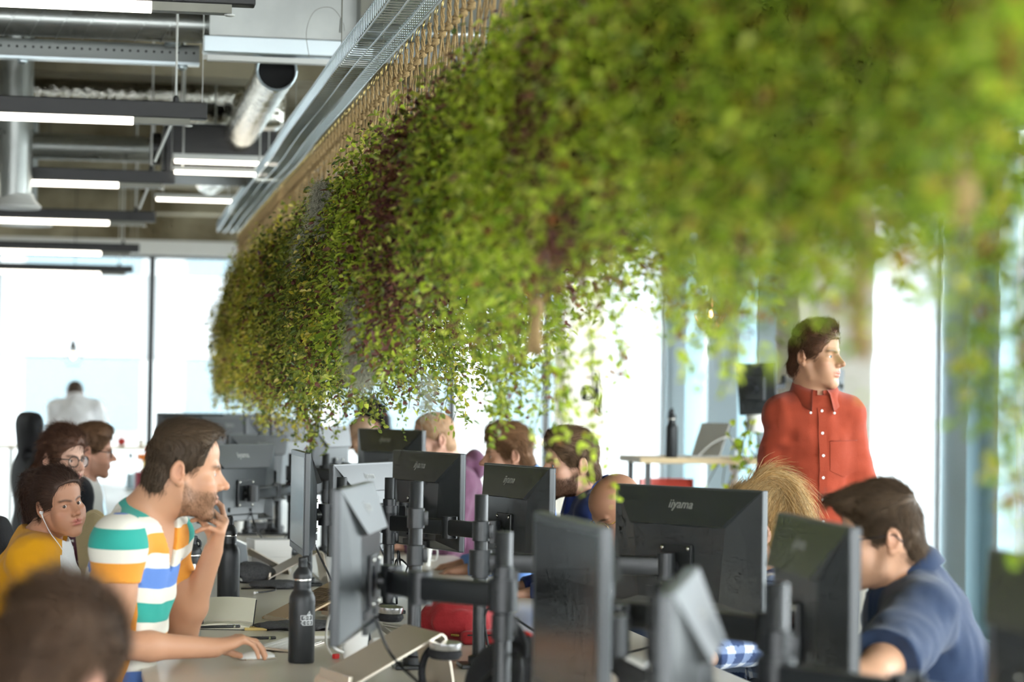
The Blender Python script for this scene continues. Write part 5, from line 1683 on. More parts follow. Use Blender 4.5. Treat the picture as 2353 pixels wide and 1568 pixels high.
# --- far shaved head and quiff
person('person', 'person with a shaved head and pale blue shirt, bending forward', dict(
    head=at(836, 1004, 15.2), face=az(150, -28), torso=az(170), neck=at(862, 1052, 15.25), pelvis=at(872, 1215, 15.3), hs=1.0, seed=18, step=.004, coarse=.014,
    skin=S(214, 170, 138), hair=S(120, 104, 84), scalp=.5, scalp_y=.06, hairdo=None, glasses=dict(mat='glasses_dark', r=.002),
    clothes=[top('pale_blue_shirt', S(150, 196, 236), 'long', .016, .008)]))
person('person', 'person with a tall dark quiff standing behind the shaved head', dict(
    head=at(858, 978, 16.1), face=az(176, -2), torso=az(172), neck=at(884, 1020, 16.15), pelvis=at(890, 1140, 16.2), hs=1.0, seed=19, step=.004, coarse=.014,
    skin=S(222, 168, 140), hair=S(48, 40, 38), seated=False,
    hairdo=dict(t=.020, n=2600, len=.05, rad=.0014, flow=flow((.3, 1.), (-.3, -1.)), extra=[((0, .030, .130), (.060, .075, .036), .03)], amp=.012, fq=50, lift=.7, curl=.1, side=.0),
    clothes=[top('maroon_sweater', S(74, 36, 46), 'long', .016, .008, collar=lambda c, o: ring_band(c, 'neck_band', o, 'cloth', .062, .012, -.012, .012, .005, S(220, 222, 228)))]))
# --- white shirt seen from behind at the far window
person('person', 'person in a white shirt seen from behind at the far window counter', dict(
    head=at(172, 908, 23.0), face=az(88, -22), torso=az(88), neck=at(174, 926, 22.9), pelvis=at(178, 1036, 22.75), hs=1.0, seed=20, step=.005, coarse=.016, seated=False, bulk=1.1, sw=.185,
    elR=at(232, 985, 22.95), wrR=at(222, 1012, 23.15), elL=at(124, 985, 22.95), wrL=at(134, 1012, 23.15), eyes=False,
    skin=S(222, 172, 144), hair=S(88, 74, 64), hairdo=dict(t=.008, n=1500, len=.015, rad=.0014, flow=back_flow, lift=.5),
    clothes=[top('white_shirt', S(240, 240, 240), 'long', .020, .009, fold=.016, collar=shirt_collar(S(244, 244, 244), .062, gap=.8))]))
# ------------------------------------------------------------------ rope hangers under the tray
mat('jute', S(196, 164, 112), 0.9, noise=.35, nscale=260, bump=.6, bscale=420)
mat('brass', S(206, 178, 112), 0.25, metal=1.0)
attr_mat('leaf', 0.42, spec=.35, translucent=.5)
mat('dark_core_fill', S(44, 50, 24), 0.95, noise=.5, nscale=40)
attr_mat('moss_fibre', .9, spec=.1)
mat('twig', S(86, 74, 44), .8)
def hanger_proto(label):
    t = thing('rope_hanger', label, 'rope hanger', (0, 0, 0), 0, 'jute rope hangers in a row below the wire tray')
    MB().tube([(.004 * math.sin(w), .0165 * math.cos(w), -.0165 * 1 + .0165 * math.sin(w)) for w in [2 * PI * k / 18 for k in range(18)]], .0016, 6, closed=True).build('ring', 'brass', t, smooth=True)
    mb = MB()
    for k in range(3):
        a = 2 * PI * k / 3
        mb.tube([(.0042 * math.cos(a + i * .9), .0042 * math.sin(a + i * .9), -.030 - i * .0125) for i in range(8)], .0036, 6)
    mb.build('rope_neck', 'jute', t, smooth=True)
    kb = MB()
    for k in range(3): kb.tube([(.0085 * math.cos(w), .0085 * math.sin(w), -.103 - .007 * k + .004 * math.sin(w + k)) for w in [2 * PI * j / 10 for j in range(10)]], .0048, 6, closed=True)
    kb.sphere((0, 0, -.11), .0085, 10, 8, (1, 1, 1.5)).build('knot', 'jute', t, smooth=True)
    for dy, dx, zz in ((.150, -.01, -.42), (.128, .02, -.46), (-.145, -.015, -.44), (-.012, -.02, -.46)):
        pts = bez([(0, 0, -.112), (dx * .3, dy * .30, -.19), (dx * .7, dy * .7, -.30), (dx, dy, zz)], 4)
        MB().tube(pts, .0030, 5).build('cord', 'jute', t, smooth=True)
    return t
h0 = hanger_proto('jute rope hanger knotted to a brass ring below the wire tray')
y = 4.7; k = 0
while y < y1 - .05:
    o = h0 if k == 0 else copy_tree(h0)
    o.location = (tx(y) + TW / 2 + .004, y, ZT - .004); o.rotation_euler = (0, 0, rnd.uniform(-.25, .25)); o.scale = (1, 1, rnd.uniform(.96, 1.05))
    y += .142; k += 1

# ------------------------------------------------------------------ foliage
def rgb(*c): return np.array(S(*c))
PAL = dict(
    olive=[rgb(164, 158, 62), rgb(136, 138, 52), rgb(196, 188, 104), rgb(104, 108, 44), rgb(134, 96, 70)],
    yolive=[rgb(186, 180, 62), rgb(154, 156, 54), rgb(122, 128, 48), rgb(210, 202, 110), rgb(112, 80, 60)],
    ivy=[rgb(112, 128, 52), rgb(136, 148, 58), rgb(80, 100, 48), rgb(168, 170, 72), rgb(108, 72, 60)],
    green=[rgb(134, 158, 50), rgb(160, 180, 60), rgb(104, 130, 46), rgb(188, 200, 84), rgb(112, 78, 56)],
    lime=[rgb(164, 190, 54), rgb(184, 206, 74), rgb(130, 162, 48), rgb(204, 218, 108), rgb(134, 100, 56)],
    burg=[rgb(112, 74, 62), rgb(92, 62, 54), rgb(132, 98, 68), rgb(108, 120, 50), rgb(136, 150, 56)],
    deep=[rgb(122, 152, 42), rgb(98, 128, 40), rgb(150, 176, 50), rgb(176, 178, 56), rgb(136, 88, 44)])
PROB = np.array([.34, .26, .2, .12, .08])
def leaves(P, D, Nn, ln, wd, rs, pal):
    """folded six-point leaves at P pointing along D with upper side Nn"""
    n = len(P)
    D = D / np.linalg.norm(D, axis=1)[:, None]
    B_ = np.cross(D, Nn); B_ /= np.maximum(np.linalg.norm(B_, axis=1), 1e-6)[:, None]
    U = np.cross(B_, D)
    L = (ln * (.65 + .7 * rs.rand(n)))[:, None]; Wd = (wd * (.7 + .6 * rs.rand(n)))[:, None]
    dr = (.15 + .35 * rs.rand(n))[:, None]
    V = np.zeros((n, 6, 3))
    V[:, 0] = P; V[:, 1] = P + D * L * .32 - B_ * Wd + U * Wd * .35; V[:, 2] = P + D * L * .72 - B_ * Wd * .8 + U * (Wd * .25 - L * dr * .3)
    V[:, 3] = P + D * L - U * L * dr * .7; V[:, 4] = P + D * L * .72 + B_ * Wd * .8 + U * (Wd * .25 - L * dr * .3); V[:, 5] = P + D * L * .32 + B_ * Wd + U * Wd * .35
    b = np.arange(n)[:, None] * 6
    Q = np.concatenate([b + np.array([[0, 1, 2, 3]]), b + np.array([[0, 3, 4, 5]])])
    c = np.array(PAL[pal])[rs.choice(5, n, p=PROB)] * (.75 + .6 * rs.rand(n, 1)) * np.array((1.2, 1.1, 1.2))
    return V.reshape(-1, 3), Q, np.repeat(c, 6, 0)

def half_w(y):          # half width of the planting along the row
    return .105 + .065 * np.clip((15.5 - y) / 4.0, 0, 1)
def trail(rs, p0, L, step, sway=.02, out=None):
    n = max(int(L / step), 2); u = np.arange(n) / (n - 1)
    ph = rs.rand(3) * 6.28
    x = p0[0] + sway * np.sin(ph[0] + u * 4) * u + (0 if out is None else out[0]) * (u ** .6)
    y_ = p0[1] + sway * 1.4 * np.sin(ph[1] + u * 3.3) * u + (0 if out is None else out[1]) * (u ** .6)
    z = p0[2] - L * u
    return np.stack([x, y_, z], 1)
def clump(seed, ya, yb, pal, zt, zb, dens, ln, wd, label, tend=(), mix=('green', 'ivy'), name='trailing_plant'):
    rs = np.random.RandomState(seed); cy = (ya + yb) / 2
    xc = lambda y: tx(y) + .035
    t = thing(name, label, 'hanging plant', (xc(cy), cy, zt), 0, 'trailing plants hanging in one long row under the wire tray')
    T0 = np.array([xc(cy), cy, zt])
    Lr = yb - ya; Hh = zt - zb
    n = int(dens * Lr)
    Ps = []; Os = []; Pal = []; Sz = []
    for i in range(n):
        yy = ya + (.5 + (rs.rand() - .5) * 1.0 + .10 * rs.randn()) * Lr
        yy = min(yy, 16.95)
        hw_ = float(half_w(yy))
        u = rs.rand() ** .9                                   # 0 = top
        ztl = zt + .045 * math.sin(yy * 7.3 + seed) + .03 * math.sin(yy * 17.0)
        z0 = ztl + .03 * rs.randn() - u * (Hh - .08)
        sgn = -1 if rs.rand() < .72 else 1
        prof = .55 + .75 * math.sin(min(1, u * 1.25 + .12) * PI * .62)
        lump = 1 + .22 * math.sin(yy * 9 + z0 * 6 + seed) + .15 * math.sin(yy * 21 - z0 * 13)
        fx = (rs.rand() ** .35) * hw_ * prof * sgn * lump
        if u < .12: fx = (rs.rand() * 2 - 1) * hw_ * .8
        L = (.08 + .22 * rs.rand()) * (1.2 if u > .6 else 1)
        zlow = zb + .07 * rs.randn() + .07 * math.sin(yy * 5.1 + seed) + .05 * math.sin(yy * 13)
        L = min(L, max(z0 - zlow, .04))
        p = trail(rs, (xc(yy) + fx, yy, z0), L, .0155 * ln / .022, .02, (sgn * .030, .02 * rs.randn()))
        Ps.append(p); Os.append(np.tile((sgn * 1.0, 0, 0), (len(p), 1)))
        Pal.append(np.full(len(p), 0 if rs.rand() < .66 else 1 + rs.randint(len(mix)))); Sz.append(np.full(len(p), .75 + .5 * rs.rand() + (.6 if rs.rand() < .03 else 0)))
    tubes = []
    for (ty, tl, off, nn) in tend:                            # long single tendrils below the mass
        for j in range(nn):
            p = trail(rs, (xc(ty) + off + (.045 if ty > 4 else .022) * rs.randn(), ty + .035 * rs.randn(), zb + .16), tl * (.55 + .5 * rs.rand()) + .14, .0088, .035)
            tubes.append([tuple(q - T0) for q in p[::4]])
            Ps.append(p); Os.append(rs.randn(len(p), 3) * .6); Pal.append(np.full(len(p), 1 if pal == 'burg' else 0)); Sz.append(np.full(len(p), 1.05))
    P = np.concatenate(Ps); O = np.concatenate(Os); pl = np.concatenate(Pal); sz = np.concatenate(Sz); n = len(P)
    P = P + rs.randn(n, 3) * .006
    ang = rs.rand(n) * 6.283
    D = np.stack([np.cos(ang), np.sin(ang), -.35 + .45 * rs.randn(n)], 1) + O * .55
    Nn = O * .5 + rs.randn(n, 3) * .55 + np.array((0, 0, .75))
    V, Q, C = leaves(P, D, Nn, ln * sz, wd * sz, rs, pal)
    C = C.reshape(n, 6, 3)
    for k, m_ in enumerate(mix):
        w = pl == k + 1
        c = np.array(PAL[m_])[rs.choice(5, w.sum(), p=PROB)] * (.75 + .6 * rs.rand(w.sum(), 1)) * np.array((1.2, 1.1, 1.2)); C[w] = c[:, None]
    V = V - T0
    mesh_np('foliage', V, Q, 'leaf', t, False, np.clip(C.reshape(-1, 3), 0, 1))
    if tubes:
        mb = MB()
        for q in tubes: mb.tube(q, .0010, 4)
        o = mb.build('stems', 'twig', t); o['kind'] = 'stuff'
    # added dark core inside the leaves, blocks light and see-through gaps
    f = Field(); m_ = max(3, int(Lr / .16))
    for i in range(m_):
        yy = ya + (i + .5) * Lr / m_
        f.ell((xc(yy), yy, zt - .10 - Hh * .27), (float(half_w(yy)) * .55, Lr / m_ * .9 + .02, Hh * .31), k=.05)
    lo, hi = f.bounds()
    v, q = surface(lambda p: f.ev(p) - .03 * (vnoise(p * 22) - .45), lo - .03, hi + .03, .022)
    mesh_np('dark_core', v - T0, q, 'dark_core_fill', t, True)
    return t
FOL = [
    (31, 13.3, 16.9, 'olive', 2.37, 1.53, 520, .024, .0062, 'farthest trailing plant in the hanging row, olive leaves against the far window', [(16.3, .25, -.02, 8), (14.8, .22, -.03, 12), (13.8, .24, 0, 10)], ('yolive', 'ivy')),
    (32, 10.6, 13.3, 'yolive', 2.33, 1.53, 700, .023, .0060, 'yellow-olive trailing plant near the far end of the hanging row', [(12.4, .30, -.02, 16), (11.2, .28, 0, 16)], ('olive', 'ivy', 'lime')),
    (33, 8.9, 10.6, 'ivy', 2.28, 1.52, 1000, .021, .0060, 'dark ivy clump left of the long grey moss beard', [(10.1, .30, -.03, 18), (9.3, .20, 0, 10)], ('yolive', 'green', 'burg')),
    (34, 7.5, 8.9, 'ivy', 2.28, 1.55, 1050, .020, .0056, 'dark green clump directly behind the grey moss beard', [(8.2, .22, 0, 8)], ('green', 'yolive')),
    (35, 6.3, 7.5, 'green', 2.27, 1.60, 1200, .0195, .0054, 'fresh green trailing plant right of the grey moss beard', [(7.0, .20, -.02, 6), (6.5, .26, 0, 6)], ('ivy', 'lime', 'burg')),
    (36, 5.45, 6.3, 'burg', 2.30, 1.72, 1350, .0195, .0052, 'burgundy-tinged leafy clump whose top rises against the jute ropes', [(6.05, .14, 0, 5), (5.66, .38, -.02, 12)], ('green', 'ivy', 'lime')),
    (37, 4.75, 5.45, 'green', 2.27, 1.73, 1400, .019, .0052, 'green trailing plant with tendrils hanging above the brown-haired person', [(5.45, .42, -.02, 12)], ('lime', 'ivy')),
    (38, 4.1, 4.75, 'lime', 2.27, 1.73, 1400, .019, .0052, 'lime green plant whose longest vine dangles before the bearded person', [(4.70, .50, -.02, 9), (4.62, .26, .0, 5)], ('green', 'deep')),
    (39, 3.62, 4.1, 'burg', 2.28, 1.70, 1400, .0185, .0050, 'dark burgundy clump among the blurred greenery, left of the lime curtain', [(3.84, .17, 0, 14)], ('lime', 'green', 'green')),
    (40, 3.25, 3.62, 'lime', 2.28, 1.71, 1400, .0185, .0050, 'blurred lime curtain of leaves above the wooden high table', [(3.60, .26, .0, 10), (3.40, .16, 0, 6)], ('green', 'deep')),
    (41, 2.85, 3.25, 'green', 2.28, 1.68, 1400, .0185, .0050, 'blurred green plant above the copper cage lamp and wall monitor', [(3.22, .10, .0, 5), (2.95, .05, .03, 5)], ('lime', 'deep')),
    (42, 2.5, 2.85, 'deep', 2.28, 1.68, 1400, .0185, .0050, 'blurred deep green plant above the standing person', [(2.80, .05, .02, 5), (2.62, .42, .06, 12)], ('lime', 'green')),
    (43, 1.95, 2.5, 'deep', 2.28, 1.66, 1300, .0185, .0050, 'nearest heavily blurred plant at the upper right corner, strands reaching the window frame', [(2.44, .20, .05, 7)], ('green', 'lime')),
]
for a in FOL: clump(*a)

# grey moss beards (tillandsia)
def moss(label, boxes, n, seed):
    rs = np.random.RandomState(seed); Ps = []
    for (px, py, D, wx, wz, fr_) in boxes:
        c = np.array(at(px, py, D)); m_ = int(n * fr_)
        p = c + np.stack([rs.randn(m_) * .012, rs.randn(m_) * wx * .5, (rs.rand(m_) - .5) * wz], 1); Ps.append(p)
    P = np.concatenate(Ps); T0 = P.mean(0)
    t = thing('grey_moss', label, 'moss', tuple(T0), 0, 'grey moss beards on the hanging plants')
    N_ = rs.randn(len(P), 3) * .6 + np.array((-.8, -.4, 0)); N_ /= np.linalg.norm(N_, axis=1)[:, None]
    d = rs.randn(len(P), 3) * .9 + np.array((-.2, 0, -.7))
    V, Q, sid = strands(P, N_, d, .055, .0009, rs, .25, np.tile((0, 0, -.3), (len(P), 1)), 5, .6)
    c = rgb(178, 176, 156) * (.6 + .7 * rs.rand(len(P), 1))
    mesh_np('strand_mass', V - T0, Q, 'moss_fibre', t, True, np.clip(c[sid], 0, 1))
moss('long grey moss beard on the hanging plants, left of the burgundy clump', [(835, 700, 6.85, .09, .10, .3), (836, 790, 6.8, .10, .16, .7)], 3600, 51)
moss('small grey moss tuft just above the long moss beard', [(812, 610, 7.05, .07, .09, 1)], 1000, 52)
moss('grey moss tuft near the top edge of the dark ivy', [(742, 470, 7.95, .10, .14, .6), (705, 570, 8.5, .09, .12, .4)], 2400, 53)
moss('dry grey moss sprig dangling below the fresh green plant', [(985, 895, 6.3, .03, .10, 1)], 110, 54)

# jute tassels hanging out of the foliage
def tassel(px, py, D, L, label, spread=.028):
    p = at(px, py, D); rs = random.Random(int(px))
    t = thing('rope_tassel', label, 'tassel', tuple(p), 0, 'jute tassels between the plants')
    MB().sphere((0, 0, 0), .015, 12, 8, (1, 1, 1.2)).tube([(.013 * math.cos(w), .013 * math.sin(w), -.012) for w in [2 * PI * k / 12 for k in range(12)]], .004, 6, closed=True).build('knot', 'jute', t, smooth=True)
    mb = MB()
    for i in range(26):
        a = rs.uniform(0, 6.283); r = spread * math.sqrt(rs.random())
        mb.tube([(.007 * math.cos(a), .007 * math.sin(a), -.012), (r * .6 * math.cos(a), r * .6 * math.sin(a), -L * .5), (r * math.cos(a + .2), r * math.sin(a + .2), -L * rs.uniform(.9, 1.05))], .0026, 5)
    mb.build('fringe', 'jute', t, smooth=True)
    MB().cyl((0, 0, 0), (0, 0, .30), .002, 6).build('cord', 'jute', t)
tassel(1812, 410, 2.72, .072, 'short jute tassel hanging in the blurred leaves, left of the standing person', .012)
tassel(1980, 520, 2.50, .135, 'long jute tassel hanging beside the head of the standing person', .011)
tassel(2212, 440, 2.25, .035, 'jute tassel at the far right, above the blue window frame', .014)
tassel(1232, 705, 4.35, .085, 'jute tassel left of the longest dangling vines', .02)
tassel(862, 815, 6.9, .07, 'small jute tassel under the long grey moss beard', .016)
tassel(1192, 420, 4.45, .09, 'rust-tinted jute tassel buried in the green plant at upper middle', .024)
# ------------------------------------------------------------------ things on the desk
mat('bottle_black', S(40, 42, 43), .42, spec=.45)
mat('steel', S(200, 196, 186), .22, metal=1.0)
mat('aluminium', S(216, 204, 186), .30, metal=.55)
mat('white_gloss', S(238, 236, 230), .25)
mat('white_print', S(240, 242, 242), .5)
mat('paper', S(240, 234, 212), .85)
mat('felt', S(92, 92, 94), .95, noise=.35, nscale=160, bump=.4, bscale=260)
mat('red_cloth', S(158, 30, 36), .85, bump=.5, bscale=30, sheen=.1)
mat('bright_red', S(214, 44, 40), .6)
mat('gold_laptop', S(216, 190, 156), .35, metal=.5)
mat('key_brown', S(120, 98, 76), .6)
mat('black_cloth', S(32, 32, 34), .9, bump=.4, bscale=120)
mat('chrome', S(216, 216, 220), .22, metal=1.0)
mat('blue_print', S(72, 112, 158), .4)
mat('leather_brown', S(168, 92, 56), .6)
mat('clear_plastic', (.9, .95, .97), .08, trans=0, spec=.6)
glass_mat('bottle_clear', (.93, .96, .965), .06)
mat('label_yellow', S(226, 196, 120), .6)
mat('coke_red', S(196, 26, 34), .5)
mat('orange_card', S(234, 128, 48), .7)
mat('red_card', S(220, 64, 58), .7)
mat('maroon', S(122, 28, 44), .6)
mat('pale_blue_plastic', S(190, 214, 224), .25)
mat('magenta', S(206, 40, 110), .6)

def bottle(px, py, label, D=None, sc=1.0, z=ZD, logo=False, rz=0, cap='loop'):
    p = atZ(px, py, z) if D is None else at(px, py, D)
    p.z = z
    t = thing('water_bottle', label, 'bottle', tuple(p), R(rz), 'black steel water bottles')
    b = MB().lathe([(.0335, .0), (.0360, .004), (.0360, .168), (.0350, .180), (.0300, .192), (.0238, .199), (.0232, .204), (.0240, .207), (.0232, .210), (.0240, .213), (.0232, .216), (.0236, .224)], n=36)
    b.v = [tuple(c * sc for c in v) for v in b.v]; b.build('body', 'bottle_black', t, auto=35)
    k = MB().lathe([(.0240, .2245), (.0243, .2290), (.0240, .2295)], n=30); k.v = [tuple(c * sc for c in v) for v in k.v]; k.build('steel_ring', 'steel', t, auto=35)
    c = MB().lathe([(.0258, .230), (.0262, .240), (.0240, .246), (.0175, .256), (.0125, .262), (.0118, .276), (.0128, .279), (.0122, .286), (.0100, .288)], n=28)
    c.tube([(.010 + .013 * math.cos(a), 0, .262 + .013 * math.sin(a)) for a in [(-.9 + 2.9 * k_ / 9) for k_ in range(10)]], .0045, 8)
    c.v = [tuple(q * sc for q in v) for v in c.v]; c.build('cap', 'bottle_black', t, auto=35)
    if logo:
        r = .0362 * sc
        def wrap(q):
            a = q.x / r; return Vector((r * math.sin(a), -r * math.cos(a) + 0 * q.z, q.y))
        def wline(pts, w=.0011):
            mb_ = MB(); mb_.tube([wrap(Vector((x, y, 0))) for x, y in pts], w, 6); return mb_
        L = MB()
        seg = lambda a, b, n=5: [(a[0] + (b[0] - a[0]) * i / n, a[1] + (b[1] - a[1]) * i / n) for i in range(n + 1)]
        def poly(pp, close=True):
            path = []
            for i in range(len(pp) if close else len(pp) - 1): path += seg(pp[i], pp[(i + 1) % len(pp)])
            L.tube([wrap(Vector((x, y, 0))) for x, y in path], .0007 * sc, 5)
        for i, ch in enumerate('PDX'):
            x0_ = -.0175 + i * .0117
            poly([(x0_, .118), (x0_ + .0112, .118), (x0_ + .0112, .131), (x0_, .131)])
        for i, ch in enumerate('CAR'):
            x0_ = -.0115 + i * .0100
            poly([(x0_, .105), (x0_ + .0096, .105), (x0_ + .0096, .117), (x0_, .117)])
        poly([(-.0115, .105), (-.0165, .111), (-.0115, .117)], False)
        poly([(.000, .132), (.0075, .143), (.0095, .132)]); poly([(.0035, .1345), (.012, .1345)], False)
        L.build('logo', 'white_print', t)
        for s_, x, y, w in (('PDX', 0, .1245, .0092), ('CAR', .0035, .111, .0080)):
            text_mesh('logo', '  '.join(s_) if False else ' '.join(s_), w * sc, 'white_print', t, Matrix.Identity(4), 0, bold=.0001,
                      wrap=lambda q, x=x, y=y: (lambda a: Vector((r * 1.004 * math.sin(a), -r * 1.004 * math.cos(a), y * sc + q.y)))((x * sc + q.x * 1.05) / r))
    return t
bottle(692, 1523, 'black steel bottle with white printed emblem, nearest on the desk', logo=True, rz=18)
bottle(524, 1393, 'black steel bottle behind the raised forearm of the striped t-shirt person', rz=60, sc=1.08)
bottle(1543, 1044, 'black steel bottle standing on the wooden high table', D=14.25, z=1.145, rz=200, sc=1.0)
bottle(444, 1296, 'black bottle half hidden between striped t-shirt and raised hand', D=7.6, logo=True, rz=-20)

# aluminium laptop stand: sloping plate, rolled top and a curved back leg
def laptop_stand(loc, rz, label, sc=1.0, logo=False):
    t = thing('laptop_stand', label, 'laptop stand', loc, R(rz), 'aluminium laptop stands')
    prof = [(-.132, .0), (-.130, .016), (-.124, .025), (-.115, .030)] + [(-.115 + .20 * i / 8, .030 + .105 * i / 8) for i in range(1, 9)]
    prof += [(.085 + .022 * math.sin(a), .135 - .022 * 1.0 + .022 * math.cos(a)) for a in (.45, .9, 1.4, 1.8)]
    prof += [(.118, .060), (.126, .012), (.130, .0)]
    def strip(w, z0, pr, th):
        mb = MB(); vs = []
        for i, (x, z) in enumerate(pr):
            a = pr[max(i - 1, 0)]; b = pr[min(i + 1, len(pr) - 1)]
            tx_, tz_ = b[0] - a[0], b[1] - a[1]; l = math.hypot(tx_, tz_) or 1
            nx_, nz_ = -tz_ / l * th, tx_ / l * th
            ww = w * (1 if x < .09 else .86)
            vs += [(x, -ww, z), (x, ww, z), (x + nx_, ww, z + nz_), (x + nx_, -ww, z + nz_)]
        fs = []
        for i in range(len(pr) - 1):
            for j in range(4): fs.append((i * 4 + j, i * 4 + (j + 1) % 4, i * 4 + 4 + (j + 1) % 4, i * 4 + 4 + j))
        fs += [(0, 3, 2, 1), tuple(len(pr) * 4 - 4 + j for j in range(4))]
        return mb.add(vs, fs)
    m_ = strip(.115, 0, prof, -.0045); m_.v = [tuple(c * sc for c in v) for v in m_.v]
    m_.build('plate', 'aluminium', t, auto=30)
    lip = MB().box((-.119, 0, .034), (.010, .20, .022), rotm('Y', .1), bev=.003); lip.v = [tuple(c * sc for c in v) for v in lip.v]; lip.build('front_lip', 'aluminium', t)
    sl = MB().box((.1215, -.02, .055), (.006, .010, .050), bev=.002); sl.v = [tuple(c * sc for c in v) for v in sl.v]; sl.build('cable_slot', 'white_gloss', t)
    if logo:
        a = math.atan2(.105, .20)
        MB().box((-.080, -.055, .055), (.05, .010, .0006), rotm('Y', -a)).build('logo', 'blue_print', t)
    return t
q = atZ(893, 1592, ZD)
laptop_stand((q.x, q.y + .05, ZD), 13, 'nearest empty aluminium laptop stand with a blue mark, right of the white mug', 1.12, True)
q = atZ(680, 1340, ZD)
laptop_stand((q.x, q.y + .06, ZD), 5, 'empty aluminium laptop stand between white box and narrow upright screen', .95)
q = atZ(590, 1318, ZD)
laptop_stand((q.x, q.y, ZD), 200, 'white laptop stand leaning arch in front of the white boxes', .82)
q = atZ(585, 1222, ZD)
laptop_stand((q.x, q.y + .1, ZD), 18, 'farther aluminium laptop stand beside the felt sleeves', 1.0)

# slim mouse under the hand
q = atZ(590, 1515, ZD)
t = thing('computer_mouse', 'flat silver-white mouse under the right hand of the striped t-shirt person', 'mouse', (q.x, q.y, ZD), R(28))
m_ = MB().sphere((0, 0, 0), 1, 26, 12, (.057, .029, .019)); m_.v = [(x, y, max(z, -.002) + .0045) for x, y, z in m_.v]; m_.build('shell', 'white_gloss', t, smooth=True)
MB().box((0, 0, .002), (.100, .050, .004), bev=.0015).build('base', 'aluminium', t)
q = atZ(985, 1268, ZD); 
t = thing('computer_mouse', 'white mouse lying under the dark monitor with clear lettering', 'mouse', (1.28, 8.6, ZD), R(100))
m_ = MB().sphere((0, 0, 0), 1, 24, 12, (.057, .031, .022)); m_.v = [(x, y, max(z, -.002) + .0035) for x, y, z in m_.v]; m_.build('shell', 'white_gloss', t, smooth=True)
MB().box((0, 0, .0015), (.100, .052, .003), bev=.001).build('base', 'aluminium', t)
# keyboard
def keyboard(loc, rz, label, rows=5, w=.28, d=.115, tilt=4):
    t = thing('keyboard', label, 'keyboard', loc, R(rz), None)
    MB().box((0, 0, .006), (w, d, .007), rotm('X', R(tilt)), bev=.002).build('tray', 'aluminium', t)
    kb = MB()
    for r_ in range(rows):
        n_ = 14 if r_ else 12; kw = (w - .012) / n_
        for i in range(n_): kb.box((-w / 2 + .006 + kw * (i + .5), -d / 2 + .014 + r_ * (d - .022) / (rows - 1) * .98, .0105 + (r_ - 2) * .0014), (kw - .003, (d - .02) / rows - .0028, .003), rotm('X', R(tilt)))
    kb.build('key_set', 'white_gloss', t)
    return t
q = atZ(672, 1490, ZD)
keyboard((q.x, q.y + .02, ZD), 68, 'white keyboard lying left of the nearest black bottle')
q = atZ(690, 1432, ZD); 
# open notebook with pens
q = atZ(520, 1440, ZD)
t = thing('open_notebook', 'open cream notebook beneath the raised elbow', 'notebook', (q.x, q.y + .03, ZD), R(-8))
for s_, rx, yy, zz in ((-1, 0, -.078, .010), (1, 28, .064, .044)):
    vs = []; n_ = 8; Mx = rotm('X', R(rx))
    for i in range(n_ + 1):
        u = i / n_ - .5; hump = .010 * math.sin((i / n_) * PI)
        for yk, zk in ((-.072, hump), (.072, hump * .6 - .002), (.072, -.008), (-.072, -.008)):
            v = Mx @ Vector((u * .17, yk, zk)); vs.append((v.x, v.y + yy, v.z + zz))
    fs = []
    for i in range(n_):
        for j in range(4): fs.append((i * 4 + j, i * 4 + 4 + j, i * 4 + 4 + (j + 1) % 4, i * 4 + (j + 1) % 4))
    fs += [(3, 2, 1, 0), tuple(n_ * 4 + j for j in range(4))]
    MB().add(vs, fs).build('page_block', 'paper', t, auto=40)
    v = Mx @ Vector((0, 0, -.0095)); MB().box((v.x, v.y + yy, v.z + zz), (.176, .15, .002), Mx).build('cover', 'black_cloth', t)
def pen(px, py, z, rz, label, tip=True, L=.14):
    q = atZ(px, py, z); t = thing('pen', label, 'pen', tuple(q), R(rz))
    MB().lathe([(.0018, -L / 2), (.0042, -L / 2 + .014), (.0046, -L / 2 + .05), (.0046, L / 2), (.003, L / 2 + .002)], n=12, rot=rotm('Y', PI / 2)).build('barrel', 'black_metal', t, auto=40)
    MB().lathe([(.0048, 0), (.0048, .006)], (L / 2 - .02, 0, 0), 12, rotm('Y', PI / 2)).build('band', 'silver', t)
    MB().box((L / 2 - .02, 0, .006), (.04, .003, .0015)).build('clip', 'silver', t)
pen(500, 1441, ZD + .020, 14, 'black pen lying across the open notebook page')
pen(575, 1467, ZD + .010, 4, 'black pen with chrome end just behind the hand on the mouse', L=.15)
q = atZ(560, 1452, ZD)
o = tag(MB().box((0, 0, .004), (.07, .05, .008), bev=.001).build('sticky_note_pad', 'label_yellow'), 'small yellow pad at the corner of the open notebook', 'note pad'); o.location = (q.x + .04, q.y + .06, ZD)
# white mug
q = atZ(815, 1524, ZD)
t = thing('mug', 'large white mug below the blurred edge-on monitor', 'mug', (q.x, q.y, ZD), R(200))
MB().lathe([(.026, 0), (.030, .003), (.040, .10), (.0405, .118), (.037, .118), (.036, .10), (.027, .008), (.0, .008)], n=30).build('cup', 'white_gloss', t, auto=40)
MB().tube(bez([(.038, 0, .10), (.066, 0, .098), (.068, 0, .05), (.034, 0, .03)], 6), .0045, 8).build('handle', 'white_gloss', t, smooth=True)
# coiled white charger lead with a red tag
q = atZ(768, 1515, ZD)
t = thing('charger_cable', 'white cable loop with a red tag, left of the white mug', 'cable', tuple(q))
MB().tube(bez([(0, 0, .004), (-.02, .03, .04), (-.012, .05, .11), (.01, .06, .115), (.02, .05, .06), (.03, .02, .01), (.06, .06, .004)], 7), .0035, 7).build('lead', 'cable_white', t, smooth=True)
MB().box((.004, -.004, .008), (.02, .012, .014), rotm('Z', .6), bev=.003).build('tag', 'bright_red', t)
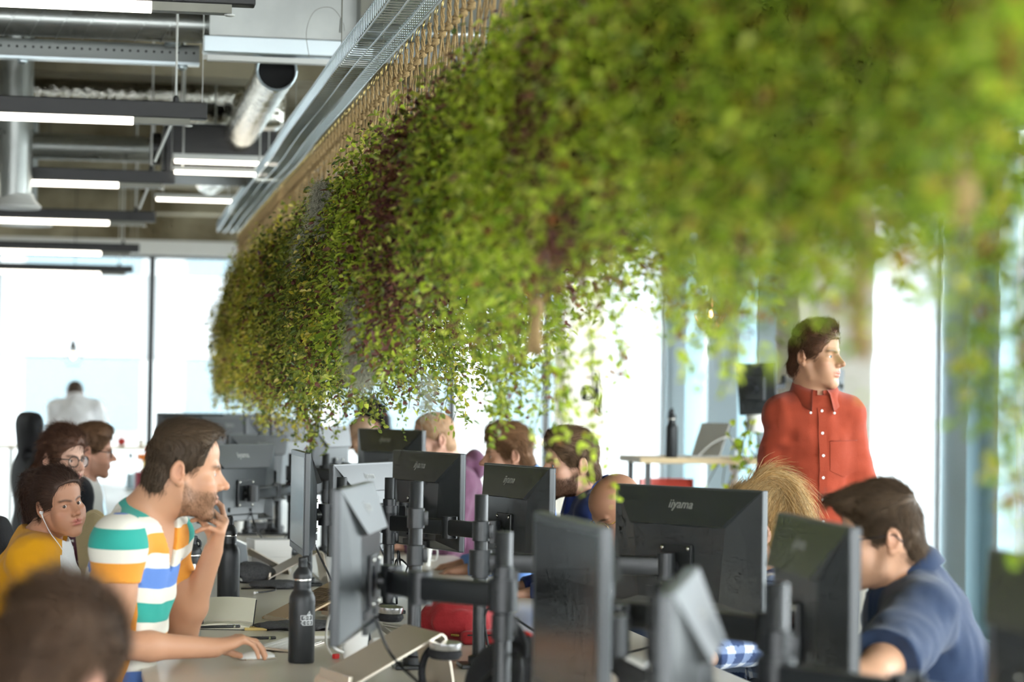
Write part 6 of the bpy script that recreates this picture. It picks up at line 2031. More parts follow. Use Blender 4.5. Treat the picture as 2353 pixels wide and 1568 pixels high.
# white adapter cube
q = at(880, 1462, 6.75)
t = thing('power_adapter', 'white power adapter tilted against the post behind the mug', 'adapter', (q.x, q.y, ZD + .03), R(25))
MB().box((0, 0, 0), (.065, .06, .03), rotm('X', .9), bev=.006).build('case', 'white_gloss', t)
MB().cyl((.0, .02, -.02), (.0, .0, .0), .004, 8).build('plug', 'silver', t)
# white product boxes
q = atZ(605, 1318, ZD)
for i, (dz, hgt, wd_, dx, lab) in enumerate(((0, .062, .17, .0, 'lower flat white box under another white box, left of the edge-on screen'), (.062, .072, .16, .004, 'upper white box stacked on a flat white box'))):
    t = thing('product_box', lab, 'box', (q.x + dx + .03, q.y + .16, ZD + dz), R(8), 'white boxes on the desk')
    MB().box((0, 0, hgt * .31), (wd_ - .004, .17 - .004, hgt * .62)).build('tray', 'white_gloss', t)
    MB().box((0, 0, hgt * .68), (wd_, .17, hgt * .63), bev=.002).build('lid', 'white_gloss', t)
# tilted phone / tablet on the arch
q = atZ(568, 1340, ZD)
t = thing('tablet', 'dark tablet in a white frame leaning upright beside the black bottle', 'tablet', (q.x, q.y, ZD), R(60))
t.rotation_euler = (0, R(14), R(60))
Mt = rotm('X', R(-14))
MB().box((0, .036, .085), (.115, .008, .17), Mt, bev=.003).build('case', 'white_gloss', t)
MB().box((0, .0318, .085), (.102, .002, .150), Mt).build('screen', 'screen', t)
# grey felt sleeves, pouches
def felt(px, py, w, d, h, rz, label, name='felt_pouch', z=ZD, sp_=.5):
    q = atZ(px, py, z); t = thing(name, label, 'pouch', (q.x, q.y, z), R(rz), None)
    f = Field(); f.ell((0, 0, h * .42), (w / 2, d / 2, h * .55), k=0); f.cone((-w * .36, 0, h * .25), (w * .36, 0, h * .25), h * .25, k=.02, flat=((0, 0, 1), .8)); f.plane((0, 0, .001), (0, 0, -1), .003)
    V, Q = surface(lambda p: f.ev(p) - .01 * (vnoise(p * 30 + px) - .5), (-w * .6, -d * .6, -.01), (w * .6, d * .6, h * 1.2), .007)
    mesh_np('shell', V, Q, 'felt', t, True)
    pts = [(w * .42 * math.cos(a), d * .44 * math.sin(a), h * .45) for a in np.linspace(-2.6, -.5, 14)]
    MB().tube(pts, .0035, 6).build('zip', 'black_cloth', t, smooth=True)
    return t
felt(572, 1338, .22, .14, .085, -18, 'grey felt pouch with a looped cord behind the standing black bottle')
felt(600, 1222, .26, .14, .055, 16, 'dark felt pouch lying on top of the white boxes area')
felt(640, 1352, .24, .16, .030, -8, 'flat grey felt sleeve just behind the black bottle with emblem')
q = atZ(592, 1362, ZD)
t = thing('audio_cable', 'looped grey cable with plug ends on the felt sleeve', 'cable', (q.x, q.y - .02, ZD + .003))
MB().tube(bez([(-.06, .03, .01), (0, .0, .015), (.05, -.01, .02), (.06, -.05, .012), (.02, -.07, .006), (-.01, -.09, .006)], 6), .003, 6).build('lead', 'cable_black', t, smooth=True)
MB().cyl((-.01, -.09, .006), (-.02, -.115, .006), .005, 8).build('plug', 'silver', t)
# gold laptop propped up, keyboard towards the light
q = atZ(700, 1428, ZD)
t = thing('laptop', 'open gold laptop base propped on a stand, keys showing, behind the nearest bottle', 'laptop', (q.x + .03, q.y + .06, ZD + .012), R(24))
Mk = rotm('Y', R(-23))
bs = MB().box((0, 0, .046), (.29, .20, .009), Mk, bev=.003); bs.build('base', 'gold_laptop', t)
ks = MB()
for r_ in range(5):
    for i in range(13):
        v = Mk @ Vector((-.03 + r_ * .026, -.085 + i * .0142, .0052)); ks.box((v.x, v.y, v.z + .046), (.022, .0115, .0016), Mk)
ks.build('key_set', 'key_brown', t)
v = Mk @ Vector((-.10, 0, .005)); MB().box((v.x, v.y, v.z + .046), (.06, .09, .0008), Mk).build('trackpad', 'gold_laptop', t)
MB().box((.09, 0, .03), (.02, .16, .07)).build('riser', 'aluminium', t); MB().box((-.125, 0, -.006), (.02, .16, .012)).build('riser', 'aluminium', t)
q = atZ(690, 1446, ZD)
felt(700, 1444, .34, .22, .022, 12, 'grey felt laptop sleeve lying under the gold laptop', 'laptop_sleeve')
q = atZ(770, 1418, ZD)
o = tag(MB().box((0, 0, .012), (.17, .022, .008), bev=.002).build('wooden_ruler', 'leather_brown'), 'flat reddish wooden strip on the felt sleeve left of the blurred monitor', 'ruler'); o.location = (q.x, q.y + .02, ZD + .012); o.rotation_euler = (0, 0, R(12))
q = atZ(712, 1462, ZD)
t = thing('notepad', 'thin white notepad lying flat right behind the nearest black bottle', 'notepad', (q.x + .06, q.y - .01, ZD), R(14))
MB().box((0, 0, .004), (.20, .14, .008), bev=.001).build('page_block', 'white_gloss', t); MB().box((0, 0, .0085), (.19, .13, .001)).build('cover', 'paper', t)
# red drawstring bag
q = at(1048, 1392, 7.3)
t = thing('drawstring_bag', 'bulging red cloth bag behind the monitor posts', 'bag', (q.x, q.y, ZD))
f = Field(); f.ell((0, 0, .065), (.105, .10, .068), k=0); f.ell((.085, .03, .050), (.07, .06, .045), k=.04); f.cone((-.06, 0, .06), (-.115, -.01, .045), .045, .016, k=.03); f.plane((0, 0, 0), (0, 0, -1), .004)
V, Q = surface(lambda p: f.ev(p) - .018 * (vnoise(p * np.array((14, 40, 22))) - .5), (-.16, -.14, -.01), (.18, .14, .16), .006)
mesh_np('sack', V, Q, 'red_cloth', t, True)
MB().tube([(-.108, .018 * math.cos(a) - .01, .045 + .018 * math.sin(a)) for a in [2 * PI * k / 12 for k in range(12)]], .004, 6, closed=True).build('drawstring', 'red_cloth', t, smooth=True)
MB().cyl((-.03, -.098, .028), (-.005, -.099, .026), .0045, 8).build('toggle', 'brass', t)
q = at(1118, 1405, 7.2)
t = thing('red_pouch', 'flat dark red pouch right of the bulging red bag', 'pouch', (q.x, q.y + .03, ZD))
MB().box((0, 0, .02), (.15, .10, .04), bev=.012).build('shell', 'red_cloth', t, smooth=True); MB().box((0, -.051, .03), (.12, .003, .004)).build('zip', 'black_cloth', t)
# headphones: chrome ear cups seen on edge
def headphones(px, py, D, rz, label):
    q = at(px, py, D); t = thing('headphones', label, 'headphones', (q.x, q.y, ZD), R(rz), 'headphones lying on the desk')
    t.rotation_euler = (R(-86), 0, R(rz)); t.location.z = ZD + .045
    A = MB().tube([(0, .075 * math.cos(a), .045 + .085 * math.sin(a)) for a in np.linspace(-.2, PI + .2, 20)], .009, 8); A.build('headband', 'black_cloth', t, smooth=True)
    for s_ in (-1, 1):
        c = MB().lathe([(.0, -.016), (.036, -.016), (.040, -.008), (.040, .004)], (0, s_ * .08, .043), 24, rotm('X', -s_ * PI / 2)); e = c.build('ear_cup', 'chrome', t, auto=40)
        MB().lathe([(.041, .003), (.043, .012), (.036, .022), (.0, .020)], (0, s_ * .066, .043), 24, rotm('X', s_ * PI / 2)).build('cushion', 'black_cloth', e, auto=50)
    return t
headphones(915, 1400, 6.9, 35, 'chrome and black headphones left of the red bag')
headphones(1045, 1515, 5.9, 30, 'nearer chrome headphones beside the black backpack')
# flat silver laptops and a small jar beyond the posts
def closed_laptop(px, py, z, rz, label, m_='silver_plastic'):
    q = atZ(px, py, z); t = thing('laptop', label, 'laptop', tuple(q), R(rz))
    MB().box((0, 0, .004), (.30, .21, .007), bev=.003).build('base', m_, t); MB().box((0, 0, .0115), (.30, .21, .007), bev=.003).build('lid', m_, t); return t
closed_laptop(1010, 1442, ZD, 25, 'closed silver laptop in front of the red bag')
closed_laptop(1120, 1290, ZD, 70, 'closed silver laptop under the monitor of the brown-haired person')
q = at(1170, 1425, 6.6)
t = thing('snack_tub', 'small yellow tub with red print left of the edge-on screen', 'tub', (q.x, q.y, ZD), R(20))
MB().box((0, 0, .022), (.075, .05, .044), bev=.006).build('tub', 'label_yellow', t); MB().box((0, -.0265, .022), (.05, .001, .02)).build('print', 'bright_red', t); MB().box((0, 0, .047), (.078, .053, .007), bev=.002).build('lid', 'white_gloss', t)
# open silver laptop seen edge-on behind posts
q = at(1215, 1392, 6.9)
t = thing('laptop', 'open silver laptop with its lid slanting, beside the yellow tub', 'laptop', (q.x + .02, q.y, ZD), R(-70))
MB().box((0, 0, .005), (.30, .20, .008), bev=.003).build('base', 'silver_plastic', t); MB().box((0, .125, .10), (.30, .006, .205), rotm('X', R(-22)), bev=.002).build('lid', 'silver_plastic', t)
# black backpack with red logo patch
q = at(1185, 1568, 5.35)
t = thing('backpack', 'black backpack with red marks slumped on the desk by the edge-on screen', 'bag', (q.x, q.y, ZD))
f = Field(); f.ell((0, 0, .09), (.11, .16, .10), k=0); f.ell((.02, .02, .15), (.06, .09, .05), k=.05); f.ell((-.02, -.09, .06), (.10, .07, .07), k=.04); f.plane((0, 0, .0), (0, 0, -1), .004)
V, Q = surface(lambda p: f.ev(p) - .02 * (vnoise(p * 12) - .5), (-.15, -.22, -.01), (.15, .22, .25), .009)
mesh_np('sack', V, Q, 'black_cloth', t, True)
MB().tube(bez([(.01, .06, .18), (.0, .0, .225), (.01, -.07, .18), (-.02, -.14, .10)], 6), .008, 6).build('strap', 'black_cloth', t, smooth=True)
MB().tube(bez([(-.02, .08, .196), (.015, .04, .208), (.03, .0, .205), (.04, .03, .19)], 5), .006, 6).build('red_cord', 'bright_red', t, smooth=True)
# white extension block behind the nearest monitors
q = at(1455, 1540, 4.7)
t = thing('power_strip', 'white socket strip under the biggest dark monitor', 'power strip', (q.x, q.y, q.z), R(-25))
MB().box((0, 0, 0), (.17, .055, .030), rotm('Y', R(24)), bev=.004).build('case', 'black_metal', t)
for i in (-1, 0, 1):
    v = rotm('Y', R(24)) @ Vector((i * .052, 0, .018)); MB().box(tuple(v), (.042, .046, .012), rotm('Y', R(24)), bev=.003).build('socket', 'white_gloss', t)
MB().box((0, 0, -(q.z - ZD) / 2), (.05, .05, q.z - ZD)).build('bracket', 'black_metal', t)
# clear cola bottle with red script
q = at(438, 1345, 7.15)
t = thing('soda_bottle', 'clear empty soda bottle with red script behind the striped t-shirt', 'bottle', (q.x, q.y, ZD), R(10))
MB().lathe([(.024, 0), (.031, .006), (.033, .03), (.030, .06), (.033, .10), (.033, .13), (.026, .165), (.016, .195), (.0125, .205), (.0125, .222)], n=28).build('body', 'bottle_clear', t, auto=45)
MB().lathe([(.0145, .210), (.0145, .228), (.013, .230)], n=20).build('cap', 'white_gloss', t, auto=40)
text_mesh('logo', 'Coca-Cola', .030, 'coke_red', t, Matrix.Identity(4), 0, bold=.0006, shear=.35, wrap=lambda q_: (lambda a: Vector((.0336 * math.sin(a), -.0336 * math.cos(a), .115 + q_.y)))(q_.x / .0336 + .3))
# white cups and small clutter farther down
def cup(px, py, z, label, r=.035, h=.09, m_='white_gloss'):
    q = atZ(px, py, z); t = thing('cup', label, 'cup', tuple(q))
    MB().lathe([(r * .75, 0), (r, h * .95), (r, h), (r * .92, h), (r * .7, .006), (0, .006)], n=22).build('cup', m_, t, auto=40); MB().tube(bez([(r * .9, 0, h * .8), (r * 1.6, 0, h * .75), (r * 1.5, 0, h * .3), (r * .8, 0, h * .25)], 5), .004, 7).build('handle', m_, t, smooth=True)
cup(545, 1225, ZD, 'white cup beside the face-level hand, near the far felt pouch')
cup(975, 1300, ZD, 'white cup right of the white-cable post')
# far left items: water flask, maroon tin, stacked boxes
q = at(299, 1110, 19.0)
t = thing('water_bottle', 'clear blue-tinted water bottle on the far left desk', 'bottle', (q.x, q.y, ZD)); hb_ = 0
MB().lathe([(.030, 0), (.034, .005), (.034, .17), (.016, .22), (.016, .24)], n=24).build('body', 'bottle_clear', t, auto=40); MB().lathe([(.017, .24), (.018, .27), (.008, .285)], n=18).build('cap', 'black_metal', t, auto=40); MB().lathe([(.031, .01), (.031, .12), (0, .12)], n=20).build('water', 'pale_blue_plastic', t, auto=40)
q = at(320, 1118, 18.6)
t = thing('tin_box', 'dark maroon box standing on the far left desk', 'box', (q.x, q.y, ZD), R(12)); MB().box((0, 0, .07), (.07, .07, .14), bev=.003).build('body', 'maroon', t); MB().box((0, 0, .145), (.073, .073, .012), bev=.003).build('lid', 'maroon', t)
for i in range(9):
    q = at(346, 1080, 18.8)
    t = thing('paperback', 'paperback in the pile of striped spines beside the maroon box, counted from the desk: %s' % ['lowest', 'second', 'third', 'fourth', 'fifth', 'sixth', 'seventh', 'eighth', 'topmost'][i], 'book', (q.x + rnd.uniform(-.006, .006), q.y, ZD + i * .026), R(rnd.uniform(-6, 6)), 'pile of paperbacks on the far left desk')
    MB().box((0, 0, .012), (.125, .16, .018)).build('page_block', 'paper', t); MB().box((0, 0, .0225), (.13, .17, .003)).box((0, 0, .0015), (.13, .17, .003)).box((0, -.0835, .012), (.13, .003, .02)).build('cover', ('label_yellow', 'orange_card', 'paper', 'label_yellow')[i % 4], t)
t = thing('card_box', 'orange card box on top of the paperback pile', 'box', (q.x, q.y, ZD + .234), R(5)); MB().box((0, 0, .02), (.20, .15, .04), bev=.003).build('tray', 'orange_card', t); MB().box((0, 0, .042), (.203, .153, .012), bev=.002).build('lid', 'orange_card', t)
t = thing('card_box', 'small red card box topmost beside the head of the striped t-shirt person', 'box', (q.x + .01, q.y, ZD + .282), R(-8)); MB().box((0, 0, .02), (.09, .09, .036), bev=.003).build('tray', 'red_card', t); MB().box((0, 0, .042), (.093, .093, .012), bev=.002).build('lid', 'red_card', t)
# laptop in front of the bespectacled man
q = at(255, 1130, 11.2)
laptop_stand((q.x + .05, q.y, ZD), 180, 'aluminium laptop stand in front of the person in raglan top', 1.0)
t = thing('laptop', 'open silver laptop raised before the person in raglan top', 'laptop', (q.x + .02, q.y, ZD + .135), R(-92))
MB().box((0, 0, .005), (.30, .21, .008), bev=.003).build('base', 'silver_plastic', t); l_ = MB().box((0, .135, .095), (.30, .006, .205), rotm('X', R(-25)), bev=.002).build('lid', 'silver_plastic', t)
q = atZ(285, 1125, ZD)
o = tag(MB().tube(bez([(0, 0, .004), (.08, .02, .012), (.16, .1, .006), (.2, .3, .004), (.1, .35, .008)], 6), .004, 6).build('cable', 'cable_black', smooth=True), 'black cable curled on the far desk before the clear water bottle', 'cable'); o.location = (q.x, q.y, ZD)
# ------------------------------------------------------------------ furniture and things around the desks
# wooden high table by the right-hand windows
zt_ = 1.145
pL = atZ(1471, 1051, zt_); pR = atZ(1722, 1060, zt_)
t = thing('high_table', 'wooden high table with black legs by the right-hand windows', 'table', (pL.x, pL.y, 0))
Wt = .98; Dt = .62; ang = -.02
t.rotation_euler = (0, 0, ang)
MB().box((Wt / 2, Dt / 2, zt_ - .018), (Wt, Dt, .036), bev=.003).build('table_top', 'light_wood', t)
for x in (.06, Wt - .08):
    for y in (.06, Dt - .06):
        MB().box((x, y, (zt_ - .036) / 2), (.03, .03, zt_ - .036)).build('leg', 'black_metal', t)
    MB().box((x, Dt / 2, .12), (.03, Dt - .12, .03)).build('stretcher', 'black_metal', t)
# laptop on it
q = atY(1632, 1045, pL.y + .26)
t = thing('laptop', 'open silver laptop with a red sticker on the wooden high table', 'laptop', (q.x - .10, pL.y + .26, zt_), R(-70))
MB().box((0, -.02, .005), (.30, .21, .008), bev=.003).build('base', 'silver_plastic', t)
ld = MB().box((0, .12, .105), (.30, .006, .21), rotm('X', R(-20)), bev=.002).build('lid', 'silver_plastic', t)
MB().lathe([(.014, 0), (.014, .0006)], (0, .124, .10), 14, rotm('X', R(-110))).build('sticker', 'red_card', ld)
c1 = atY(1600, 1045, pL.y + .12); c2 = atY(1690, 1045, pL.y + .16)
c1.z = c2.z = zt_ + .006; up_ = Vector((0, 0, 1))
o = tag(MB().tube(bez([c1 - Vector((.12, 0, 0)), c1, c1.lerp(c2, .35) + up_ * .07, c1.lerp(c2, .75) + up_ * .115, c2 + up_ * .08, c2], 7), .006, 6).build('charging_cable', 'cable_white', smooth=True), 'white charging cable arching in front of the high-table laptop', 'cable')
# wall monitor on a swing arm beside the column
q = at(1741, 894, 13.9)
t = thing('wall_monitor', 'black monitor on a swing arm beside the beige column, left of the standing person', 'monitor', tuple(q), R(-38))
MB().box((0, 0, 0), (.235, .03, .295), rotm('Y', R(-4)), bev=.006).build('panel_frame', 'monitor_plastic', t)
MB().box((0, .017, 0), (.21, .002, .27), rotm('Y', R(-4))).build('screen', 'screen', t)
MB().box((0, -.03, 0), (.12, .03, .14), bev=.008).build('rear_shell', 'monitor_plastic', t)
a_ = MB(); iM = Matrix.Rotation(-R(-38), 3, 'Z')
def lc(v): return iM @ (Vector(v) - q)
colx = Vector((4.30, p0.y + .05, q.z - .01))
a_.cyl((0, -.045, 0), (0, -.09, 0), .022, 12); mid = at(1800, 880, 14.1); mid.z = q.z + .02
a_.tube([(0, -.08, 0), lc(mid)], .018, 8).tube([lc(mid), lc(mid + Vector((0, 0, .05))), lc(colx + Vector((0, 0, .05)))], .015, 8)
a_.build('arm', 'arm_black', t)
q2 = at(1925, 888, 14.1)
t = thing('wall_monitor', 'dark monitor mounted on the column, partly behind the neck of the standing person', 'monitor', tuple(q2), R(60))
MB().box((0, 0, 0), (.20, .035, .20), bev=.006).build('panel_frame', 'monitor_plastic', t); MB().box((0, .0185, 0), (.18, .002, .18)).build('screen', 'screen', t)
iM = Matrix.Rotation(-R(60), 3, 'Z'); MB().tube([(0, -.015, 0), iM @ (Vector((4.5, p0.y + .02, q2.z)) - q2)], .02, 8).build('arm', 'arm_black', t)
# thin screen edge-on on the far column
q = at(1372, 905, 22.6)
t = thing('wall_screen', 'thin black screen seen edge-on, mounted on the far column', 'screen', tuple(q), R(-101))
MB().box((0, 0, 0), (.62, .035, .40), rotm('X', R(6)), bev=.005).build('panel_frame', 'black_metal', t); MB().box((0, .02, 0), (.58, .002, .36), rotm('X', R(6))).build('screen', 'screen', t)
MB().box((0, -.03, 0), (.10, .05, .10)).box((0, -.08, .05), (.05, .08, .03)).box((0, -.08, -.05), (.05, .08, .03)).build('bracket', 'black_metal', t)
MB().box((.0, -.12, 0), (.05, .06, .14)).build('arm', 'black_metal', t)
# pothos trailing beside the column and under the high table
mat('pot_white', S(232, 230, 224), .5)
def pothos(px, py, D, label, n, seed, drop):
    q = at(px, py, D); rs = np.random.RandomState(seed)
    t = thing('potted_pothos', label, 'plant', tuple(q)); P = []; tub = MB()
    for i in range(n):
        p = trail(rs, (rs.randn() * .07, rs.randn() * .05, .05), drop * (.5 + .6 * rs.rand()), .05, .08); P.append(p); tub.tube([tuple(v) for v in p], .003, 5)
    P = np.concatenate(P); m_ = len(P)
    D_ = np.stack([rs.randn(m_), rs.randn(m_), -.8 * np.ones(m_)], 1); V, Q, C = leaves(P, D_, rs.randn(m_, 3) + np.array((-.3, -.6, .8)), .055, .020, rs, 'lime')
    mesh_np('foliage', V, Q, 'leaf', t, True, np.clip(C, 0, 1)); tub.build('stems', 'twig', t)
    return t
t = pothos(1738, 985, 14.15, 'trailing green pothos under the wall monitor beside the standing person', 7, 61, .34)
MB().lathe([(.05, -.02), (.065, .08), (.065, .10), (.058, .10), (.05, .02)], (0, 0, .0), 22).build('pot', 'pot_white', t, auto=40)
MB().cyl((0, 0, .09), (0, 0, ZC - t.location.z), .004, 6).build('hanging_wire', 'black_metal', t)
t = pothos(1690, 1085, 14.9, 'small pothos shoots below the wooden high table edge', 4, 62, .20)
MB().lathe([(.035, 0), (.045, .06), (.045, .07), (.03, .02)], (0, 0, 0), 18).cyl((0, 0, 0), (0, 0, -t.location.z), .02, 10).build('pot_stand', 'pot_white', t, auto=40)
# red stool under the high table
q = at(1532, 1112, 14.9)
t = thing('plastic_chair', 'red plastic chair whose back shows under the high table', 'chair', (q.x, q.y, 0), R(15))
mat('red_plastic', S(226, 92, 78), .45)
zq = q.z + .03
mb = MB(); n_ = 14; vs = []
for i in range(n_ + 1):
    a = PI * i / n_
    for z_ in (zq - .22, zq): vs += [(.19 * math.cos(a), .16 * math.sin(a) * .6, z_), (.18 * math.cos(a), .15 * math.sin(a) * .6, z_)]
fs = []
for i in range(n_):
    b0 = i * 4; b1 = b0 + 4; fs += [(b0, b1, b1 + 2, b0 + 2), (b0 + 1, b0 + 3, b1 + 3, b1 + 1), (b0 + 2, b1 + 2, b1 + 3, b0 + 3), (b0, b0 + 1, b1 + 1, b1)]
mb.add(vs, fs).build('backrest', 'red_plastic', t, smooth=True)
MB().box((0, -.08, zq - .24), (.38, .36, .03), bev=.012).build('seat', 'red_plastic', t)
for x in (-.16, .16):
    for y in (-.23, .07): MB().cyl((x * .8, y, zq - .25), (x * 1.15, y * 1.1, 0), .012, 10).build('leg', 'black_metal', t)
# window bar along the far wall with stools' legs, and its things
zb_ = 1.06
q0 = atZ(1058, 1001, zb_); q1 = atZ(1420, 1008, zb_)
t = thing('window_bar', 'slim wooden bar counter below the far windows, behind the ginger and brown heads', 'counter', (q0.x, YF - .45, 0))
Wb = 1.55
MB().box((Wb / 2, 0, zb_ - .015), (Wb, .42, .03), bev=.003).build('counter_top', 'light_wood', t)
for x in (.12, Wb / 2, Wb - .1):
    for y in (-.17, .17): MB().box((x, y, (zb_ - .03) / 2), (.03, .03, zb_ - .03)).build('leg', 'black_metal', t)
zb2 = .98
t = thing('window_bar', 'pale wooden bar counter at the far left window where the white shirt leans', 'counter', (-2.2, 23.4, 0))
MB().box((1.55, .1, zb2 - .014), (3.1, .5, .028), bev=.003).build('counter_top', 'light_wood', t)
for x in (.1, 1.55, 3.0): MB().box((x, -.08, (zb2 - .03) / 2), (.04, .04, zb2 - .03)).build('leg', 'white_paint', t)
def ball(px, py, D, r, m_, label):  # plain coloured ball with a small rim, gives no light
    q = at(px, py, D); t = thing('small_ball', label, 'lantern', (q.x, 23.55, zb2 + r * .96)); 
    mb = MB(); mb.sphere((0, 0, 0), r, 20, 14, (1, 1, .94)); mb.build('globe', m_, t, smooth=True); MB().lathe([(r * .3, 0), (r * .3, .01), (r * .2, .012)], (0, 0, r * .9), 14).build('rim', 'white_paint', t)
ball(275, 980, 24.6, .045, 'far_red', 'small red globe on the far window sill right of the white shirt')
ball(318, 986, 24.6, .038, 'white_gloss', 'small white globe on the far window sill by the black mullion')
# geometric wire pendant lamps
def cage_lamp(px, py, D, r, label, m_='copper'):
    q = at(px, py, D); t = thing('cage_pendant_lamp', label, 'lamp', tuple(q))
    rings = [(0.30, r * .95), (1.0, r * .12), (.55, -r * .8)]
    n_ = 6; P = [[Vector((r * f * math.cos(2 * PI * k / n_ + (.5 * i)), r * f * math.sin(2 * PI * k / n_ + (.5 * i)), z)) for k in range(n_)] for i, (f, z) in enumerate(rings)]
    mb = MB()
    for row in P: mb.tube(row, r * .028, 6, closed=True)
    for i in range(2):
        for k in range(n_):
            mb.tube([P[i][k], P[i + 1][k]], r * .028, 6); mb.tube([P[i][(k + 1) % n_], P[i + 1][k]], r * .028, 6)
    mb.build('wire_cage', m_, t)
    MB().lathe([(r * .16, r * .45), (r * .2, r * .95), (r * .1, r * 1.2)], n=16).build('socket', 'black_metal' if m_ != 'copper' else 'copper', t, auto=40)
    MB().lathe([(r * .02, -r * .15), (r * .17, .0), (r * .19, r * .2), (r * .1, r * .45)], n=16).build('bulb', 'warm_bulb', t, smooth=True)
    MB().cyl((0, 0, r * 1.1), (0, 0, ZC - q.z), .004, 6).build('cord', 'black_metal', t)
cage_lamp(1632, 728, 13.3, .088, 'copper wire cage pendant lamp among the blurred leaves above the high table')
cage_lamp(168, 822, 21.5, .10, 'faint pale wire cage pendant lamp with black socket against the far blind', 'batten_white')
q = at(168, 792, 21.5)
o = tag(MB().lathe([(.028, -.03), (.024, 0), (.006, .045)], n=16).build('lamp_holder', 'black_metal', auto=40), 'small black cone lampholder on the cord over the pale cage lamp', 'lamp holder'); o.location = q

# ------------------------------------------------------------------ chairs
mat('chair_grey', S(196, 190, 176), .7)
def office_chair(pel, rz, label, back=True, hb_=.32, m_='chair_black'):
    t = thing('office_chair', label, 'chair', (pel[0], pel[1], 0), rz, 'office chairs along the bench desk')
    MB().box((0, .04, .415), (.46, .46, .07), bev=.03).build('seat', m_, t, smooth=True)
    MB().cyl((0, 0, .10), (0, 0, .39), .028, 14).build('gas_column', 'black_metal', t)
    b = MB()
    for k in range(5):
        a = 2 * PI * k / 5 + .3; b.tube([(0, 0, .10), (.29 * math.cos(a), .29 * math.sin(a), .065)], [.026, .016], 8)
    b.build('star_base', 'black_metal', t)
    for k in range(5):
        a = 2 * PI * k / 5 + .3; MB().cyl((.29 * math.cos(a) - .012, .29 * math.sin(a), .03), (.29 * math.cos(a) + .012, .29 * math.sin(a), .03), .03, 14).build('caster', 'black_metal', t)
    if back:
        MB().box((0, -.25, .62 + hb_ / 2 - .12), (.40, .045, hb_), rotm('X', R(8)), bev=.02).build('backrest', m_, t, smooth=True)
        MB().box((0, -.22, .46), (.06, .04, .22)).build('back_bracket', 'black_metal', t)
    return t
for o in [ob for ob in SC.objects if ob.get('category') == 'person']:
    nm = o['label']
    if 'standing' in nm or 'behind at' in nm or 'navy polo' in nm or 'raglan' in nm: continue
    right = o.location.x > 1.2
    office_chair(o.location, R(90 if right else -90), 'black office chair of the ' + nm.split(',')[0], True, .22)
# tall gaming-style chair back at the left
q = at(66, 1045, 12.2)
t = thing('gaming_chair', 'tall black chair back with cut-out holes behind the round-rimmed glasses', 'chair', (q.x, q.y, 0), R(-72))
zc = q.z
f = Field()
f.cone((-.10, 0, zc + .16), (.10, 0, zc + .16), .055, k=0, flat=((0, 1, 0), .7)); f.ell((0, 0, zc + .10), (.15, .05, .10), k=.03); f.ell((0, 0, zc - .12), (.24, .055, .16), k=.06); f.ell((0, 0, zc - .45), (.22, .06, .25), k=.06)
for x in (-1, 1): f.ell((x * .085, 0, zc + .0), (.035, .12, .028), k=.008, op='s')
lo, hi = f.bounds(); V, Q = surface(f.ev, lo - .02, hi + .02, .012)
mesh_np('backrest', V, Q, 'chair_black', t, True)
MB().box((0, .24, .45), (.50, .50, .10), bev=.04).build('seat', 'chair_black', t, smooth=True)
MB().cyl((0, .2, .08), (0, .2, .42), .03, 14).build('gas_column', 'black_metal', t)
for k in range(5):
    a = 2 * PI * k / 5; MB().tube([(0, .2, .10), (.30 * math.cos(a), .2 + .30 * math.sin(a), .03)], [.03, .02], 8).build('leg', 'black_metal', t)
# beige moulded chair edge at far left, jacket-draped chair at right, woven chair back
q = at(-6, 1320, 8.2)
t = thing('shell_chair', 'pale grey moulded chair back cut off by the left edge', 'chair', (q.x - .04, q.y, 0), R(-80))
f = Field(); f.ell((0, -.18, .70), (.21, .05, .20), k=0); f.ell((0, 0, .45), (.22, .22, .04), k=.08)
lo, hi = f.bounds(); V, Q = surface(f.ev, lo - .02, hi + .02, .014); mesh_np('shell', V, Q, 'chair_grey', t, True)
for x in (-.16, .16):
    for y in (-.16, .16): MB().cyl((x * .7, y * .7, .44), (x, y, 0), .012, 8).build('leg', 'black_metal', t)
q = at(2325, 1520, 5.85)
t = thing('draped_chair', 'office chair with a black jacket over its back, behind the navy polo', 'chair', (q.x, q.y, 0), R(95))
f = Field(); f.ell((0, 0, q.z - .16), (.22, .055, .20), k=0); f.cone((-.16, 0, q.z - .02), (.16, 0, q.z - .02), .045, k=.04); f.ell((0, 0, q.z - .42), (.22, .06, .22), k=.08)
lo, hi = f.bounds(); V, Q = surface(lambda p: f.ev(p) - .03 * (vnoise(p * 14) - .5), lo - .03, hi + .03, .011); mesh_np('jacket', V, Q, 'black_cloth', t, True)
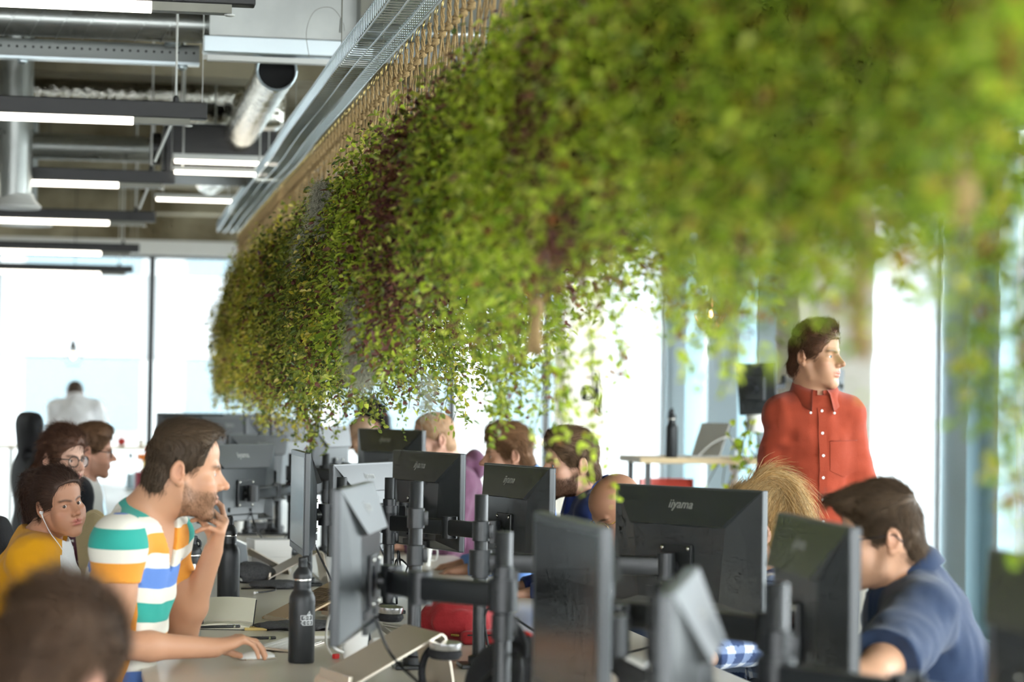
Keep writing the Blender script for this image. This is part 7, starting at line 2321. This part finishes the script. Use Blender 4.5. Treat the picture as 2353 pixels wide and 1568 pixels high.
MB().box((0, .20, .43), (.46, .46, .07), bev=.03).build('seat', 'chair_black', t, smooth=True); MB().cyl((0, .2, .08), (0, .2, .42), .03, 14).build('gas_column', 'black_metal', t)
for k in range(5):
    a = 2 * PI * k / 5; MB().tube([(0, .2, .10), (.30 * math.cos(a), .2 + .30 * math.sin(a), .03)], [.03, .02], 8).build('leg', 'black_metal', t)
mat('wicker', S(206, 188, 146), .8)
q = at(216, 1208, 9.2)
t = thing('wicker_chair', 'pale woven wicker chair back between mustard sweatshirt and striped sleeve', 'chair', (q.x, q.y, 0))
mb = MB(); hh_ = q.z + .06 - ZD
MB().box((0, .2, .44), (.40, .40, .05), bev=.02).build('seat', 'wicker', t)
for x in (-.16, .16):
    for y in (.02, .38): MB().cyl((x, y, 0), (x, y, .42), .014, 8).build('leg', 'wicker', t)
MB().box((0, .02, .58), (.10, .03, .32)).build('back_post', 'wicker', t)
for k in range(29):
    x = -.07 + .005 * k; mb.tube([(x * .6, 0, 0), (x * 1.0, .01, hh_ * (1 - .6 * (x / .11) ** 2))], .0028, 5)
for k in range(40):
    u = .12 + .86 * k / 40; w_ = .065 * (.6 + .4 * u) * math.sqrt(max(.05, 1 - (u - .3) ** 2)); mb.tube([(-w_, .004, hh_ * u * .9), (0, -.003, hh_ * u), (w_, .004, hh_ * u * .9)], .0022, 5)
mb.v = [(x, y, z + ZD) for x, y, z in mb.v]; mb.build('weave', 'wicker', t)
# dark coat at the left edge
q = at(0, 1225, 9.0)
t = thing('coat', 'dark coat hanging at the left edge behind the mustard sweatshirt', 'coat', (q.x - .03, q.y, 0))
f = Field(); f.ell((0, 0, q.z - .02), (.075, .12, .09), k=0); f.cone((0, 0, q.z - .06), (0, 0, .45), .10, .12, k=.05)
lo, hi = f.bounds(); V, Q = surface(lambda p: f.ev(p) - .03 * (vnoise(p * 18) - .5), lo - .03, hi + .03, .012); mesh_np('cloth', V, Q, 'black_cloth', t, True)
MB().cyl((0, 0, 0), (0, 0, .5), .02, 10).build('stand', 'black_metal', t)
